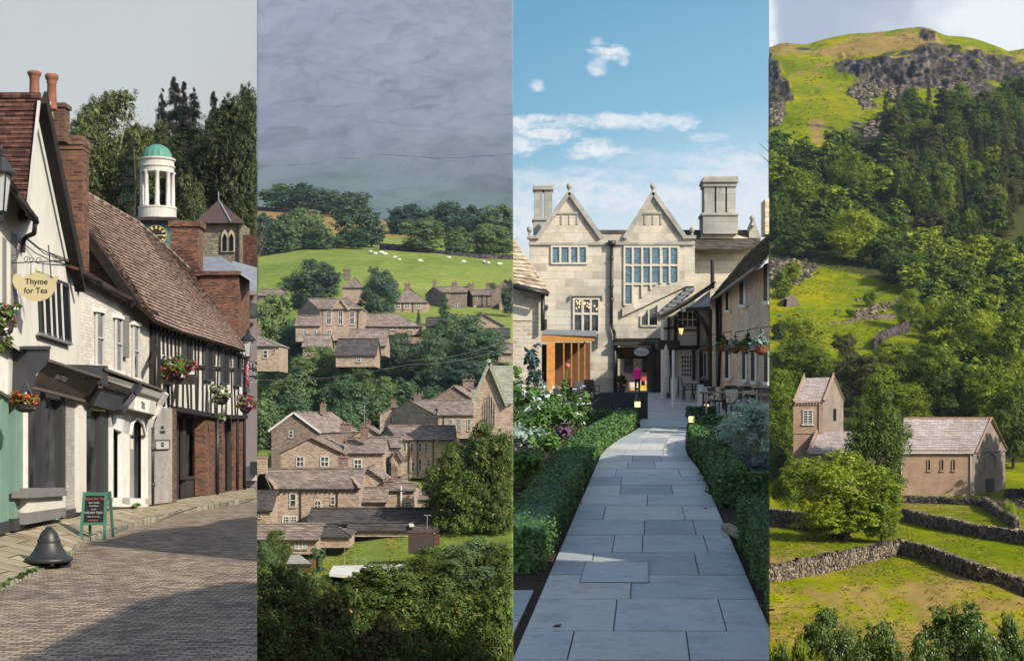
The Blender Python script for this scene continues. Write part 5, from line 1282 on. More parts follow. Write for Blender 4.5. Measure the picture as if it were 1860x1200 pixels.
clump('lavender_bush', 'lower grey green clump in front of the silver blue bush', G(2.7, 31), .8, 1.3, .7, 'lavender_leaf', 6000, .05, 32, spiky=1)
clump('rose_bush', 'bush with loose white blooms at the back of the left bed', G(-4.3, 52), 1.3, 2, 1.5, 'bed_leaf', 5000, .06, 33, petals='white_petal', pn=260, pl_=.085, cat='rose bush')
clump('rose_bush', 'white flowering bush against the left picture edge', G(-5.9, 52), 1.1, 2, 1.75, 'bed_leaf', 4000, .06, 34, petals='white_petal', pn=300, pl_=.085, cat='rose bush')
clump('rose_bush', 'small bush with two heads of white blooms beside the cross hedge', G(-2.55, 52), .6, .8, 1.4, 'bed_leaf', 1500, .05, 35, petals='white_petal', pn=70, pl_=.08, cat='rose bush')
clump('rose_bush', 'sprawling rose with pale blooms in the middle of the bed', G(-3.5, 46), 1.5, 1.6, 1.15, 'bed_leaf', 5000, .055, 36, petals='white_petal', pn=110, pl_=.07, cat='rose bush')
clump('senecio', 'silvery clump of rounded leaves in the middle of the left bed', G(-3.7, 40), 1.2, 1.3, .8, 'grey_leaf', 4500, .05, 37, cat='shrub')
clump('purple_flowers', 'small patch of purple flowers near the hedge', G(-2.45, 41), .3, .5, .75, 'bed_leaf', 500, .04, 38, petals='purple_petal', pn=350, pl_=.045, cat='flowers')
clump('leafy_plant', 'bright green leafy clump at the left edge of the bed', G(-4.4, 36), 1.1, 1.5, .85, 'bed_leaf', 5000, .055, 39, cat='plant')
clump('leafy_plant', 'broad yellow green leafy clump beside the long hedge', G(-3.0, 31), .95, 2, .7, 'bed_leaf', 6000, .05, 40, petals='purple_petal', pn=90, cat='plant')
clump('leafy_plant', 'small light green clump with a red flower near the silvery one', G(-2.75, 37.5), .5, 1, .8, 'bed_leaf', 1800, .045, 42, cat='plant')
clump('lavender_plant', 'dusky lavender at the left edge in front of the leafy clumps', G(-3.55, 26.5), .8, 2, .75, 'lavender_leaf', 5000, .045, 41, spiky=1, cat='lavender')
clump('purple_heuchera', 'dark purple leaved clump at the foot of the long hedge', G(-2.85, 25.5), .5, 1, .45, 'purple_petal', 1500, .04, 43, cat='plant')
clump('climbing_plant', 'thin climbing plant against the stone cottage wall', V((P(972, 0, 66).x, 66, gd((0, 66)))), .55, .5, 3.2, 'lavender_leaf', 900, .09, 44, cat='climber')
clump('climbing_plant', 'second climber at the extreme left of the cottage wall', V((P(934, 0, 65).x, 65, gd((0, 65)))), .5, .5, 2.4, 'bed_leaf', 700, .09, 45, cat='climber')
rs = thing('rose', 'tall single pink rose on a leafy stem before the pavilion', 'rose', P(1026, 745, 62))
m = MB(); c = P(1031, 664, 62); m.ball(c, .11, 8, 6, (1, 1, .9), .12); m.build('bloom', plain('rose_pink', (.6, .14, .12), .6, .2, .2, 9), rs, 3, smooth=True)
m = MB(); m.tube([P(1026, 745, 62), P(1028, 700, 62), c], .025); m.build('stem', 'bed_leaf', rs, 3)
vs = leafcloud([(0, 0, .7, .2, .2, .8)], 120, .09, 7)-0; me = leafmesh('leaves', vs); me.materials.append(MATS['bed_leaf']); o = bpy.data.objects.new('leaves', me); COL.objects.link(o); o.parent = rs; o['_o'] = tuple(P(1026, 745, 62))

# ---- manor house, facade 97 m away
YM = 97.; sm = YM/F
def MP(x, y, d=0.): return P(x, y, YM)+V((0, -d, 0))   # d metres proud of the facade
def ms(mb, pts, d, th): return mb.slab([MP(x, y, d) for x, y in pts], (0, th, 0))
M = thing('manor_house', 'stone manor house with twin pointed gables and tall mullioned windows', 'manor house', MP(1110, 714))
m = MB(); ms(m, [(962, 716), (1116, 716), (1116, 620), (1206, 620), (1206, 716), (1262, 716), (1262, 438), (1236, 426), (1186, 352), (1134, 426), (1084, 426), (1034, 352), (975, 432), (962, 432)], 0, .8); m.build('facade', 'ashlar', M, 3)
m = MB(); ms(m, [(1250, 716), (1290, 716), (1380, 600), (1395, 430), (1350, 416), (1287, 416), (1250, 456)], -3, .8); m.build('chimney_breast', 'ashlar', M, 3)
m = MB(); m.slab([MP(1286, 416, -2.5), MP(1351, 416, -2.5), MP(1351, 380, -2.5), MP(1286, 380, -2.5)], (0, 2, 0)); m.slab([MP(1284, 382, -2.4), MP(1352, 382, -2.4), MP(1352, 377, -2.4), MP(1284, 377, -2.4)], (0, 2.2, 0)); m.build('chimney_base', 'grey_ashlar', M, 3)
for i, (a, b) in enumerate(((1289, 1308), (1311, 1328), (1331, 1347))):
    m = MB(); ms(m, [(a, 378), (b, 378), (b, 326), (a, 326)], -2.6, 1.5); m.build('chimney_flue', 'grey_ashlar', M, 3)
m = MB(); ms(m, [(1287, 328), (1349, 328), (1350, 320), (1286, 320)], -2.5, 1.7); ms(m, [(1284, 320), (1352, 320), (1350, 310), (1288, 310)], -2.35, 2); m.build('chimney_cap', 'grey_ashlar', M, 3)
m = MB(); ms(m, [(970, 440), (1006, 440), (1006, 388), (970, 388)], -2.5, 1.5); ms(m, [(968, 391), (1004, 391), (1004, 387), (968, 387)], -2.4, 1.6); m.build('chimney_base', 'grey_ashlar', M, 3)
for a, b in ((972, 987), (990, 1005)):
    m = MB(); ms(m, [(a, 388), (b, 388), (b, 334), (a, 334)], -2.6, 1.2); m.build('chimney_flue', 'grey_ashlar', M, 3)
m = MB(); ms(m, [(970, 334), (1007, 334), (1008, 326), (969, 326)], -2.45, 1.5); m.build('chimney_cap', 'grey_ashlar', M, 3)
m = MB(); rows(m, lambda t: MP(lerp(1040, 1395, t), 448, -1.5), lambda t: MP(lerp(1040, 1395, t), 402, -4.5), 12, 20, .05, .06, .02, seed=31); m.build('roof', 'stone_tiles', M, 3)
m = MB(); ms(m, [(1372, 470), (1397, 470), (1397, 420), (1383, 384), (1376, 400)], -3.2, 1); m.build('gable_end', 'grey_ashlar', M, 3)
for ax_, l_, r_ in ((1034, 975, 1093), (1186, 1134, 1245)):
    m = MB()
    for e_ in (l_, r_):
        m.beam(MP(ax_, 350, .12), MP(e_, 433, .12), .3, .22, up=(0, 1, 0))
    m.build('coping', 'grey_ashlar', M, 3)
    m = MB(); ms(m, [(ax_-22, 389), (ax_+22, 389), (ax_+22, 385), (ax_-22, 385)], .1, .2); ms(m, [(ax_-16, 408), (ax_-13, 408), (ax_-13, 390), (ax_-16, 390)], .05, .1); ms(m, [(ax_+13, 408), (ax_+16, 408), (ax_+16, 390), (ax_+13, 390)], .05, .1)
    ms(m, [(ax_-1, 408), (ax_+1, 408), (ax_+1, 390), (ax_-1, 390)], .05, .1); m.build('gable_panel', 'grey_ashlar', M, 3)
def finial(x, yb, yt, d=0.):
    m = MB(); h = (yb-yt)*sm; m.lathe(MP(x, yb, d), [(h*.28, 0), (h*.2, h*.12), (h*.12, h*.3), (h*.1, h*.45), (h*.2, h*.55), (h*.27, h*.75), (h*.18, h*.95), (h*.02, h)], 10); m.build('finial', 'grey_ashlar', M, 3, smooth=True)
finial(1034, 354, 333); finial(1186, 354, 333); finial(962, 432, 411); finial(1257, 432, 412); finial(1380, 400, 380, -3)
m = MB(); ms(m, [(960, 445), (1262, 445), (1262, 440), (960, 440)], .15, .25); ms(m, [(958, 434), (976, 434), (976, 428), (958, 428)], .2, .6); ms(m, [(1238, 434), (1264, 434), (1264, 428), (1238, 428)], .2, .6); m.build('string_course', 'grey_ashlar', M, 3)
def mwin(cols, rws, mat='sky_glass', fw=3.4, hood=True, cut=None):
    """mullioned window: cols = light edges, rws = light edges down"""
    x0, x1, y0, y1 = cols[0][0], cols[-1][1], rws[0][0], rws[-1][1]
    m = MB()
    for a, b in cols:
        for c, d in rws:
            if cut and not cut(a, d): continue
            ms(m, [(a, d), (b, d), (b, c), (a, c)], .012, .05)
    w_ = m.build('window', mat, M, 3)
    m = MB()
    xs_ = [x0-2]+[(cols[i][1]+cols[i+1][0])/2 for i in range(len(cols)-1)]+[x1+2]
    for x in xs_:
        yb = y1
        if cut:
            while yb > y0 and not cut(x, yb): yb -= 1
        m.beam(MP(x, yb+2, .06), MP(x, y0-2, .06), fw*sm, .12, up=(0, 1, 0))
    for y in [y0-1.5]+[(rws[i][1]+rws[i+1][0])/2 for i in range(len(rws)-1)]+[y1+1.5]:
        xe = x1+2
        if cut:
            while xe > x0 and not cut(xe, y): xe -= 1
        m.beam(MP(x0-3, y, .062), MP(xe+1, y, .062), fw*sm, .11, up=(0, 1, 0))
    m.build('mullions', 'cream_stone', w_, 3)
    if hood: m = MB(); m.beam(MP(x0-8, y0-7, .12), MP(x1+8, y0-7, .12), 3*sm, .2, up=(0, 1, 0)); m.beam(MP(x0-8, y0-7, .12), MP(x0-8, y0, .12), 2.5*sm, .2, up=(0, 1, 0)); m.beam(MP(x1+8, y0-7, .12), MP(x1+8, y0, .12), 2.5*sm, .2, up=(0, 1, 0)); m.build('hood_mould', 'grey_ashlar', w_, 3)
    return w_
t = NT('leaded_glass'); v = t.wallvec(t.coords())
b_ = t.n('ShaderNodeTexBrick'); t.l(t.mapped(v, (1, 1, 1), (0, 0, .785)), b_.inputs['Vector']); b_.inputs['Scale'].default_value = 1; b_.inputs['Brick Width'].default_value = .16; b_.inputs['Row Height'].default_value = .16; b_.inputs['Mortar Size'].default_value = .014; b_.offset = 0
b_.inputs['Color1'].default_value = (.04, .10, .16, 1); b_.inputs['Color2'].default_value = (.10, .21, .3, 1); b_.inputs['Mortar'].default_value = (.02, .025, .03, 1)
t.done(b_.outputs['Color'], .12, .8)
mwin([(1004, 1015), (1020, 1031), (1038, 1048), (1053, 1064)], [(449, 477)], 'leaded_glass', hood=False)
mwin([(1136, 1146), (1152, 1163), (1169, 1180), (1184, 1196), (1204, 1214), (1218, 1230)], [(450, 479), (485, 513), (519, 552)], 'leaded_glass', hood=False, cut=lambda x, y: y < 514 or (y-514) < (1190-x)*.9+3)
w_ = mwin([(1044, 1055), (1061, 1071), (1075, 1086)], [(544, 567), (573, 603)], 'window_glass')
m = MB(); rg = random.Random(9)
for k in range(16): m.ball(MP(rg.choice([1050, 1066, 1080])+rg.uniform(-5, 5), rg.uniform(546, 562), .07), .055, 6, 4)
m.build('chandelier_lights', 'chandelier_glow', w_, 3)
m = MB(); ms(m, [(1166, 590), (1166, 576), (1176, 565), (1176, 590)], .012, .05); ms(m, [(1180, 590), (1180, 562), (1193, 556), (1193, 590)], .012, .05); w_ = m.build('window', 'window_glass', M, 3)
m = MB()
for a_, b2 in (((1164, 592), (1195, 592)), ((1164, 592), (1164, 574)), ((1178, 592), (1178, 562)), ((1195, 592), (1195, 553))): m.beam(MP(*a_, .05), MP(*b2, .05), 2.6*sm, .12, up=(0, 1, 0))
m.build('mullions', 'cream_stone', w_, 3)
m = MB(); ms(m, [(1130, 575), (1130, 560), (1240, 507), (1262, 507), (1262, 520), (1246, 520)], .25, .3); m.build('raking_band', 'ashlar', M, 3)
m = MB(); ms(m, [(1075, 640), (1086, 632), (1086, 605), (1075, 605)], .02, .1); m.build('window', 'window_glass', M, 3)
m = MB()
for k in range(7): ms(m, [(1196+k*8, 572-k*7), (1212+k*8, 572-k*7), (1212+k*8, 566-k*7), (1196+k*8, 566-k*7)], .5, .8)
m.build('stone_steps', 'lead', M, 3)
m = MB(); ms(m, [(1106, 448), (1117, 448), (1119, 438), (1104, 438)], .4, .3); m.tube([MP(1111, 448, .2), MP(1110, 590, .2), MP(1116, 606, .25), MP(1117, 712, .25)], .11, 8)
for y in (470, 520, 545): m.ball(MP(1110.5, y, .2), .16, 8, 5)
m.build('downpipe', 'black_iron', M, 3, smooth=True)
m = MB(); m.tube([MP(991, 580, .1), MP(991, 605, .1)], .1, 8); ms(m, [(986, 562), (995, 562), (995, 554), (986, 554)], .2, .2); m.build('downpipe', 'black_iron', M, 3)
# archway passage
m = MB(); ms(m, [(1114, 628), (1208, 628), (1208, 621), (1114, 621)], .7, .9); m.beam(MP(1114, 616, .3), MP(1210, 616, .3), 3*sm, .4, up=(0, 1, 0)); m.build('passage_beam', 'dark_wood', M, 3)
m = MB(); ms(m, [(1115, 714), (1122, 714), (1122, 628), (1115, 628)], .1, 3.5); ms(m, [(1184, 714), (1192, 714), (1192, 628), (1184, 628)], .1, 3.5); ms(m, [(1196, 714), (1206, 714), (1206, 628), (1196, 628)], .4, .5); m.build('passage_wall', 'dark_wood', M, 3)
m = MB(); ms(m, [(1186, 714), (1198, 714), (1198, 630), (1186, 630)], .05, .3); m.build('passage_door', 'brown_panel', M, 3)
m = MB(); ms(m, [(1120, 648), (1192, 648), (1192, 626), (1120, 626)], -3.2, .2); m.build('passage_ceiling', 'brown_panel', M, 3)
sg = thing('oval_sign', 'pale oval sign hanging under the beam of the archway', 'sign', MP(1163, 652, .8))
m = MB(); c = MP(1163, 640, .9)
m.add([c+V((math.cos(t_)*13.5*sm, 0, math.sin(t_)*7.5*sm)) for t_ in np.linspace(0, 2*math.pi, 24, endpoint=False)]+[c+V((math.cos(t_)*13.5*sm, .08, math.sin(t_)*7.5*sm)) for t_ in np.linspace(0, 2*math.pi, 24, endpoint=False)], [tuple(range(24)), tuple(range(47, 23, -1))]+[(i, (i+1) % 24, 24+(i+1) % 24, 24+i) for i in range(24)])
m.build('plate', 'stucco', sg, 3); text('lettering', 'Talbot', 'paint_grey', sg, c+V((0, -.02, -.1)), (1, 0, 0), (0, 0, 1), .3, .005)
# sunlit shops beyond the arch
fb = thing('shop_building', 'pale stone shop seen through the archway across the road', 'building', P(1150, 712, 103.5))
s3 = 103.5/F
m = MB(); m.slab([P(1100, 714, 103.5), P(1210, 714, 103.5), P(1210, 600, 103.5), P(1100, 600, 103.5)], (0, .5, 0)); m.build('wall', 'cottage_stone', fb, 3)
for a, b in ((1134, 1150), (1166, 1180)):
    m = MB(); m.slab([P(a, 676, 103.45), P(b, 676, 103.45), P(b, 648, 103.45), P(a, 648, 103.45)], (0, -.06, 0)); m.build('window', 'window_glass', fb, 3)
st_ = thing('produce_stall', 'low stall with red and yellow striped goods beyond the archway', 'stall', P(1155, 712, 102.2))
for k, (a, b, y0, y1, cc) in enumerate(((1124, 1140, 690, 700, (.6, .25, .15)), (1140, 1160, 694, 704, (.65, .6, .55)), (1160, 1186, 684, 692, (.6, .12, .12)), (1160, 1186, 692, 698, (.7, .6, .5)), (1160, 1186, 698, 712, (.65, .42, .06)), (1128, 1156, 704, 712, (.6, .35, .1)))):
    m = MB(); m.slab([P(a, y1, 102), P(b, y1, 102), P(b-1, y0, 102), P(a+1, y0, 102)], (0, .6, 0)); m.build('produce_crate', plain('crate_%d' % k, cc, .7, .2, .3, 4), st_, 3)
sp_ = thing('pot_plant', 'dark shrubby plant in a tub left of the walking woman', 'pot plant', P(1129, 712, 96))
m = MB(); m.lathe(P(1129, 712, 96), [(.22, 0), (.28, .4), (.25, .42)], 10); m.build('tub', 'black_iron', sp_, 3)
me = leafmesh('leaves', leafcloud([(0, 0, .75, .3, .3, .4)], 500, .08, 77)); me.materials.append(MATS['leaf_wood']); o = bpy.data.objects.new('leaves', me); COL.objects.link(o); o.parent = sp_; o['_o'] = tuple(P(1129, 712, 96))

# ---- orange pavilion
Pv = thing('pavilion', 'flat roofed orange timber pavilion with dark panels beside the cottage', 'pavilion', GP(1030, 722))
def pvl(pts, Y, mat, nm, th=.2): m = MB(); m.slab([P(x, y, Y) for x, y in pts], (0, th, 0)); return m.build(nm, mat, Pv, 3)
YP = 84.
m = MB(); m.add([P(978, 607, 80), P(1084, 611, 90), P(1084, 604, 96), P(978, 601, 96), P(978, 603, 80), P(1084, 607, 90), P(1084, 600, 96), P(978, 598, 96)], [(0, 1, 2, 3), (4, 5, 6, 7), (0, 1, 5, 4), (1, 2, 6, 5), (0, 3, 7, 4)]); m.build('roof', 'lead', Pv, 3)
m = MB(); m.add([P(978, 621, 80.1), P(1080, 619, 90.1), P(1080, 608, 90.1), P(978, 606, 80.1)]+[P(978, 621, 80.1)+V((0, .2, 0)), P(1080, 619, 90.1)+V((0, .2, 0)), P(1080, 608, 90.1)+V((0, .2, 0)), P(978, 606, 80.1)+V((0, .2, 0))], [(0, 1, 2, 3), (4, 5, 6, 7), (0, 1, 5, 4), (3, 2, 6, 7)]); m.build('fascia', 'orange_wood', Pv, 3)
m = MB(); m.slab([P(993, 712, 80.6), P(1008, 722, 81), P(1008, 622, 81), P(993, 622, 80.6)], (0, .25, 0)); m.build('post', 'orange_wood', Pv, 3)
for x, Y in ((1024, 83), (1038, 85), (1051, 87), (1062, 89)):
    m = MB(); m.box(P(x, 668, Y), (2.6*Y/F, .2, 96*Y/F)); m.build('post', 'orange_wood', Pv, 3)
pvl([(978, 712), (993, 712), (993, 625), (978, 625)], 81, 'dark_glass', 'window'); pvl([(1005, 714), (1072, 712), (1072, 622), (1005, 622)], 93, 'brown_panel', 'back_wall', .3)
pvl([(978, 714), (1008, 716), (1008, 709), (978, 707)], 80.5, 'cottage_stone', 'plinth', .5)

# ---- stone cottage on the left
Ct = thing('stone_cottage', 'pale rubble stone cottage with a sunlit stone tile roof at the left edge', 'cottage', GP(970, 748))
YC = 70.
m = MB(); m.slab([P(915, 752, YC), P(984, 752, YC), P(984, 524, YC), P(915, 512, YC)], (0, 12, 0)); m.build('wall', 'cottage_stone', Ct, 3)
m = MB(); m.slab([P(915, 582, YC), P(966, 582, YC), P(966, 552, YC), P(915, 552, YC)], (0, -.05, 0)); m.build('rendered_patch', 'cream_stone', Ct, 3)
m = MB(); rows(m, lambda t: P(lerp(900, 996, t), lerp(508, 529, t), YC-.8), lambda t: P(lerp(860, 932, t), 436, YC+2.5), 12, 14, .06, .08, .03, seed=8); m.build('roof', 'pale_tiles', Ct, 3)
m = MB(); m.slab([P(996, 529, YC-.8), P(932, 436, YC+2.5), P(936, 436, YC+12), P(1000, 529, YC+12)], (0, 0, -.15)); m.build('roof', 'pale_tiles', Ct, 3)
m = MB(); m.tube([P(900, 513, YC-.9), P(997, 534, YC-.9)], .12, 8); m.tube([P(986, 534, YC-.3), P(986, 600, YC-.3)], .1, 8); m.build('gutter', 'black_iron', Ct, 3, smooth=True)

# ---- inn on the right: rubble range with a timber framed bay
UI = 4.3
def IP(px, v=None, py=None, d=0.):   # on the inn's courtyard wall by bearing
    Y = UI_Y(px, d); return P(px, py, Y)
def UI_Y(px, d=0.): return (UI-d)*F/(px-1175)
def isl(mb, pts, d, th): return mb.slab([IP(x, py=y, d=d) for x, y in pts], V((1, -U0, 0)).normalized()*th)
I = thing('stone_inn', 'long honey coloured rubble stone inn with narrow windows on the right', 'inn', IP(1380, py=735))
m = MB(); isl(m, [(1289, 725), (1400, 800), (1400, 474), (1289, 548)], 0, .4); m.build('wall', 'rubble_wall', I, 3)
YI = (95, 80, 66, 56, 48.5)
evI = polyline([P(1175+(UI-.5)*F/Y, 632-.73*(UI-.5)*F/Y, Y) for Y in YI]); rgI = polyline([P(1175+(UI+2.3)*F/Y, 632-.93*(UI+2.3)*F/Y, Y) for Y in YI])
m = MB(); rows(m, evI, rgI, 22, 30, .05, .07, .025, seed=12); m.build('roof', 'stone_tiles', I, 3)
m = MB(); m.tube([evI(0)+V((-.08, 0, -.05)), evI(1)+V((-.08, 0, -.05))], .09, 8); m.build('gutter', 'black_iron', I, 3)
for a, b, y0, y1 in ((1387, 1397, 480, 548), (1343, 1354, 502, 554), (1318, 1325, 522, 564), (1388, 1396, 632, 695), (1364, 1374, 635, 693), (1348, 1356, 636, 690), (1317, 1326, 637, 687)):
    m = MB(); isl(m, [(a, y1), (b, y1+1), (b, y0-3), (a, y0)], .02, .08); w_ = m.build('window', 'dark_glass', I, 3)
    m = MB(); mx = (a+b)/2+1.5
    isl(m, [(mx, y1), (b, y1+1), (b, y0-3), (mx, y0)], .05, .04)
    m.beam(IP(a, py=y1+1, d=.1), IP(b+1, py=y1+2, d=.1), .12, .12); m.build('casement', 'white_paint', w_, 3)
m = MB(); m.tube([IP(1308, py=530, d=.1), IP(1308, py=620, d=.1), IP(1305, py=700, d=.1)], .09, 8); m.tube([IP(1302, py=535, d=.1), IP(1303, py=620, d=.1)], .09, 8); m.build('downpipe', 'black_iron', I, 3, smooth=True)
m = MB(); isl(m, [(1300, 700), (1305, 702), (1305, 632), (1300, 630)], .06, .1); m.build('downpipe', 'stucco', I, 3)
m = MB(); m.slab([P(1390, 425, 60), P(1402, 425, 60), P(1402, 358, 60), P(1390, 362, 60)], (0, 1, 0)); m.build('chimney', 'rubble_wall', I, 3)
m = MB(); m.cyl(P(1294, 524, 86), P(1294, 472, 86), .12); m.build('flue_pipe', 'dark_wood', I, 3)
Tb = thing('timber_bay', 'timber framed white panelled end of the inn beneath a bracketed gable', 'building', P(1250, 722, 86))
YT = 86.; sT = YT/F
def ts(mb, pts, d, th): return mb.slab([P(x, y, YT)+V((0, -d, 0)) for x, y in pts], (0, th, 0))
m = MB(); ts(m, [(1205, 722), (1291, 722), (1291, 540), (1262, 560), (1205, 578)], 0, 1.5); m.build('wall', 'lime_render', Tb, 3)
m = MB(); m.slab([P(1246, 562, 82), P(1290, 562, 82), P(1290, 528, 82)], (0, .3, 0)); m.build('gable', 'lime_render_blue', Tb, 3)
m = MB()
for a_, b2, w0 in (((1203, 576), (1262, 540), 7), ((1262, 540), (1296, 516), 7), ((1246, 562), (1290, 560), 6), ((1290, 562), (1290, 725), 5)): m.beam(P(*a_, 81.8), P(*b2, 81.8), w0*sT, .4, up=(0, 1, 0))
q = [(1262, 565), (1273, 577), (1282, 592), (1288, 612)]
for a_, b2 in zip(q[:-1], q[1:]): m.beam(P(*a_, 82), P(*b2, 82), 6*sT, .3, up=(0, 1, 0))
for a_, b2, w0 in (((1227, 575), (1227, 632), 5), ((1268, 568), (1268, 632), 4), ((1205, 632), (1292, 630), 7), ((1205, 596), (1227, 594), 3), ((1214, 575), (1214, 632), 3), ((1222, 640), (1222, 722), 6), ((1227, 600), (1268, 599), 2), ((1260, 635), (1260, 690), 5), ((1205, 640), (1222, 640), 14), ((1272, 636), (1272, 690), 3)):
    m.beam(P(*a_, YT-.1), P(*b2, YT-.1), w0*sT, .2, up=(0, 1, 0))
m.build('timber_frame', 'dark_wood', Tb, 3)
for a, b, y0, y1, nc, nr in ((1231, 1267, 566, 594, 4, 2), (1237, 1257, 645, 684, 4, 5), (1273, 1283, 640, 685, 2, 1)):
    m = MB(); ts(m, [(a, y1), (b, y1), (b, y0), (a, y0)], .03, .1); w_ = m.build('window', 'window_glass', Tb, 3); m = MB()
    for k in range(nc+1): x = lerp(a, b, k/nc); m.beam(P(x, y1, YT-.06), P(x, y0, YT-.06), 1.6*sT, .06, up=(0, 1, 0))
    for k in range(nr+1): y = lerp(y0, y1, k/nr); m.beam(P(a, y, YT-.06), P(b, y, YT-.06), 1.6*sT, .06, up=(0, 1, 0))
    m.build('frame', 'white_paint', w_, 3)
m = MB(); ts(m, [(1210, 722), (1225, 722), (1225, 648), (1210, 648)], .05, .1); m.build('door', 'black_iron', Tb, 3)
m = MB(); ts(m, [(1190, 634), (1228, 636), (1228, 622), (1190, 620)], 2, 1.8); m.build('porch_canopy', 'dark_wood', Tb, 3)
m = MB(); rows(m, lambda t: P(lerp(1200, 1290, t), lerp(572, 524, t), 81.4), lambda t: P(lerp(1222, 1300, t), lerp(562, 510, t), 88), 5, 6, .05, .06, .02); m.build('roof', 'stone_tiles', Tb, 3)
wl = thing('wall_lantern', 'black lantern with a yellow glow hanging before the timber bay', 'lantern', P(1237, 607, 83))
m = MB(); m.lathe(P(1237, 607, 83), [(.08, 0), (.16, .35)], 6); m.build('lamp_glass', 'lantern_glow', wl, 3)
m = MB(); m.lathe(P(1237, 607, 83), [(.2, .35), (.2, .38), (.05, .6)], 6); m.tube([P(1237, 590, 83), P(1239, 570, 83), P(1236, 552, 83)], .03)
for k in range(3): a = k*2.1; m.beam(P(1237, 607, 83)+V((.08*math.cos(a), .08*math.sin(a), 0)), P(1237, 607, 83)+V((.17*math.cos(a), .17*math.sin(a), .36)), .025)
m.build('cage', 'black_iron', wl, 3)
# hanging baskets on the inn, courtyard furniture
for i, (x, y, l) in enumerate(((1284, 628, 'first of the inn wall baskets, beside the timber post'), (1314, 626, 'second inn wall basket, above the first white window'), (1336, 628, 'third inn wall basket, trailing and pale'), (1358, 627, 'fourth inn wall basket, above a window pair'), (1382, 627, 'last inn wall basket at the right edge'))):
    Y = UI_Y(max(x, 1296), .4); s = Y/F; c = P(x, y, Y)
    b = thing('hanging_basket', l, 'hanging basket', c, 'hanging baskets along the inn wall')
    m = MB(); m.lathe(c+V((0, 0, -.34)), [(.08, 0), (.2, .1), (.28, .3)], 12); m.build('bowl', 'terra_bowl', b, 3)
    me = leafmesh('foliage', leafcloud([(0, 0, .08, .36, .34, .2), (-.3, 0, -.12, .16, .15, .24), (.3, 0, -.16, .16, .15, .24), (0, 0, .32, .12, .12, .2)], 1000, .04, 60+i)); me.materials.append(MATS['bed_leaf' if i % 2 else 'grey_leaf']); clip(me, c, 3); o = bpy.data.objects.new('foliage', me); COL.objects.link(o); o.parent = b; o['_o'] = tuple(c)
    m = MB(); m.tube([c+V((0, 0, -.1)), c+V((0, 0, .6)), c+V((.5, 0, .7))], .02); m.build('bracket', 'black_iron', b, 3)
plain('table_wood', (.05, .045, .045), .5, .3, .2, 6)
def lift(px, Y): return .72 if px > 1295 else .15 if px > 1245 else 0
def furn_table(label, px, py, Y, w=1.0, d=.9, h=.75, rz=0):
    Y = 46+(Y-60)*.55 if px > 1295 else Y; w = w*.7 if px > 1295 else w; c = P(px, py, Y); c.z = gd(c)+lift(px, Y); t_ = thing('cafe_table', label, 'table', c, 'cafe tables')
    m = MB(); m.box(c+V((0, 0, h)), (w, d, .05), rz); m.build('top', 'table_wood', t_, 3)
    for sx_ in (-1, 1):
        for sy_ in (-1, 1): m = MB(); m.box(c+V((sx_*w*.44, sy_*d*.42, h/2)), (.06, .06, h)); m.build('leg', 'table_wood', t_, 3)
def furn_chair(label, px, py, Y, rz=0., k=1.25):
    k = .95 if px > 1295 else k; Y = 46+(Y-60)*.55 if px > 1295 else Y; c = P(px, py, Y); c.z = gd(c)+lift(px, Y); t_ = thing('cafe_chair', label, 'chair', c, 'cafe chairs'); R_ = Matrix.Rotation(rz, 3, 'Z')
    L = lambda x, y, z: c+R_@V((x*k, y*k, z*k))
    m = MB(); m.box(L(0, 0, .45), (.46*k, .46*k, .05*k), rz); m.build('seat', 'rattan', t_, 3)
    m = MB(); m.slab([L(-.23, .22, .5), L(.23, .22, .5), L(.23, .3, .95), L(-.23, .3, .95)], R_@V((0, .04, 0))); m.build('backrest', 'rattan', t_, 3)
    for sx_ in (-1, 1):
        for sy_ in (-1, 1): m = MB(); m.beam(L(sx_*.2, sy_*.2, .45), L(sx_*.22, sy_*.24, 0), .04*k); m.build('leg', 'table_wood', t_, 3)
        m = MB(); m.tube([L(sx_*.25, -.2, .45), L(sx_*.25, -.18, .68), L(sx_*.25, .24, .68)], .02*k); m.build('armrest', 'rattan', t_, 3)
for x, Y, l, w in ((1322, 66, 'long dark table behind the white panels', 2.6), (1392, 62, 'dark table at the right picture edge', 2.0), (1258, 78, 'small table under the timber bay', 1.1), (1345, 74, 'dark table against the inn wall', 2.0)): furn_table(l, x, 0, Y, w)
for x, Y, rz_, l in ((1303, 67, .4, 'dark chair left of the long table'), (1342, 68, 2.8, 'dark chair at the right end of the long table'), (1326, 71, 3.1, 'dark chair with its back to the inn wall'), (1364, 61, .1, 'square backed dark chair in front of the edge table'), (1394, 66, 3.0, 'dark chair behind the edge table'), (1355, 70, 2.9, 'red brown chair by the inn wall'), (1250, 79, 1.4, 'dark chair left of the small table'), (1268, 79, -1.4, 'dark chair right of the small table'), (1285, 74, .3, 'dark chair near the white panels'), (1334, 63, .2, 'dark chair in front of the long table')): furn_chair(l, x, 0, Y, rz_)
for x, Y, rz_, l in ((1058, 78, .5, 'dark chair outside the pavilion'), (1076, 80, 2.6, 'dark chair with hooped arms at the right of the pavilion group'), (1067, 82, 3.3, 'dark chair behind the pavilion table'), (1046, 66, 2.2, 'slatted chair by the rose, turned sideways'), (1024, 65, .9, 'chair half hidden by the rose bush')): furn_chair(l, x, 0, Y, rz_)
furn_table('dark table outside the orange pavilion', 1066, 0, 80); furn_table('dark table behind the white roses', 1032, 0, 67, 1.3)
pb = thing('planter_screen', 'long dark woven planter box at the end of the left hedge', 'planter', GP(1110, 762))
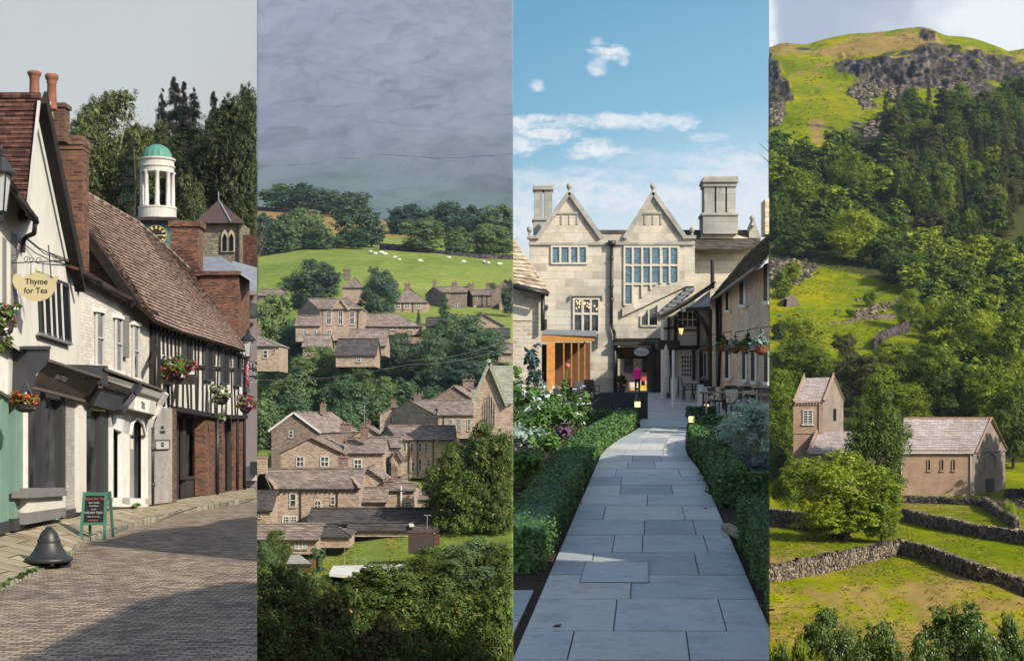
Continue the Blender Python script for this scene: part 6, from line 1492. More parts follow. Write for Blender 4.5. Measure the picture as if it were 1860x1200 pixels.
for k, (a, b, y0, y1, Y) in enumerate(((1063, 1112, 722, 762, 61), (1112, 1153, 722, 762, 61), (1158, 1177, 712, 762, 60.5), (1078, 1176, 715, 722, 68), (1090, 1172, 712, 716, 73))):
    m = MB(); m.slab([P(a+.3, y1, Y), P(b-.3, y1, Y), P(b-.3, y0, Y), P(a+.3, y0, Y)], (0, 1.1 if k < 3 else 2.5, 0)); m.build('panel', 'rattan', pb, 3)
def lamp(label, px, yt, yb, Y):
    s = Y/F; h = (yb-yt)*s; c = P(px, yb, Y); L_ = thing('bollard_light', label, 'bollard light', c, 'glowing path lights'); g_ = gd(c)-c.z
    r = 6*s
    m = MB(); m.cyl(c+V((0, 0, min(g_, 0))), c+V((0, 0, h*.22)), r*.95, r, 14); m.build('post', 'black_iron', L_, 3)
    m = MB(); m.cyl(c+V((0, 0, h*.2)), c+V((0, 0, h*.7)), r*.86, r*.9, 14); m.build('lamp_glass', 'lamp_glow', L_, 3)
    m = MB(); m.lathe(c+V((0, 0, h*.68)), [(r*1.1, 0), (r*1.1, h*.06), (r*.9, h*.2), (r*.5, h*.31)], 14)
    m.build('cap', 'black_iron', L_, 3)
lamp('largest path light at the near end of the right hand hedge', 1256, 748, 772, 54.5); lamp('small path light in front of the white panels', 1284, 727, 749, 66); lamp('small path light standing against the dark planter', 1158, 722, 744, 59)
def panel_(label, x0, x1, y0, y1, Y):
    r = thing('white_screen', label, 'screen', P((x0+x1)/2, y1, Y)); m = MB(); m.slab([P(x0, y1, Y), P(x1, y1, Y), P(x1, y0, Y), P(x0, y0, Y)], (0, .06, 0)); m.build('panel', 'white_paint', r, 3)
    m = MB(); m.box(P((x0+x1)/2, y1, Y)+V((0, 0, .02)), ((x1-x0)*Y/F*1.1, .3, .04)); m.build('foot', 'steel', r, 3)
panel_('narrow white screen standing left of the path light', 1267, 1278, 698, 752, 67); panel_('white screen panel right of the narrow one', 1279, 1293, 702, 748, 68); panel_('white display stand with a round foot by the steps', 1219, 1227, 692, 740, 72)
mb_ = thing('menu_board', 'pale menu board on legs by the parasol', 'menu board', P(1224, 718, 80)); m = MB(); m.slab([P(1214, 715, 80), P(1234, 715, 80), P(1234, 686, 80), P(1214, 686, 80)], (0, .06, 0)); m.build('panel', 'stucco', mb_, 3); m = MB(); m.beam(P(1216, 720, 80.02), P(1216, 684, 80.02), .08); m.beam(P(1232, 720, 80.02), P(1232, 684, 80.02), .08); m.build('leg', 'table_wood', mb_, 3)
um = thing('closed_parasol', 'furled white parasol hanging in folds beside the archway', 'parasol', P(1210, 720, 83)); m = MB(); m.lathe(P(1210, 712, 83), [(.32, 0), (.3, .1), (.24, 1.2), (.17, 2.4), (.05, 2.75)], 9); m.build('canopy', 'stucco', um, 3); m = MB(); m.cyl(P(1210, 722, 83), P(1210, 625, 83), .04); m.build('pole', 'steel', um, 3)
m = MB(); m.cyl(P(1223, 745, 71), P(1223, 636, 71), .07); m.box(P(1223, 744, 71), (.5, .5, .1)); o = thing('white_post', 'tall white post with a block foot in front of the timber bay', 'post', P(1223, 745, 71)); m.build('shaft', 'white_paint', o, 3)
o = thing('rope_post', 'short steel post by the archway path', 'post', P(1205, 724, 76)); m = MB(); m.cyl(P(1205, 724, 76), P(1205, 692, 76), .05); m.lathe(P(1205, 724, 76), [(.22, 0), (.22, .04), (.05, .1)], 12); m.build('shaft', 'steel', o, 3)
rs_ = MB(); rs_.slab([P(1222, 728, 80), P(1292, 745, 66), P(1292, 722, 84), P(1232, 722, 84)], (0, 0, -.15)); tag(rs_.build('raised_paving', 'york_stone', None, 3), kind='structure')

m = MB(); q = [G(2.95, 45.5, .7), G(4.28, 45.5, .7), G(4.28, 62, .7), G(2.95, 62, .7)]; m.hexa([p-V((0, 0, .8)) for p in q]+q); tag(m.build('terrace', 'york_stone', None, 3), kind='structure')
# ---- the walking woman
pc = GP(1158, 714); pc = P(1158, 713.5, 92.); k = 50*92/F/1.68
def person(c, k):
    me = bpy.data.meshes.new('person'); vsx = [((0, 0, .93), .125), ((0, 0, 1.12), .115), ((0, 0, 1.32), .15), ((0, -.01, 1.45), .075), ((0, -.02, 1.53), .06), ((0, -.02, 1.62), .095),
        ((.085, .02, .88), .1), ((.1, -.1, .5), .07), ((.1, -.02, .09), .045), ((.1, -.14, .04), .04), ((-.085, .02, .88), .1), ((-.1, .1, .5), .07), ((-.1, .22, .12), .045), ((-.1, .12, .04), .04),
        ((.19, 0, 1.38), .065), ((.27, .02, 1.13), .05), ((.22, -.15, .97), .035), ((-.19, 0, 1.38), .065), ((-.28, .04, 1.14), .05), ((-.33, -.06, .92), .035)]
    ed = [(0, 1), (1, 2), (2, 3), (3, 4), (4, 5), (0, 6), (6, 7), (7, 8), (8, 9), (0, 10), (10, 11), (11, 12), (12, 13), (2, 14), (14, 15), (15, 16), (2, 17), (17, 18), (18, 19)]
    # fingers and thumb
    for h, sg_ in ((16, 1), (19, -1)):
        for f_ in range(5):
            b = V(vsx[h][0]); vsx.append((tuple(b+V((sg_*.012+.014*(f_-2), -.02+.006*abs(f_-2), -.05 if f_ else -.02))), .009)); vsx.append((tuple(b+V((sg_*.005+.016*(f_-2), -.03, -.09 if f_ else -.045))), .008))
            n_ = len(vsx); ed += [(h, n_-2), (n_-2, n_-1)]
    me.from_pydata([tuple(V(p)*k) for p, r in vsx], ed, [])
    o = bpy.data.objects.new('person', me); COL.objects.link(o); o.location = c
    md = o.modifiers.new('skin', 'SKIN'); sv = me.skin_vertices[0].data
    for i, (p, r) in enumerate(vsx): sv[i].radius = (r*k, r*k*(.8 if i in (1, 2) else 1)); sv[i].use_root = (i == 0)
    o.modifiers.new('sub', 'SUBSURF').levels = 1; o.modifiers['sub'].render_levels = 1
    t = NT('person_clothes'); v = t.coords(); s = t.n('ShaderNodeSeparateXYZ'); t.l(v, s.inputs[0]); z = s.outputs[2]; ax_ = t.math('ABSOLUTE', s.outputs[0])
    skin = (.55, .33, .24)
    col = t.mix(t.math('GREATER_THAN', z, .90*k), (.02, .03, .07), (.85, .04, .3))
    arm = t.math('MULTIPLY', t.math('GREATER_THAN', ax_, .2*k), t.math('LESS_THAN', z, .99*k)); col = t.mix(arm, col, skin)
    col = t.mix(t.math('LESS_THAN', z, .1*k), col, (.03, .03, .03)); col = t.mix(t.math('GREATER_THAN', z, 1.49*k), col, skin)
    t.done(col, .8, .2); me.materials.append(t.m); o['_o'] = tuple(c)
    tag(o, 'woman in a bright pink jacket and dark trousers walking through the archway', 'person')
    def ch(nm, mb, mt):
        mb.v = [tuple(V(p)*k+V(c)) for p in mb.v]; q = mb.build(nm, mt, o, None, smooth=True); return q
    m = MB(); m.ball((0, 0, 1.655), .105, 12, 8, (1, 1.05, .9)); ch('hair', m, plain('grey_hair', (.16, .13, .11), .8, .2, .2, 20))
    m = MB(); m.add([(-.02, -.115, 1.61), (.02, -.115, 1.61), (0, -.14, 1.6), (0, -.11, 1.64)], [(0, 1, 2), (0, 2, 3), (1, 3, 2)]); ch('nose', m, plain('skin_tone', skin, .7, .2, .05))
    m = MB(); m.ball((-.035, -.105, 1.635), .011, 6, 4); m.ball((.035, -.105, 1.635), .011, 6, 4); ch('eyes', m, 'ink')
    m = MB(); m.box((0, -.108, 1.57), (.05, .012, .01)); ch('mouth', m, 'rose_pink')
    m = MB(); m.lathe((0, 0, .88), [(.19, -.04), (.2, 0), (.19, .15), (.2, .35), (.225, .5), (.17, .57), (.08, .61)], 16); ch('jacket', m, plain('pink_cloth', (.85, .04, .3), .8, .2, .12, 8))
    return o
person(pc, k)
bg_ = thing('handbag', 'dark handbag carried at the side of the woman in pink', 'bag', pc+V((.32*k, -.05, .55*k))); c = pc+V((.33*k, -.08, .6*k)); m = MB(); m.box(c, (.22*k, .12*k, .28*k)); m.build('bag_body', 'black_iron', bg_, 3, bevel=.02); m = MB(); m.tube([c+V((-.07*k, 0, .14*k)), c+V((-.08*k, 0, .36*k)), c+V((.06*k, 0, .36*k)), c+V((.07*k, 0, .14*k))], .012*k); m.build('handle', 'black_iron', bg_, 3)
# ================================================================ the dale village
masonry('dale_stone', [(.25, .175, .135), (.39, .285, .215), (.51, .385, .3), (.44, .36, .3)], (.28, .23, .185), .46, .22, .04, .9, .8, .05, stain=(.15, .115, .095), stscale=.35)
masonry('dale_stone_dark', [(.15, .11, .095), (.23, .175, .145), (.3, .235, .195)], (.18, .14, .12), .46, .22, .04, .9, .8, .05, stain=(.09, .07, .06), stscale=.35)
masonry('dale_slate', [(.2, .155, .14), (.29, .235, .21), (.37, .31, .27)], (.05, .04, .038), .6, .22, .02, .85, .7, 0, stain=(.13, .125, .08), stscale=.35)
masonry('dale_slate_dark', [(.06, .055, .06), (.095, .085, .088), (.13, .115, .11)], (.03, .028, .03), .5, .2, .02, .8, .6, 0, stain=(.12, .1, .09), stscale=.35)
masonry('church_slate', [(.24, .26, .2), (.3, .32, .25), (.35, .36, .3)], (.16, .17, .13), .6, .22, .02, .8, .6, 0, stscale=.3)
plain('white_frame', (.55, .54, .51), .5, .3, .04, 2)
leafmat('dale_leaf', (.045, .09, .05), (.15, .24, .105), .28, .22)  # leaf greens lifted and blued to carry distance haze in the colour
leafmat('dale_leaf_dark', (.03, .06, .045), (.095, .155, .09), .2, .15)
leafmat('dale_leaf_light', (.075, .13, .055), (.23, .32, .12), .3, .15)
leafmat('front_leaf', (.02, .055, .012), (.14, .2, .035), .25, .2, accent=(.3, .24, .07), acc=.04)
leafmat('front_leaf_brown', (.03, .04, .012), (.16, .15, .04), .25, .15, accent=(.4, .3, .1), acc=.07)
def DP(px, py, Y): return P(px, py, Y)
NH = [0]
def wroof(mb, a, b, c, d, t=.16):   # roof plane: eave a-b, ridge d-c (a below d)
    return mb.slab([a, b, c, d], (0, 0, t))
def coursed(mb, a, b, c, d, rowh=.34):
    n = max(4, int((d-a).length/rowh)); rows(mb, lambda t: a.lerp(b, t), lambda t: d.lerp(c, t), n, 6, .05, .06, .02, seed=int(a.x*7) % 99); return mb
def wins(T, lst, Y, d=.04, fmat='white_frame'):
    for q in lst:
        a, b, y0, y1 = q[:4]; st = q[4] if len(q) > 4 else 'sash'; y_ = Y(.5*(a+b)) if callable(Y) else Y
        s = y_/F; w_ = (b-a)*s
        o = V((0, -d, 0))
        m = MB()
        if st == 'arch':
            pts = [(a, y1), (b, y1)]+[((a+b)/2+(b-a)/2*math.cos(t), y0+(b-a)/2-(b-a)/2*math.sin(t)) for t in np.linspace(0, math.pi, 9)]
        elif st == 'gothic':
            h2 = (b-a)*.95; pts = [(a, y1), (b, y1), (b, y0+h2), (b-(b-a)*.12, y0+h2*.55), (b-(b-a)*.3, y0+h2*.22), ((a+b)/2, y0), (a+(b-a)*.3, y0+h2*.22), (a+(b-a)*.12, y0+h2*.55), (a, y0+h2)]
        else: pts = [(a, y1), (b, y1), (b, y0), (a, y0)]
        m.slab([DP(x, y, y_)+o for x, y in pts], (0, .06, 0)); w0 = m.build('window', 'window_glass', T, 2)
        m = MB(); fw = min(.16, w_*.14) if st != 'gothic' else .14
        pp = [DP(x, y, y_)+o*1.6 for x, y in pts]
        for p_, q_ in zip(pp, pp[1:]+pp[:1]): m.beam(p_, q_, fw, .08, up=(0, 1, 0))
        if st in ('sash', 'arch', 'four'): ym = (y0+y1)/2; m.beam(DP(a, ym, y_)+o*1.6, DP(b, ym, y_)+o*1.6, fw*.8, .08, up=(0, 1, 0))
        if st in ('four', 'arch', 'multi'): xm = (a+b)/2; m.beam(DP(xm, y1, y_)+o*1.5, DP(xm, y0, y_)+o*1.5, fw*.6, .08, up=(0, 1, 0))
        if st == 'multi':
            for k in (.2, .4, .6, .8): x = lerp(a, b, k); m.beam(DP(x, y1, y_)+o*1.5, DP(x, y0, y_)+o*1.5, fw*.5, .06, up=(0, 1, 0))
            for k in (.33, .66): y = lerp(y0, y1, k); m.beam(DP(a, y, y_)+o*1.5, DP(b, y, y_)+o*1.5, fw*.5, .06, up=(0, 1, 0))
        if st == 'gothic':
            for k in (.2, .4, .6, .8): x = lerp(a, b, k); m.beam(DP(x, y1, y_)+o*1.5, DP(x, y0+abs(k-.5)*14+3, y_)+o*1.5, .12, .08, up=(0, 1, 0))
        m.build('frame', 'dale_stone' if st == 'gothic' else fmat, w0, 2)
        if st != 'gothic':
            m = MB(); m.beam(DP(a-1, y1+1, y_)+o*2, DP(b+1, y1+1, y_)+o*2, .16, .18, up=(0, 1, 0)); m.build('sill', 'dale_stone', w0, 2)
def chim(T, x0, x1, y0, y1, Y, mat='dale_stone_dark', pots=2):
    s = Y/F; m = MB(); w_ = (x1-x0)*s; m.box(DP((x0+x1)/2, (y0+y1)/2, Y), (w_, w_*.75, (y1-y0)*s)); m.box(DP((x0+x1)/2, y0+1, Y), (w_*1.16, w_*.95, 2.2*s)); c_ = m.build('chimney', mat, T, 2)
    if pots:
        m = MB()
        for k in range(pots): x = lerp(x0, x1, (k+.5)/pots); m.cyl(DP(x, y0, Y), DP(x, y0-4, Y), .14, .11, 8)
        m.build('chimney_pot', 'terracotta', c_, 2)
def house(label, x0, x1, yb, ye, yr, D=8., gl=None, gr=None, hl=0., hr=0., ch=(), wn=(), Y=None, wall='dale_stone', roof='dale_slate', oh=.35, name='stone_house', cat='house', pipes=(), yel=None, yer=None, extra=None, gw=()):
    """ridge along the front; gl / gr = bearing of the far left / right corner when that gable shows"""
    Y = Y or DALE.at((x0+x1)/2, yb).y; T = thing(name, label, cat, DP((x0+x1)/2, yb, Y)); T['Y_'] = Y
    A_ = DP(x0, yb+6, Y); B_ = DP(x1, yb+6, Y); Ae = DP(x0, yel or ye, Y); Be = DP(x1, yer or ye, Y)
    bl = DP(gl, 0, Y+D).x if gl is not None else A_.x+.15*D*(1 if x0 < 700 else -1)*0; br_ = DP(gr, 0, Y+D).x if gr is not None else B_.x
    C_ = V((br_, Y+D, B_.z)); D_ = V((bl, Y+D, A_.z)); Ce = V((br_, Y+D, Be.z)); De = V((bl, Y+D, Ae.z))
    zr = DP(0, yr, Y+D/2).z
    RL = V(((A_.x+bl)/2, Y+D/2, zr)); RR = V(((B_.x+br_)/2, Y+D/2, zr)); ux = (RR-RL).normalized()
    RLh = RL+ux*hl; RRh = RR-ux*hr
    m = MB(); m.quad(A_, B_, Be, Ae); m.quad(C_, D_, De, Ce)
    if hl: m.quad(D_, A_, Ae, De)
    else: m.add([D_, A_, Ae, RL, De], [(0, 1, 2, 3, 4)])
    if hr: m.quad(B_, C_, Ce, Be)
    else: m.add([B_, C_, Ce, RR, Be], [(0, 1, 2, 3, 4)])
    m.build('wall', wall, T, 2)
    f = V((0, -oh, 0)); dz = (Be.z-zr)/(D/2)*oh; f = V((0, -oh, dz)); sl_ = -ux*oh*.7; sr_ = ux*oh*.7
    m = MB(); aa, bb2 = Ae+f+sl_, Be+f+sr_; coursed(m, aa, bb2, RRh+(sr_ if not hr else V()), RLh+(sl_ if not hl else V()))
    wroof(m, Ce-V((0, f.y, -f.z))+sr_, De-V((0, f.y, -f.z))+sl_, RLh+(sl_ if not hl else V()), RRh+(sr_ if not hr else V()))
    if hl: m.slab([aa, RLh, De+sl_], (0, 0, .12))
    if hr: m.slab([bb2, RRh, Ce+sr_], (0, 0, .12))
    rf = m.build('roof', roof, T, 2)
    m = MB(); m.beam(RLh+V((0, 0, .14)), RRh+V((0, 0, .14)), .28, .14); m.build('ridge', roof, rf, 2)
    m = MB(); m.beam(aa+V((0, .0, -.08)), bb2+V((0, .0, -.08)), .14, .14); m.build('gutter', 'dark_wood', T, 2)
    for c in ch: chim(T, c[0], c[1], c[2], c[3], Y+D/2 if len(c) < 5 else Y+c[4])
    wins(T, wn, Y)
    for x in pipes: m = MB(); m.beam(DP(x, yb+4, Y-.1), DP(x, ye, Y-.1), .14); m.build('downpipe', 'dark_wood', T, 2)
    return T
def gfront(label, pl_, apx, pr_, yb, D=12., shift=None, ch=(), wn=(), Y=None, wall='dale_stone', roof='dale_slate', barge=None, name='stone_house', cat='house', ext=0, pipes=()):
    """gable towards us: pl_=(x, y eaves left), apx=(x, y), pr_; shift = bearing of the far end of the ridge"""
    xm = (pl_[0]+pr_[0])/2; Y = Y or DALE.at(xm, yb).y; T = thing(name, label, cat, DP(xm, yb, Y))
    L_, A_, R_ = DP(*pl_, Y), DP(*apx, Y), DP(*pr_, Y); Lb, Rb = DP(pl_[0], yb+6, Y), DP(pr_[0], yb+6, Y)
    sx = DP(shift, 0, Y+D).x-A_.x if shift else 0; off = V((sx, D, 0))
    m = MB(); m.add([Lb, Rb, R_, A_, L_], [(0, 1, 2, 3, 4)]); m.quad(Rb, Rb+off, R_+off, R_); m.quad(Lb+off, Lb, L_, L_+off); m.add([Lb+off, Rb+off, R_+off, A_+off, L_+off], [(4, 3, 2, 1, 0)]); m.build('wall', wall, T, 2)
    ov = off.normalized()*-.35; dr = (R_-A_).normalized()*.4; dl = (L_-A_).normalized()*.4
    m = MB(); coursed(m, R_+dr+ov, R_+dr+off, A_+off, A_+ov); coursed(m, L_+dl+off, L_+dl+ov, A_+ov, A_+off); rf = m.build('roof', roof, T, 2)
    m = MB(); m.beam(A_+ov+V((0, 0, .1)), A_+off+V((0, 0, .1)), .28, .14); m.build('ridge', roof, rf, 2)
    m = MB(); u_ = (0, 1, 0)
    m.beam(A_+ov*1.1, R_+dr+ov*1.1, .3 if barge else .16, .12, up=u_); m.beam(A_+ov*1.1, L_+dl+ov*1.1, .3 if barge else .16, .12, up=u_); m.build('bargeboard', barge or 'dale_stone_dark', T, 2)
    for c in ch: chim(T, c[0], c[1], c[2], c[3], Y+(c[4] if len(c) > 4 else 3))
    wins(T, wn, Y)
    for x in pipes: m = MB(); m.beam(DP(x, yb+4, Y-.1), DP(x, pl_[1], Y-.1), .14); m.build('downpipe', 'dark_wood', T, 2)
    return T
# upper village
house('long farmhouse with two chimneys below the sheep field', 805, 848, 561, 530, 521, 9, gl=773, ch=((786, 793, 511, 522), (820.5, 830, 513, 523)), wn=((812, 816, 532, 540), (826.5, 831, 551, 559), (832, 835.5, 551, 559)), wall='dale_stone_dark')
house('cottage with white windows and brown pipe right of the farmhouse', 859, 893, 561, 535, 526.5, 8, gl=848, ch=((850, 861, 516, 527), (883, 890, 515, 526)), wn=((863, 867, 536, 545), (861, 867, 555, 561, 'four')), wall='dale_stone_dark', pipes=(876, 885))
gfront('tall grey barn gable at the right edge of the upper village', (892.5, 532), (918, 507), (946, 534), 562, 12, wn=((918, 924, 533, 544, 'four'),), wall='dale_stone_dark', name='barn', cat='barn')
gfront('small gabled garage in front of the tall barn', (907, 551), (914, 542), (923, 551), 561, 5, Y=DALE.at(914, 562).y-4, name='garage', cat='garage')
house('hip roofed bungalow with three white bay windows', 716, 777, 567, 547.5, 522, 11, hl=3.5, hr=6, ch=((735, 745, 515, 527), (712, 724, 515, 525)), wn=((719, 727, 549.5, 560, 'four'), (735, 744, 549.5, 560, 'four'), (756, 764, 549.5, 560, 'four')), name='bungalow', cat='bungalow', pipes=(731, 750))
house('hipped house with a tall chimney half hidden between two dark trees', 622, 660, 545, 521, 505, 9, hl=3, hr=3, ch=((624, 636, 489, 508),), Y=375)
house('roof showing at the left edge above the first trees', 470, 513, 552, 536, 526, 8, Y=388, wall='dale_stone_dark')
# chapel
T_ = house('chapel with three tall arched windows and a central gablet', 581, 656, 612, 560, 543, 11, gl=541, hr=3.4, Y=292, wn=((593.5, 601.5, 564, 589, 'arch'), (614.5, 622.5, 564, 589, 'arch'), (635.5, 643.5, 564, 589, 'arch'), (594, 602, 600, 610, 'four')), name='chapel', cat='chapel', pipes=(586, 650))
Yq = 292; m = MB(); m.slab([DP(604, 561, Yq-.1), DP(632, 561, Yq-.1), DP(618, 543, Yq-.1)], (0, 5, 0)); m.build('gablet', 'dale_stone', T_, 2)
m = MB(); m.beam(DP(602, 563, Yq-.3), DP(618, 542, Yq-.3), .35, .3, up=(0, 1, 0)); m.beam(DP(634, 563, Yq-.3), DP(618, 542, Yq-.3), .35, .3, up=(0, 1, 0)); m.build('gablet_coping', 'dale_stone', T_, 2)
house('low annexe with two small arched windows against the chapel side', 537, 581, 614, 590, 574, 7, Y=288, wn=((551, 557, 599, 608, 'arch'), (569, 575, 599, 608, 'arch')), name='annexe', cat='annexe')
house('long low slate roofed school building right of the chapel', 656, 762, 602, 591, 571, 9, hr=5, wn=((708, 713, 594, 599, 'four'), (715, 721, 594, 599), (742, 747, 594, 599, 'four')), Y=300, name='school_building', cat='building')
# roofs stepping below the chapel
house('brown roof tucked under the chapel wall at the left', 550, 596, 645, 628, 608, 8, ch=((576, 583, 606, 622),), Y=276)
house('broad roof stepping down right of the chapel', 632, 700, 640, 626, 599, 10, Y=272, roof='dale_slate')
house('lower roof with a diagonal parapet and white window', 610, 682, 660, 643, 616, 9, Y=262, wn=((648, 655, 647, 657, 'four'),), roof='dale_slate_dark')
house('roof behind the big central tree on the left', 774, 822, 608, 591, 577, 8, Y=298, roof='dale_slate_dark')
gfront('brown gabled barn on the green slope at the right', (858.5, 583), (877, 570.5), (914, 591), 606, 10, Y=305, shift=852, name='barn', cat='barn')
house('low slate roof below the brown gabled barn', 882, 925, 616, 610, 597, 7, Y=296, roof='dale_slate_dark', name='outbuilding', cat='outbuilding')
house('roof with pale ridge at the far right behind the large tree', 905, 950, 650, 640, 625, 8, Y=280)
house('hip roofed house at the left edge with a stub chimney', 455, 507, 668, 627, 604, 10, hr=6, ch=((466, 474, 592, 608),), wn=((478, 486, 636, 650), (496, 500, 634, 641)), Y=255)
# white-barge house and middle rows
gfront('house with bright white bargeboards on its broad gable', (493, 780), (535, 749), (581, 783), 850, 14, shift=604, ch=((582, 592, 734, 752, 8),), wn=((525, 532, 782, 794, 'sash'),), Y=222, wall='dale_stone_dark', barge='white_frame')
T_ = gfront('stone gable with two white four pane windows', (510, 821), (565, 794), (624, 822), 862, 14, shift=596, Y=197, wn=((538.5, 552, 829, 847, 'four'), (582.5, 597, 829, 847, 'four')), ch=((619, 637, 768, 786, 6), (655, 669, 774, 800, 4)))
house('side wing with a pale window right of the two window gable', 626, 696, 862, 821, 795, 10, Y=199, wn=((643, 657, 834, 852, 'four'),), roof='dale_slate')
gfront('gable behind the church roof with a brown chimney', (782, 728), (825, 701), (863, 727), 765, 14, shift=866, ch=((841, 860.5, 689, 707, 5),), Y=256, wall='dale_stone_dark')
T_ = house('hall with three arched windows along its side wall', 796, 861, 790, 752, 727.5, 11, gl=700, Y=240, wn=((816, 821, 760, 782, 'arch'), (832, 837, 760, 782, 'arch'), (849, 855, 760, 782, 'arch')), ch=((752, 764, 717, 730),), name='hall', cat='hall', pipes=(806,))
house('long terrace with two rows of narrow white windows', 725, 822, 862, 797, 774, 10, gl=688, Y=214, wn=((733, 737.5, 804, 820), (746, 750, 804, 820), (761, 766, 804, 820), (772, 776, 804, 820), (747, 753, 838, 856), (760.5, 765.5, 834, 853), (775, 781, 835, 845)), name='terrace_house', pipes=(743, 759, 787))
house('small house with two white windows left of the terrace', 688, 726, 840, 811, 794, 7, Y=208, wn=((698, 703, 814, 821), (704, 708, 814, 821), (713, 717, 814, 821)))
gfront('tiny porch gable with a dark slate roof beside the terrace', (711, 834), (719, 819), (729, 834), 858, 5, Y=203, wn=((714, 718, 840, 850),), roof='dale_slate_dark', name='porch', cat='porch')
for q in (('gable end house filling the row left of the terrace', (640, 790), (668, 775), (697, 792), 850, 9), ('steep little gable behind the chimney row', (604, 776), (622, 764), (642, 778), 800, 8), ('broad gable left of the hall roof', (690, 752), (714, 738), (742, 754), 800, 9), ('gable half sunk in trees right of centre', (742, 612), (762, 600), (784, 614), 640, 8), ('gable below the bungalow lawn', (690, 622), (708, 611), (728, 624), 650, 8), ('small gable by the left edge roofs', (512, 606), (528, 594), (545, 608), 640, 7)):
    gfront(*q, wn=((q[2][0]-6, q[2][0]-1, q[1][1]+6, q[1][1]+16, 'sash'), (q[2][0]+5, q[2][0]+10, q[1][1]+6, q[1][1]+16, 'sash')), ch=((q[2][0]-4, q[2][0]+5, q[2][1]-10, q[2][1]+5, 2),))
for q in (('row of cottages above the shed roofs', 700, 790, 925, 905, 888), ('roof between hall and terrace', 812, 872, 815, 800, 786), ('cottage right of the terrace half behind the dark tree', 818, 880, 850, 826, 808), ('long roof over the yard wall', 655, 735, 905, 876, 862), ('pale roofed house behind the bungalow', 800, 846, 600, 588, 577), ('long house below the chapel roofs', 690, 770, 640, 622, 606)):
    house(*q, 7, wn=tuple((lerp(q[1], q[2], k)-2.5, lerp(q[1], q[2], k)+2.5, q[4]+4, q[4]+13, 'sash') for k in (.2, .5, .8)), ch=((q[1]+6, q[1]+16, q[5]-10, q[5]+4),))
# church
T_ = gfront('tall church gable with a large dark traceried window', (860, 727), (888.5, 661), (919, 733), 800, 16, shift=900, Y=206, name='church', cat='church', wn=((878, 899, 716, 773, 'gothic'),))
m = MB(); a_, b_ = DP(919, 733, 207), DP(960, 733, 207); coursed(m, a_, b_, DP(960, 664, 214), DP(889, 664, 214)); m.build('nave_roof', 'church_slate', T_, 2)
m = MB(); m.slab([DP(918, 800, 207.5), DP(960, 800, 207.5), DP(960, 734, 207.5), DP(918, 734, 207.5)], (0, 6, 0)); m.build('nave_wall', 'dale_stone', T_, 2)
m = MB(); m.beam(DP(888.5, 659, 205.5), DP(921, 737, 205.5), .45, .5, up=(0, 1, 0)); m.beam(DP(888.5, 659, 205.5), DP(858, 731, 205.5), .45, .5, up=(0, 1, 0)); m.box(DP(888.5, 656, 205.5), (.5, .5, .6)); m.build('coping', 'church_slate', T_, 2)
# front rows
T_ = house('big house with an arched window and a ragged eaves course', 495, 652, 952, 885, 852, 12, gl=466, Y=178, wn=((526.6, 537.6, 896, 920), (571, 583, 908, 927, 'arch'), (601, 608, 902, 915, 'sash'), (514, 539, 937, 952, 'multi')), pipes=(502.7, 612.7, 546), ch=((615, 632, 829, 853, 8),))
m = MB()
for k in range(18): x = 506+k*8.2; m.box(DP(x, 889, 177.7), (.22, .3, .3))
m.build('eaves_corbels', 'dark_wood', T_, 2)
chim(T_, 468, 485, 829, 860, 182, 'dale_stone', 1); m = MB(); m.beam(DP(480, 857, 184), DP(501, 886, 177.2), .5, .25); m.beam(DP(632, 858, 184), DP(653, 884, 177.2), .5, .25); m.build('verge_stones', 'dale_stone', T_, 2)
house('dark slated house cut by the left edge below the big house', 450, 492, 958, 924, 893, 8, Y=173, roof='dale_slate_dark', wn=((470, 474, 930, 940),))
gfront('plain stone gable right of the big house', (641, 886), (668, 850), (697, 870), 912, 10, Y=186, wn=((688, 691, 866, 870, 'sash'),))
house('low roof against the plain stone gable', 655, 700, 918, 909, 886, 6, Y=181, roof='dale_slate')
T_ = house('rear yard building with white waste pipes', 697, 752, 922, 889, 878, 7, Y=184, ch=((697, 714, 872, 892, 1), (712, 722, 850, 875, 6)), wn=((736, 748, 911, 919, 'sash'),))
m = MB(); m.tube([DP(701.5, 920, 183.7), DP(701.5, 893, 183.7)], .12); m.tube([DP(728.5, 920, 183.7), DP(728.5, 882, 183.7)], .12); m.beam(DP(728, 893, 183.7), DP(736, 893, 183.7), .1); m.build('waste_pipe', 'white_frame', T_, 2)
house('long dark shed roof with white skylights', 560, 786, 964, 948, 924, 8, Y=172, roof='dale_slate_dark', wn=((584, 592, 951, 958, 'sash'),), name='shed', cat='shed')
T_ = house('second lower shed roof running to the big dark tree', 632, 790, 968, 961, 950, 4, Y=168.5, roof='dale_slate_dark', name='shed', cat='shed')
m = MB(); m.slab([DP(744, 958, 168), DP(753, 958, 168), DP(751, 952, 169.6), DP(743, 952, 169.6)], (0, -.2, .15)); m.build('skylight', 'white_frame', T_, 2)
house('cottage with a white multi pane window above the grass bank', 455, 575, 1000, 977, 952, 9, Y=158.5, wn=((536, 549, 980, 996, 'multi'), (551, 558, 980, 996, 'multi')), oh=.5)
house('small slate lean to beside the cottage', 570, 635, 988, 972, 956, 5, Y=162, roof='dale_slate_dark', hr=2, name='lean_to', cat='outbuilding')
def obj_box(name, label, cat, x0, x1, y0, y1, Y, D, mat, nm='body'):
    T = thing(name, label, cat, DP((x0+x1)/2, y1, Y)); m = MB(); m.slab([DP(x0, y1, Y), DP(x1, y1, Y), DP(x1, y0, Y), DP(x0, y0, Y)], (0, D, 0)); m.build(nm, mat, T, 2); return T
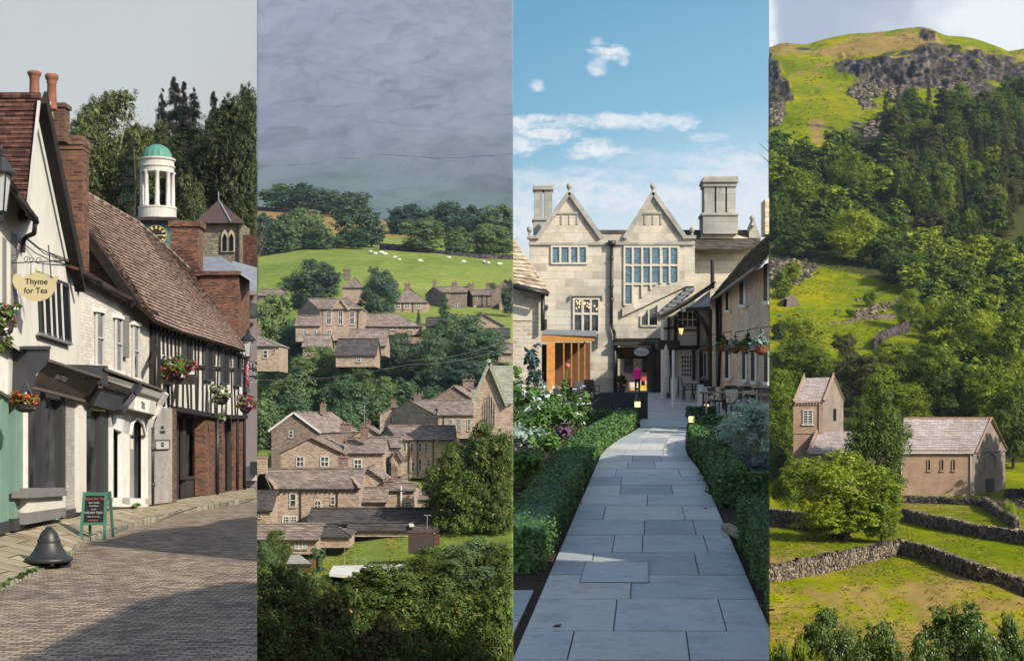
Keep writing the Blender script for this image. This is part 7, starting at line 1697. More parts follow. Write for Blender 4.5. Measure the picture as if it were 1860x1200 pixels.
T_ = thing('marquee', 'white tent roof poking out by the left hand shrubs', 'marquee', DP(548, 1030, 140)); m = MB(); m.add([DP(520, 1023, 139), DP(566, 1023, 139), DP(545, 1007, 143), DP(528, 1007, 143)], [(0, 1, 2, 3)]); m.slab([DP(520, 1023, 139), DP(566, 1023, 139), DP(545, 1007, 143), DP(528, 1007, 143)], (0, .3, -.3)); m.build('roof', 'white_frame', T_, 2); m = MB(); m.slab([DP(522, 1040, 139.4), DP(564, 1040, 139.4), DP(564, 1023, 139.4), DP(522, 1023, 139.4)], (0, 4, 0)); m.build('wall', 'brown_panel', T_, 2)
T_ = thing('flat_roofed_building', 'long pale metal roofed building behind the front trees', 'building', DP(660, 1060, 133)); m = MB(); m.slab([DP(598, 1046, 137), DP(680, 1054, 137), DP(735, 1050, 137), DP(735, 1029, 143), DP(605, 1032, 143)], (0, 0, .3)); m.build('roof', 'white_frame', T_, 2); m = MB(); m.slab([DP(602, 1075, 137.6), DP(735, 1075, 137.6), DP(735, 1050, 137.6), DP(602, 1047, 137.6)], (0, 5, 0)); m.build('wall', 'dark_glass', T_, 2)
T_ = thing('rusty_tank', 'dark brown box shaped structure with a rail on the grass', 'tank', DP(765, 1004, 152)); m = MB(); m.slab([DP(741.5, 1006, 152), DP(787, 1004, 152), DP(787, 965, 152), DP(741.5, 965, 152)], (0, 2, 0)); m.build('body', plain('rust_brown', (.06, .045, .042), .8, .2, .15, 2), T_, 2); m = MB()
for x in (760, 772, 786, 797): m.beam(DP(x, 966, 152), DP(x, 961, 152), .12)
m.beam(DP(741, 966, 152), DP(798, 966, 152), .12); m.slab([DP(788, 990, 152.3), DP(798, 990, 152.3), DP(798, 971, 152.3), DP(788, 971, 152.3)], (0, 1, 0)); m.build('rail', 'brick_red', T_, 2)
def pole(label, pts, Y, r=.09, name='pole', mat='steel'):
    T = thing(name, label, 'pole', DP(*pts[0][0], Y)); m = MB()
    for a, b in pts: m.beam(DP(*a, Y), DP(*b, Y), r)
    m.build('shaft', mat, T, 2)
pole('telegraph pole in front of the hall and terrace', [((793, 812), (793, 740)), ((789, 744), (797, 744))], 205, .22, 'telegraph_pole', 'dark_wood')
pole('white goalpost like frame on the grass bank', [((666, 1034), (666, 1013)), ((646, 1014), (666, 1014)), ((626, 1030), (626, 992)), ((645, 1030), (645, 996)), ((626, 992), (644, 991))], 142, .045, 'goalpost', 'steel')
pole('thin aerial on the shed roof by the dark tree', [((776, 960), (776, 934)), ((770, 935), (783, 935))], 165, .08, 'aerial')
pole('tall aerial on the chimney of the middle roofs', [((662, 775), (662, 735)), ((655, 745), (669, 745))], 196, .07, 'aerial')
m = MB(); 
for (a, b) in (((740, 655), (932, 615)), ((740, 662), (932, 628)), ((467, 690), (740, 662))):
    pts = [DP(lerp(a[0], b[0], t), lerp(a[1], b[1], t)+math.sin(t*math.pi)*9, 195) for t in np.linspace(0, 1, 14)]; m.tube(pts, .018, 4)
tag(m.build('overhead_wires', 'steel', None, 2), 'thin overhead wires sagging across the dark central trees', 'wires')
# field wall and sheep
def drywall(label, pts, h, land, panel, mat='drystone', sz=.34, seed=1, w=.55, name='drystone_wall', rws=None):
    """pts: (bearing, foot line) pairs on the land; coped with upright stones"""
    rg = random.Random(seed); L = [land.at(x, y) for x, y in pts]; T = thing(name, label, 'wall', L[0])
    m = MB(); st = MB(); tot = sum((b-a).length for a, b in zip(L[:-1], L[1:])); n = int(tot/sz); pos = []
    ts = np.linspace(0, tot, n+1); acc = 0; k = 0
    rws = rws or max(3, int(h/(sz*.62)))
    for t_ in ts:
        while k < len(L)-2 and t_ > acc+(L[k+1]-L[k]).length: acc += (L[k+1]-L[k]).length; k += 1
        seg = L[k+1]-L[k]; f_ = min(1, (t_-acc)/max(seg.length, 1e-6)); pos.append((L[k]+seg*f_, seg.normalized()))
    for (a, d1), (b, d2) in zip(pos[:-1], pos[1:]):
        s_ = V((d1.y, -d1.x, 0)).normalized()*w*.36; dn = V((0, 0, -.6)); up = V((0, 0, h*.93)); st.hexa([a-s_+dn, a+s_+dn, b+s_+dn, b-s_+dn, a-s_+up, a+s_+up, b+s_+up, b-s_+up])
    def stone(c, d, a_, b_, c_):
        s_ = V((d.y, -d.x, 0)).normalized(); j = lambda: rg.uniform(.5, 1.15)
        tl_ = Matrix.Rotation(rg.uniform(-.35, .35), 3, s_); d = tl_@d; c = c+V((0, 0, rg.uniform(-.04, .04)))
        P8 = [c+d*(x*a_*j())+s_*(y*b_*j())+V((0, 0, z*c_*j())) for z in (-1, 1) for x, y in ((-1, -1), (1, -1), (1, 1), (-1, 1))]; m.hexa(P8)
    for (a, d) in pos[:-1]:
        s_ = V((d.y, -d.x, 0)).normalized(); hh = h+.05*math.sin(a.x*2.1)+.04*math.sin(a.x*5)
        for side in (-1, 1):
            for r in range(rws):
                z = (r+.5)/rws*hh; c = a+d*rg.uniform(0, sz)+s_*side*(w*(.5-.12*r/rws)*rg.uniform(.82, 1.02))+V((0, 0, z-.05)); stone(c, d, sz*rg.uniform(.35, .62), w*.17, hh/rws*rg.uniform(.4, .56))
        for q in range(2): c = a+d*(q*.5*sz+rg.uniform(0, .2))+V((0, 0, hh+.04)); stone(c, d, sz*.2, w*.42, h*.11*rg.uniform(.8, 1.4))
    st.build('wall_core', mat, T, panel); m.build('stones', mat, T, panel)
    return T
t = NT('drystone'); v = t.coords(); g = t.n('ShaderNodeNewGeometry')
col = t.ramp(t.math('ADD', t.math('MULTIPLY', g.outputs['Random Per Island'], .7), t.math('MULTIPLY', t.noise(v, 3, 4), .4)), [(.15, (.045, .036, .03)), (.5, (.115, .092, .072)), (.85, (.24, .195, .15))])
col = t.mix(t.ramp(t.noise(v, .7, 5), [(.55, (0, 0, 0)), (.72, (.6, .6, .6))]), col, (.13, .13, .07))
t.done(col, .95, .1, t.bump(t.noise(v, 9, 4), .5, .03))
t = NT('drystone_dark'); v = t.coords(); g = t.n('ShaderNodeNewGeometry'); t.done(t.ramp(g.outputs['Random Per Island'], [(.1, (.035, .028, .03)), (.9, (.12, .095, .095))]), .95, .1)
drywall('dark drystone wall along the top of the sheep field', [(690, 452), (760, 457), (820, 469), (870, 472), (945, 473)], 1.7, DALE, 2, 'drystone_dark', .8, 3, .9, rws=3)
drywall('short stretch of drystone wall on the straw coloured field at top left', [(460, 381), (500, 385), (545, 390)], 1.6, DALE, 2, 'drystone_dark', 1.2, 4, 1., rws=2)
drywall('garden wall in front of the upper cottages', [(868, 562), (900, 566), (945, 570)], 1.2, DALE, 2, 'drystone_dark', .7, 5, .8, rws=3)
plain('fleece', (.62, .6, .52), .95, .1, .12, 4, bump=.4); plain('sheep_face', (.3, .27, .22), .9, .1, .1, 8)
for i, (x, y) in enumerate(((673, 463), (681, 466), (693, 464), (700, 467), (717, 473), (725, 475), (763, 479), (815, 474), (829, 485), (842, 481), (879, 481), (885, 483), (907, 485))):
    c = DALE.at(x, y); a_ = (i*1.3) % 1-.5+(math.pi if i % 2 else 0); k_ = 1.5 if i not in (5, 8) else 1.0
    L_ = ['first sheep from the left, lying apart', 'second sheep from the left end of the flock', 'sheep standing just left of the wall end', 'sheep below the wall end', 'larger sheep in the group left of centre', 'lamb following the larger sheep', 'lone sheep in mid field', 'sheep grazing close under the wall', 'small lamb lowest in the field', 'sheep just above the small lamb', 'left one of the close pair at the right', 'right one of the close pair at the right', 'last sheep near the right edge'][i]
    T = thing('sheep', L_, 'sheep', c, 'sheep grazing in the field'); R_ = Matrix.Rotation(a_, 3, 'Z')
    m = MB(); m.ball((0, 0, 0), .5, 10, 7, (1.25, .62, .62), .06); m.v = [tuple(c+R_@(V(p)+V((0, 0, .68)))*k_) for p in m.v]; m.build('fleece', 'fleece', T, 2, smooth=True)
    m = MB(); m.ball((.7, 0, .62), .17, 8, 6, (1.4, .8, .9)); m.cyl((.45, 0, .75), (.66, 0, .66), .2, .15, 8); m.v = [tuple(c+R_@V(p)*k_) for p in m.v]; m.build('head', 'sheep_face', T, 2, smooth=True)
    for lx, ly in ((-.35, -.17), (-.35, .17), (.35, -.17), (.35, .17)):
        m = MB(); m.cyl((lx, ly, .5), (lx, ly, 0), .07, .05, 6); m.v = [tuple(c+R_@V(p)*k_) for p in m.v]; m.build('leg', 'sheep_face', T, 2)
# trees of the dale: (x, top, foot, width, kind, leaf, detail, label)
def dtree(x, yt, yf, w, kind, leaf, hi, label, Y=None, group=None, **k):
    b = DALE.at(x, yf) if Y is None else V((P(x, 0, Y).x, Y, DALE.z(x, Y))); h = (HZ-yt)/F*b.y-b.z
    return tree(k.pop('name', 'conifer' if kind == 'con' else 'shrub' if kind == 'shrub' else 'broadleaf_tree'), label, b, h, w*b.y/F, kind, leaf, hi=hi, panel=2, group=group, cat='shrub' if kind == 'shrub' else 'tree', **k)
D_, K_, L_ = 'dale_leaf', 'dale_leaf_dark', 'dale_leaf_light'
for q in ((510, 333, 384, 78, 'wide', D_, 1, 'crown at the top left of the far tree belt'), (555, 331, 388, 80, 'wide', K_, 1, 'highest crown of the far tree belt on the left'), (600, 344, 392, 66, 'wide', D_, 1, 'crown right of the highest one in the far belt'),
          (640, 347, 400, 80, 'wide', D_, 1, 'far crown above the big dark tree mass'), (648, 363, 448, 90, 'wide', K_, 1, 'big dark tree of the belt above the sheep field'), (674, 395, 448, 56, 'round', K_, 1, 'dark tree at the right end of the left belt'),
          (552, 375, 452, 76, 'wide', L_, 1, 'paler rounded tree in the middle of the left belt'), (520, 388, 460, 66, 'wide', D_, 1, 'tree left of the paler rounded one'), (480, 384, 468, 64, 'wide', K_, 1, 'dark tree at the left edge above the field'),
          (500, 410, 462, 50, 'round', D_, 1, 'low tree in front of the left edge belt'), (580, 408, 456, 60, 'wide', D_, 1, 'low spreading tree at the field top'), (612, 426, 452, 44, 'shrub', D_, 1, 'rounded bush on the field boundary'), (650, 414, 452, 52, 'wide', D_, 1, 'bushy tree under the big dark one'),
          (741, 369, 425, 74, 'wide', K_, 1, 'dark tree left of the gap in the right belt'), (720, 392, 425, 34, 'round', D_, 1, 'small tree at the straw field gap'), (768, 396, 458, 92, 'wide', L_, 1, 'broad sunlit tree on the field wall'), (812, 363, 430, 78, 'wide', K_, 1, 'tallest dark tree of the right belt'),
          (858, 372, 440, 70, 'wide', K_, 1, 'dark crown in the middle of the right belt'), (905, 370, 445, 76, 'wide', D_, 1, 'crown at the right end of the far belt'), (888, 404, 466, 84, 'wide', L_, 1, 'second broad sunlit tree, nearer the right edge'), (832, 412, 464, 56, 'wide', D_, 1, 'tree between the two sunlit ones'), (925, 400, 462, 50, 'round', D_, 1, 'tree cut by the right edge of the belt'),
          (568, 466, 566, 104, 'round', K_, 2, 'large dark round tree left of the chimneyed house'), (687, 486, 580, 72, 'round', K_, 2, 'dark tall tree between chapel and bungalow'), (500, 532, 668, 92, 'round', L_, 1, 'tree with pale top at the left of the chapel'), (475, 560, 660, 60, 'round', D_, 1, 'tree in front of the left edge roof'), (530, 580, 680, 60, 'round', D_, 1, 'darker tree beside the chapel annexe'),
          (808, 536, 600, 44, 'con', D_, 1, 'pointed green tree before the farmhouse'), (760, 564, 600, 16, 'con', K_, 1, 'little cypress on the green below the bungalow'), (664, 572, 604, 22, 'round', K_, 1, 'small bush tree at the corner of the chapel'), (632, 596, 632, 40, 'open', D_, 1, 'thin tree before the chapel wall'), (895, 512, 545, 30, 'round', D_, 1, 'tree behind the barn roof'), (926, 505, 575, 30, 'round', K_, 1, 'dark tree at the right edge beside the barn'),
          (830, 566, 690, 130, 'wide', D_, 2, 'great central tree of the village'), (868, 590, 720, 110, 'wide', D_, 2, 'right shoulder of the great central tree'), (795, 600, 720, 90, 'wide', D_, 2, 'left neighbour of the great central tree'), (845, 650, 740, 130, 'wide', K_, 2, 'dark tree below the great central one'), (726, 598, 712, 84, 'round', K_, 2, 'conical dark blue green tree left of centre'),
          (908, 612, 680, 56, 'round', K_, 1, 'dark tree by the pale house at the right'), (586, 626, 748, 118, 'wide', L_, 2, 'big sunlit tree below the chapel'), (625, 665, 770, 80, 'round', D_, 2, 'tree hugging the right of the big sunlit one'), (540, 672, 760, 80, 'wide', D_, 1, 'tree left under the big sunlit one'), (485, 675, 770, 90, 'wide', L_, 1, 'pale bushy tree at the left edge in mid village'), (480, 720, 820, 66, 'round', L_, 1, 'tree at the left edge beside the white gable'), (530, 710, 790, 80, 'wide', D_, 1, 'tree behind the white bargeboard house'),
          (690, 682, 770, 90, 'wide', L_, 2, 'rounded light tree above the middle roofs'), (660, 700, 785, 80, 'wide', D_, 1, 'dark tree above the chimney row'), (740, 690, 760, 70, 'round', D_, 1, 'tree between light tree and hall roof'), (780, 700, 760, 60, 'round', D_, 1, 'tree touching the hall ridge'), (625, 728, 800, 60, 'wide', D_, 1, 'tree right of the white gable chimney'), (575, 745, 800, 50, 'round', K_, 1, 'tree behind the white gable ridge'),
          (590, 765, 825, 40, 'shrub', L_, 1, 'yellowish bush between the two gables'), (545, 778, 842, 70, 'shrub', D_, 1, 'hedge like bush before the white gable'), (610, 768, 800, 24, 'con', D_, 1, 'small pointed shrub by the chimneys'),
          (835, 800, 975, 130, 'wide', 'front_leaf', 2, 'huge dark tree covering the right side of the village'), (885, 765, 980, 120, 'wide', 'front_leaf', 2, 'huge dark tree below the church'), (915, 800, 985, 90, 'round', 'front_leaf', 2, 'dark tree at the right edge below the church'), (800, 845, 965, 80, 'round', 'front_leaf', 2, 'left lobe tree of the dark mass by the sheds'),
          (500, 958, 1060, 66, 'round', 'front_leaf', 2, 'tree in front of the cottage at the left edge'), (478, 985, 1080, 60, 'round', D_, 2, 'paler tree at the bottom left corner of the bank'), (575, 995, 1060, 34, 'open', D_, 1, 'straggly shrub on the grass bank'),
          (850, 975, 1080, 120, 'wide', 'dale_leaf_light', 2, 'grey green willow like tree below the bank'), (905, 978, 1085, 90, 'wide', 'front_leaf', 2, 'dark tree right of the willow like one'), (780, 990, 1080, 80, 'wide', 'front_leaf', 2, 'tree beneath the rusty tank')):
    dtree(*q)
rg = random.Random(44); poly_ = [(467, 700), (560, 690), (932, 660), (932, 760), (790, 745), (640, 775), (600, 770), (467, 850)]
for k in range(46):
    x = rg.uniform(470, 930); y = rg.uniform(660, 850)
    if pin(x, y, poly_): dtree(x, y-rg.uniform(45, 70), y, rg.uniform(46, 70), rg.choice(['wide', 'round']), rg.choice([D_, K_, L_, D_]), 1, 'tree in the belt of trees between the upper and lower village', group='trees between upper and lower village')
for q in ((510, 1030, 131, 150, 'front_leaf', 'wide dark tree at the bottom left'), (580, 1085, 128, 150, 'front_leaf_brown', 'brownish tree at the bottom left of centre'), (700, 1025, 134, 170, 'front_leaf', 'bright topped tree below the pale roof'), (640, 1075, 130, 120, 'front_leaf', 'tree between the bright topped one and the brownish one'), (780, 1062, 132, 150, 'front_leaf', 'wide tree right of the bright topped one'),
          (690, 1110, 124, 160, 'front_leaf_brown', 'tree with yellowish leaves at the bottom centre'), (880, 1075, 129, 160, 'front_leaf', 'large dark tree at the bottom right'), (800, 1120, 124, 140, 'front_leaf', 'dark tree at the bottom right of centre'), (490, 1110, 124, 140, 'front_leaf', 'nearest dark tree at the bottom left corner'), (600, 1150, 121, 150, 'front_leaf', 'nearest tree at the bottom, left of centre'), (925, 1110, 125, 130, 'front_leaf', 'nearest dark tree at the bottom right corner'), (740, 1160, 120, 150, 'front_leaf', 'nearest tree at the bottom centre'), (850, 1150, 120.5, 140, 'front_leaf', 'nearest tree at the bottom, right of centre'), (560, 1045, 136, 70, 'front_leaf', 'small round tree by the tent')):
    x, yt, Y, w, lf, lb = q; dtree(x, yt-14, 0, w*1.25, 'wide', lf, 2, lb, Y=Y)
# ================================================================ the church under the fell
plain('harling', (.27, .185, .13), .9, .1, .2, .8, dirt=(.17, .12, .09), bump=.2)
plain('harling_shaded', (.2, .165, .135), .9, .1, .2, .8, dirt=(.13, .11, .095), bump=.2)  # darker, greyer harling; shade of the right-hand faces is in the colour
masonry('pale_slate', [(.3, .25, .25), (.38, .33, .33), (.45, .4, .38)], (.17, .14, .14), .5, .2, .02, .85, .6, 0, stain=(.3, .24, .14), stscale=.5)
plain('sandstone_trim', (.3, .2, .14), .85, .2, .1, 3)
leafmat('fell_leaf', (.04, .085, .004), (.24, .31, .014), .3, .25)
leafmat('fell_leaf_light', (.08, .14, .006), (.38, .43, .03), .32, .2)
leafmat('fell_leaf_dark', (.02, .055, .005), (.12, .175, .014), .2, .2)
leafmat('fell_pine', (.03, .045, .008), (.15, .15, .025), .15, .25)
leafmat('front_bush', (.03, .07, .012), (.14, .22, .05), .3, .12, rough=.35, accent=(.45, .5, .3), acc=.05)
YC4 = 182.
def C4(px, py, Y=YC4): return P(px, py, Y)
Ch = thing('church', 'rendered country church with a saddleback tower and pale slate roofs', 'church', C4(1700, 905))
def wallq(nm, mat, pts, th=.6): m = MB(); m.slab(pts, th if isinstance(th, V) else (0, th, 0)); return m.build(nm, mat, Ch, 4)
# chancel (right)
D4 = 7.; gx = P(1826, 0, YC4+D4).x
A0, B0, A1, B1_ = C4(1636, 915), C4(1766, 915), C4(1636, 816), C4(1766, 816)
C0, C1 = V((gx, YC4+D4, B0.z)), V((gx, YC4+D4, B1_.z)); RR = V(((B1_.x+gx)/2, YC4+D4/2, P(0, 760, YC4+D4/2).z)); RL = V((A1.x+(gx-B1_.x)/2, YC4+D4/2, RR.z))
m = MB(); m.quad(A0, B0, B1_, A1); m.build('wall', 'harling', Ch, 4)
m = MB(); m.add([B0, C0, C1, RR, B1_], [(0, 1, 2, 3, 4)]); m.quad(C0, V((A0.x, YC4+D4, C0.z)), V((A0.x, YC4+D4, C1.z)), C1); m.build('gable_wall', 'harling_shaded', Ch, 4)
m = MB(); ux = V((1, 0, 0)); f = V((0, -.4, -.55)); coursed(m, A1+f, B1_+f+ux*.3, RR+ux*.3, RL-ux*2, .3); m.slab([C1+ux*.3+V((0, .3, -.4)), V((A1.x, YC4+D4+.3, C1.z-.4)), RL-ux*2, RR+ux*.3], (0, 0, .1)); rf = m.build('roof', 'pale_slate', Ch, 4)
m = MB(); m.beam(RR+V((.3, 0, .12)), RL+V((-2, 0, .12)), .26, .16); m.build('ridge', 'sandstone_trim', rf, 4)
m = MB(); m.beam(B1_+f+V((.35, 0, .1)), RR+V((.35, 0, .12)), .34, .2, up=(1, 0, 0)); m.beam(C1+V((.3, .2, -.1)), RR+V((.35, 0, .12)), .34, .2, up=(1, 0, 0)); m.build('coping', 'sandstone_trim', Ch, 4)
m = MB(); m.beam(A1+V((0, -.06, -.1)), B1_+V((0, -.06, -.1)), .2, .16); m.build('eaves_band', 'harling_shaded', Ch, 4)
def lancet(x0, x1, y0, y1, Y=YC4):
    m = MB(); c = (x0+x1)/2; r = (x1-x0)/2; pts = [(x0, y1), (x1, y1)]+[(c+r*math.cos(t_), y0+r-r*math.sin(t_)) for t_ in np.linspace(0, math.pi, 7)]
    m.slab([C4(x, y, Y-.05) for x, y in pts], (0, .1, 0)); w = m.build('window', 'dark_glass', Ch, 4)
    m = MB(); q = [C4(x, y, Y-.08) for x, y in pts]
    for a, b in zip(q, q[1:]+q[:1]): m.beam(a, b, .11, .12, up=(0, 1, 0))
    m.beam(C4(x0-2, y1+1, Y-.1), C4(x1+2, y1+1, Y-.1), .15, .22, up=(0, 1, 0)); m.build('surround', 'sandstone_trim', w, 4)
for a in (1685, 1709, 1730): lancet(a, a+5, 834, 854)
dg_ = (C0-B0).normalized(); 
def gp4(t, z): return B0+dg_*(t*(C0-B0).length)+V((0, 0, z-B0.z))+V((dg_.y, -dg_.x, 0))*.06
zb = B0.z
m = MB(); m.slab([gp4(.4, zb), gp4(.65, zb), gp4(.65, zb+3.1), gp4(.4, zb+3.1)], V((dg_.y, -dg_.x, 0))*.02); m.build('door', 'dark_wood', Ch, 4)
m = MB(); q = [gp4(.36, zb+4.2)]+[gp4(.525+.165*math.cos(t_), zb+5.3+1.15*math.sin(t_)) for t_ in np.linspace(math.pi, 0, 9)]+[gp4(.69, zb+4.2)]
for a, b in zip(q[:-1], q[1:]): m.beam(a, b, .2, .14)
m.build('blind_arch', 'harling', Ch, 4)
m = MB(); m.beam(gp4(0, B1_.z-.3), gp4(1, C1.z-.3), .22, .16); m.build('gable_band', 'harling_shaded', Ch, 4)
m = MB(); m.tube([C4(1763, 905, YC4-.15), C4(1763, 816, YC4-.15)], .09, 6); m.tube([C4(1637, 905, YC4-.15), C4(1637, 816, YC4-.15)], .09, 6); m.build('downpipe', 'stucco', Ch, 4)
# nave (left, lower)
YN = 183.2
A2, B2_, A3, B3_ = C4(1470, 912, YN), C4(1640, 912, YN), C4(1470, 818, YN), C4(1640, 818, YN)
m = MB(); m.quad(A2, B2_, B3_, A3); m.quad(A2+V((0, 6, 0)), A2, A3, A3+V((0, 6, 0))); m.build('nave_wall', 'harling_shaded', Ch, 4)
rl, rr_ = P(1487, 785, YN+3), P(1645, 783, YN+3)
m = MB(); coursed(m, A3+V((-.2, -.4, -.4)), B3_+V((0, -.4, -.4)), rr_, rl, .3); m.slab([rr_, rl, A3+V((0, 6, 0)), B3_+V((0, 6, 0))], (0, 0, .1)); m.build('nave_roof', 'pale_slate', Ch, 4)
m = MB(); m.beam(A3+V((-.3, -.5, -.3)), rl+V((-.2, 0, .2)), .5, .3, up=(1, 0, 0)); m.build('nave_coping', 'sandstone_trim', Ch, 4)
# tower
YT4 = 186.; DT = 4.6; tx = P(1532, 0, YT4+DT).x
a0, b0, a1, b1 = C4(1441, 900, YT4), C4(1495, 900, YT4), C4(1441, 727, YT4), C4(1495, 725, YT4); c0, c1 = V((tx, YT4+DT, b0.z)), V((tx, YT4+DT, b1.z))
rr = V(((b1.x+tx)/2, YT4+DT/2, P(0, 686, YT4+DT/2).z)); rl = rr+(a1-b1)
m = MB(); m.quad(a0, b0, b1, a1); m.build('tower_wall', 'harling', Ch, 4)
m = MB(); m.add([b0, c0, c1, rr, b1], [(0, 1, 2, 3, 4)]); o4 = a1-b1; m.add([a0, c0+o4, c1+o4, rl, a1], [(4, 3, 2, 1, 0)]); m.quad(c0+o4, c0, c1, c1+o4); m.build('tower_gable', 'harling_shaded', Ch, 4)
m = MB(); coursed(m, a1+V((-.1, -.3, -.35)), b1+V((.1, -.3, -.35)), rr, rl, .28); m.slab([rr, rl, c1+o4, c1], (0, 0, .1)); m.build('tower_roof', 'pale_slate', Ch, 4)
m = MB()
for e, r_, bk in ((b1, rr, c1), (a1, rl, c1+o4)): m.beam(e+V((0, -.35, -.2)), r_+V((0, 0, .25)), .36, .3, up=(1, 0, 0)); m.beam(bk, r_+V((0, 0, .25)), .36, .3, up=(1, 0, 0)); m.box(r_+V((0, 0, .5)), (.2, .2, .5))
m.build('tower_coping', 'sandstone_trim', Ch, 4)
m = MB(); m.beam(C4(1440, 786, YT4-.05), C4(1496, 786, YT4-.05), .16, .16, up=(0, 1, 0)); m.beam(C4(1441, 729, YT4-.1), C4(1494, 729, YT4-.1), .2, .3, up=(0, 1, 0))
for k in range(9): x = 1445+k*5.4; m.box(C4(x, 733, YT4-.1), (.18, .25, .3))
m.build('string_course', 'sandstone_trim', Ch, 4)
m = MB(); m.slab([C4(1459, 769, YT4-.04), C4(1476, 769, YT4-.04), C4(1476, 747, YT4-.04), C4(1459, 747, YT4-.04)], (0, .08, 0)); w = m.build('belfry_window', 'dark_wood', Ch, 4)
m = MB()
for x in (1459, 1467.5, 1476): m.beam(C4(x, 770, YT4-.1), C4(x, 746, YT4-.1), .13, .1, up=(0, 1, 0))
for k in range(5): y = 750+k*4.4; m.beam(C4(1460, y, YT4-.1), C4(1475, y, YT4-.1), .1, .14, up=(0, 1, 0))
m.beam(C4(1456, 771, YT4-.12), C4(1479, 771, YT4-.12), .16, .2, up=(0, 1, 0)); m.beam(C4(1458, 745, YT4-.12), C4(1480, 745, YT4-.12), .14, .2, up=(0, 1, 0)); m.build('louvres', 'stucco', w, 4)
nT = V((DT, -(tx-b0.x), 0)).normalized(); mid = b1.lerp(c1, .55); 
m = MB(); dT = (c1-b1).normalized(); q = [mid+dT*x+V((0, 0, z))+nT*.05 for x, z in ((-.35, -2.8), (.35, -2.8), (.35, -1.2), (-.35, -1.2))]; m.slab(q, nT*.04); m.build('belfry_window', 'dark_glass', Ch, 4)
m = MB(); m.tube([C4(1488, 786, YT4-.12), C4(1488, 728, YT4-.12)], .08, 6); m.build('downpipe', 'sandstone_trim', Ch, 4)
# walls
for lb, pts, h, sz, sd, mt in (('drystone wall climbing from the bottom left edge to the middle corner', [(1385, 1065), (1480, 1045), (1560, 1028), (1636, 1010)], 1.35, .36, 1, 'drystone'), ('drystone wall running down from the middle corner to the right edge', [(1636, 1010), (1700, 1025), (1780, 1056), (1875, 1094)], 1.25, .36, 2, 'drystone'),
                           ('tumbled drystone wall below the churchyard on the right', [(1640, 945), (1690, 958), (1750, 972), (1800, 981), (1875, 994)], 1.2, .4, 3, 'drystone'), ('broken drystone wall behind the tree at the left edge', [(1385, 955), (1440, 962), (1500, 970), (1540, 984)], 1.7, .45, 4, 'drystone'),
                           ('low dark churchyard wall at the foot of the church', [(1600, 912), (1700, 916), (1800, 921), (1875, 922)], .85, .45, 5, 'drystone_dark'), ('short pale wall slanting down from the churchyard wall', [(1788, 920), (1820, 945), (1848, 962)], 1.1, .4, 6, 'drystone'),
                           ('dark curving sheepfold wall on the green knoll', [(1588, 637), (1598, 624), (1620, 612), (1652, 602)], 2.1, .7, 7, 'drystone_dark'), ('low ruined wall winding across the knoll', [(1505, 594), (1540, 590), (1560, 582), (1600, 578), (1628, 576)], .9, .8, 8, 'drystone'), ('wall right of the church leading to the edge', [(1826, 905), (1845, 903), (1875, 903)], 1.0, .5, 9, 'drystone_dark')):
    drywall(lb, pts, h, FELL, 4, mt, sz, sd)
rb = thing('ruined_barn', 'roofless stone barn gable on the green knoll', 'ruin', FELL.at(1436, 558)); c = FELL.at(1436, 558); Yr = c.y
m = MB(); m.slab([P(1421, 562, Yr), P(1452, 560, Yr), P(1451, 545, Yr), P(1438, 533, Yr), P(1424, 543, Yr)], (0, 1.2, 0)); m.slab([P(1421, 562, Yr), P(1417, 560, Yr+5), P(1417, 546, Yr+5), P(1424, 543, Yr)], (.8, 0, 0)); m.build('gable_wall', 'dale_stone_dark', rb, 4)
# boulders and scree
rg = random.Random(8); m = MB(); nst = 0
def boulder(c, r):
    v0 = []; 
    for ph in (-.9, -.3, .35, .95):
        for k in range(5): t_ = k*1.257+ph; rr_ = r*math.cos(ph)*rg.uniform(.7, 1.2); v0.append(V(c)+V((math.cos(t_)*rr_, math.sin(t_)*rr_, math.sin(ph)*r*rg.uniform(.6, .95))))
    m.add(v0, [(j*5+k, j*5+(k+1) % 5, (j+1)*5+(k+1) % 5, (j+1)*5+k) for j in range(3) for k in range(5)]+[(4, 3, 2, 1, 0), (15, 16, 17, 18, 19)])
while nst < 1500:
    pl = rg.choice(SCREE); x = rg.uniform(min(p[0] for p in pl)-6, max(p[0] for p in pl)+6); y = rg.uniform(min(p[1] for p in pl)-5, max(p[1] for p in pl)+5)
    if not (1399 < x < 1900): continue
    if rg.random() > blurmask(x, y, [pl], 7): continue
    boulder(FELL.at(x, y)+V((0, -.3, .15)), rg.uniform(.35, 1.25)*(1 if y < 300 else .7)); nst += 1
tag(m.build('scree', 'drystone', None, 4), 'grey boulder scree spilled below the crags and by the ruin', 'scree', kind='stuff')
m = MB()
for k in range(130):
    x = rg.uniform(1399, 1860); y = rg.choice([rg.uniform(95, 260), rg.uniform(540, 640)])
    if y > 300 and x > 1660: continue
    boulder(FELL.at(x, y), rg.uniform(.2, .7))
for k in range(90): a_ = rg.random(); x = lerp(1548, 1640, a_)+rg.uniform(-6, 6); boulder(FELL.at(x, lerp(572, 548, a_)+rg.uniform(-5, 6)), rg.uniform(.3, .9))
tag(m.build('stones', 'drystone', None, 4), 'loose stones scattered over the grassy slopes', 'stones', kind='stuff')
m = MB()
for x, y in ((1491, 526), (1508, 524), (1538, 525), (1555, 527), (1571, 530), (1598, 540), (1628, 548), (1405, 540)): b_ = FELL.at(x, y); m.beam(b_, b_+V((0, 0, 1.5)), .16)
tag(m.build('fence_posts', 'paint_grey', None, 4), 'line of thin pale fence posts across the knoll', 'fence')
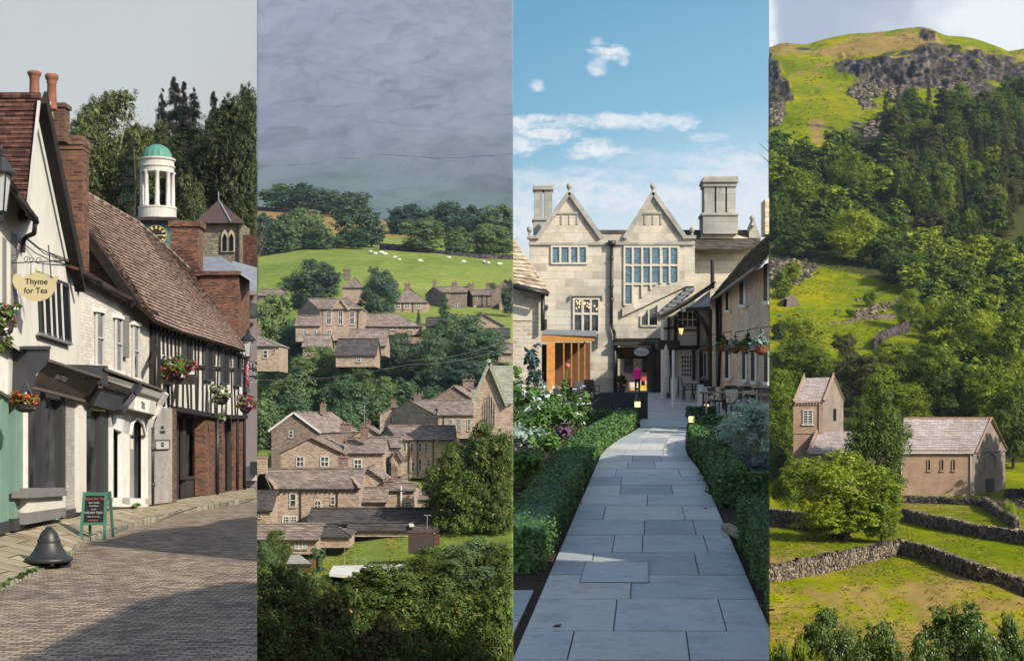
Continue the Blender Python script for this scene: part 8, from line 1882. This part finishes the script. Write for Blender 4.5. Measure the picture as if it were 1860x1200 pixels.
# trees of the fell
def ftree(x, yt, yf, w, kind, leaf, hi, label, Y=None, group=None, **k):
    b = FELL.at(x, yf) if Y is None else V((P(x, 0, Y).x, Y, FELL.z(min(x, 1924), Y))); h = (HZ-yt)/F*b.y-b.z
    return tree(k.pop('name', 'pine_tree' if leaf == 'fell_pine' else 'shrub' if kind == 'shrub' else 'broadleaf_tree'), label, b, h, w*b.y/F, kind, leaf, hi=hi, panel=4, group=group, cat='shrub' if kind == 'shrub' else 'tree', **k)
Lf, Ll, Ld, Lp = 'fell_leaf', 'fell_leaf_light', 'fell_leaf_dark', 'fell_pine'
leafmat('tussock_leaf', (.11, .15, .008), (.34, .32, .02), .35, .1, accent=(.24, .16, .04), acc=.15); leafmat('bracken_leaf', (.09, .11, .01), (.28, .22, .03), .3, .1, accent=(.12, .18, .01), acc=.4)
def tussocks(name, label, land, panel, disp, x0, x1, Y0, Y1, n, size, mat, keep, seed, fr):
    rg = random.Random(seed); r = np.random.default_rng(seed); A_ = []
    while len(A_) < n//5:
        Y = rg.uniform(Y0, Y1); x = rg.uniform(x0, x1); y = land.py(x, Y)
        if not keep(x, y, Y): continue
        p = P(x, y, Y); p = p+disp(p, x, y, Y); A_.append(tuple(p))
    pos = np.repeat(np.array(A_), 5, 0); n = len(pos); pos[:, :2] += r.normal(0, size*.7, (n, 2)); h = size*.4*r.uniform(.5, 1.4, n); tilt = r.normal(0, 1.3, (n, 2))*h[:, None]
    t_ = r.uniform(0, 3.14, n); w_ = np.stack([np.cos(t_), np.sin(t_), 0*t_], 1)*(size*.3*r.uniform(.6, 1.3, n))[:, None]; top = pos+np.stack([tilt[:, 0], tilt[:, 1], h], 1); pos[:, 2] -= size*.12
    vs = np.stack([pos-w_, pos+w_, top+w_*.5, top-w_*.4], 1).reshape(-1, 3)
    me = leafmesh(name, vs); me.materials.append(MATS[mat]); clip(me, V((0, 0, 0)), panel); o = bpy.data.objects.new(name, me); COL.objects.link(o); o['_o'] = (0, 0, 0); tag(o, label, name.replace('_', ' '), kind='stuff')
nr_ = lambda x, y, Y: noise.noise(V((x*.02, Y*.05, 0))) > -.1
tussocks('meadow_grass', 'rough grass tussocks in the walled meadow and churchyard', FELL, 4, f_disp, 1397, 1868, 88, 176, 20000, .2, 'tussock_leaf', nr_, 61, .28)
tussocks('bracken', 'bracken and heather clumps over the upper slope of the fell', FELL, 4, f_disp, 1397, 1868, 500, 664, 8000, .7, 'bracken_leaf', lambda x, y, Y: noise.noise(V((x*.03, Y*.03, 3))) > .0, 62, .36)
tussocks('knoll_grass', 'coarse grass and rushes on the green knoll', FELL, 4, f_disp, 1397, 1690, 285, 372, 8000, .45, 'tussock_leaf', nr_, 63, .3)
tussocks('bank_grass', 'long grass on the bank below the sheds', DALE, 2, d_disp, 467, 932, 142, 172, 8000, .22, 'tussock_leaf', nr_, 64, .28)
0 and tussocks('field_grass', 'clumps of coarse grass in the sheep field', DALE, 2, d_disp, 467, 932, 392, 475, 20000, .5, 'tussock_leaf', lambda x, y, Y: noise.noise(V((x*.02, Y*.04, 8))) > .12, 65, .3)
# scattered wood: polygon, spacing, kinds
def wood(poly, sx_, sy_, hpx, wpx, mix, label, group, seed, name=None):
    rg = random.Random(seed); x0 = min(p[0] for p in poly); x1 = max(p[0] for p in poly); y0 = min(p[1] for p in poly); y1 = max(p[1] for p in poly); y = y0; r = 0
    while y < y1:
        x = x0+(r % 2)*sx_/2
        while x < x1:
            px = x+rg.uniform(-.35, .35)*sx_; py = y+rg.uniform(-.35, .35)*sy_
            if pin(px, py, poly) and 1392 < px < 1868:
                kind, leaf = rg.choice(mix); k_ = rg.uniform(.75, 1.25); nm = {'fell_pine': 'pine'}.get(leaf, {'fell_leaf': 'mid green', 'fell_leaf_light': 'light green', 'fell_leaf_dark': 'dark green'}.get(leaf, ''))
                ftree(px, py-hpx*k_, py, wpx*k_*(.6 if kind == 'con' else 1), kind, leaf, 0 if hpx < 60 else 1, (nm+' '+label) if leaf != 'fell_pine' else 'pine '+label.replace('tree ', ''), group=group)
            x += sx_
        y += sy_; r += 1
wood([(1600, 235), (1640, 215), (1700, 205), (1780, 200), (1880, 205), (1880, 440), (1760, 455), (1690, 440), (1640, 400), (1625, 330), (1605, 290)], 25, 24, 66, 42, [('con', Lp), ('tall', Lp), ('tall', Lf), ('round', Ld), ('con', Lp), ('tall', Ld), ('round', Lf)], 'tree in the dark wood high on the right of the fell', 'trees of the dark wood high on the fell', 21)
wood([(1390, 300), (1430, 290), (1500, 300), (1560, 290), (1610, 290), (1640, 400), (1640, 480), (1600, 500), (1560, 492), (1500, 478), (1440, 468), (1390, 478)], 32, 28, 58, 58, [('round', Lf), ('wide', Ld), ('round', Ld), ('round', Lf), ('tall', Ld)], 'tree in the wood above the knoll on the left', 'trees of the wood above the knoll', 22)
wood([(1640, 480), (1700, 450), (1780, 460), (1880, 450), (1880, 720), (1800, 740), (1700, 720), (1690, 640), (1665, 560)], 34, 28, 56, 60, [('round', Lf), ('wide', Ll), ('round', Ll), ('wide', Lf), ('round', Ld)], 'tree in the leafy wood right of the knoll', 'trees of the leafy wood on the right', 23)
for q in ((1550, 378, 480, 100, 'round', Ll, 2, 'large round sunlit tree in the middle of the hillside'), (1545, 275, 375, 84, 'round', Lf, 2, 'big round tree high up left of the dark wood'), (1450, 300, 400, 90, 'wide', Lf, 1, 'wide tree near the left edge high on the hill'), (1455, 395, 470, 74, 'round', Ld, 1, 'dark tree over the scree on the left'), (1415, 345, 440, 70, 'round', Ld, 1, 'dark tree at the left edge above the scree'),
          (1630, 300, 340, 56, 'wide', 'front_leaf_brown', 1, 'brownish tree above the little crag'), (1652, 522, 600, 52, 'round', Ll, 2, 'pale round tree at the right end of the knoll'), (1640, 455, 520, 90, 'wide', Ld, 1, 'dark spreading tree overhanging the knoll'), (1440, 475, 525, 34, 'tall', Ll, 1, 'slim light tree by the scree'), (1420, 490, 545, 36, 'round', Lf, 1, 'small tree above the ruin'),
          (1700, 540, 640, 76, 'round', Ll, 2, 'light tree right of the pale round one'), (1740, 540, 650, 80, 'wide', Lf, 1, 'tree in the middle of the leafy wood'), (1790, 560, 670, 90, 'round', Ll, 2, 'broad light tree in the leafy wood'), (1845, 560, 690, 80, 'wide', Lf, 1, 'tree at the right edge of the leafy wood'), (1580, 524, 558, 22, 'shrub', Lf, 1, 'thin bush on the knoll by the stones'), (1546, 560, 578, 18, 'shrub', Ld, 1, 'tiny dark bush in the knoll grass'),
          (1460, 565, 660, 80, 'wide', Ll, 2, 'fresh green tree below the ruin'), (1415, 580, 620, 30, 'round', Ld, 1, 'dark bush at the left edge by the ruin'), (1455, 612, 720, 120, 'wide', Lf, 2, 'broad bright tree above the tower'), (1415, 665, 780, 90, 'round', Lf, 2, 'tree at the left edge beside the tower roof'), (1540, 605, 690, 60, 'open', Lp, 2, 'brown green pine above the nave'), (1565, 642, 740, 90, 'open', Lp, 2, 'dark flat topped pine behind the nave'),
          (1620, 620, 700, 90, 'wide', Ll, 2, 'light tree right of the dark pine'), (1600, 660, 760, 70, 'round', Lf, 1, 'tree glowing behind the yew'), (1690, 620, 745, 120, 'wide', Lf, 2, 'large bright tree behind the church roof'), (1740, 664, 790, 110, 'wide', Ld, 2, 'dark sycamore directly behind the church roof'), (1650, 690, 790, 110, 'wide', Lf, 2, 'leafy tree behind the chancel roof on the left'), (1800, 660, 800, 110, 'wide', Lf, 2, 'tree above the church gable'), (1840, 690, 850, 90, 'wide', Ld, 2, 'dark tree right of the church gable'), (1860, 640, 780, 90, 'round', Ll, 2, 'light tree at the right edge above the church'),
          (1415, 740, 860, 90, 'round', Lf, 2, 'tree left of the tower base'), (1400, 800, 880, 60, 'round', Ld, 2, 'dark tree at the left edge by the tower foot'), (1430, 850, 930, 50, 'shrub', Lf, 1, 'bush at the foot of the tower'),
          ):
    ftree(*q)
ftree(1594, 706, 0, 112, 'wide', Ld, 2, 'dark yew standing between tower and chancel', Y=176, name='yew_tree')
ftree(1528, 818, 985, 200, 'wide', Ll, 2, 'wide light green ash in front of the church', Y=130, name='ash_tree', var=1)
ftree(1600, 860, 985, 80, 'wide', Lf, 2, 'darker right hand tree growing into the wide ash', Y=128, name='ash_tree')
ftree(1835, 905, 950, 24, 'shrub', Ll, 1, 'bright green bush on the wall at the right')
for q in ((1515, 1112, 84, 110, 'front_bush', 'pale green bushy tree at the bottom left'), (1735, 1088, 80, 165, 'front_bush', 'large glossy leaved tree at the bottom centre'), (1600, 1128, 78, 110, 'front_bush', 'dark green tree with a pointed top at the bottom'), (1850, 1125, 77, 100, 'front_bush', 'glossy leaved tree at the bottom right corner'), (1418, 1160, 77, 60, 'front_bush', 'small bush at the bottom left corner'), (1680, 1150, 76, 90, 'front_bush', 'tree filling the gap at the bottom centre'), (1460, 1165, 76, 80, 'fell_leaf_light', 'light bush beside the bottom left corner'), (1570, 1165, 75, 90, 'front_bush', 'lowest bush between the pale and the dark trees'), (1790, 1150, 75.5, 100, 'front_bush', 'tree right of the large glossy one')):
    x, yt, Y, w, lf, lb = q; ftree(x, yt-8, 0, w*1.2, 'wide', lf, 2, lb, Y=Y)
# unseen trees added beyond the picture's edge to shade the church gable
for x, Y, h in ((1948, 180, 14), (1990, 177, 17), (2040, 174, 17), (1935, 174, 10)):
    b = V((P(x, 0, Y).x, Y, FELL.z(1924, Y))); tree('broadleaf_tree', 'unseen tree added outside the picture to shade the church gable', b, h, 9, 'wide', Lf, hi=0, group='unseen trees added to shade the church gable')
# ---------------------------------------------------------------- base terrain to the horizon, and the air
t = NT('far_ground'); v = t.coords()
t.done(t.ramp(t.noise(v, .004, 8, .6), [(.35, (.035, .055, .02)), (.65, (.09, .12, .035))]), .95, .1)
m = MB(); m.quad((-2450, -380, -24), (2450, -380, -24), (2450, 5780, -24), (-2450, 5780, -24))
tag(m.build('ground', 'far_ground'), kind='structure')
HAZE = True
if HAZE:
    t = NT('haze'); pv = t.n('ShaderNodeVolumePrincipled')
    pv.inputs['Color'].default_value = (.6, .78, 1., 1); pv.inputs['Density'].default_value = .0001; pv.inputs['Anisotropy'].default_value = .25
    t.l(pv.outputs[0], t.out.inputs['Volume']); MATS['haze'] = t.m
    m = MB(); m.box((0, 2700, 935), (5000, 6200, 1930))
    hz = m.build('haze', 'haze'); tag(hz, kind='stuff')
for o in sc.objects:
    if '_o' in o: del o['_o']
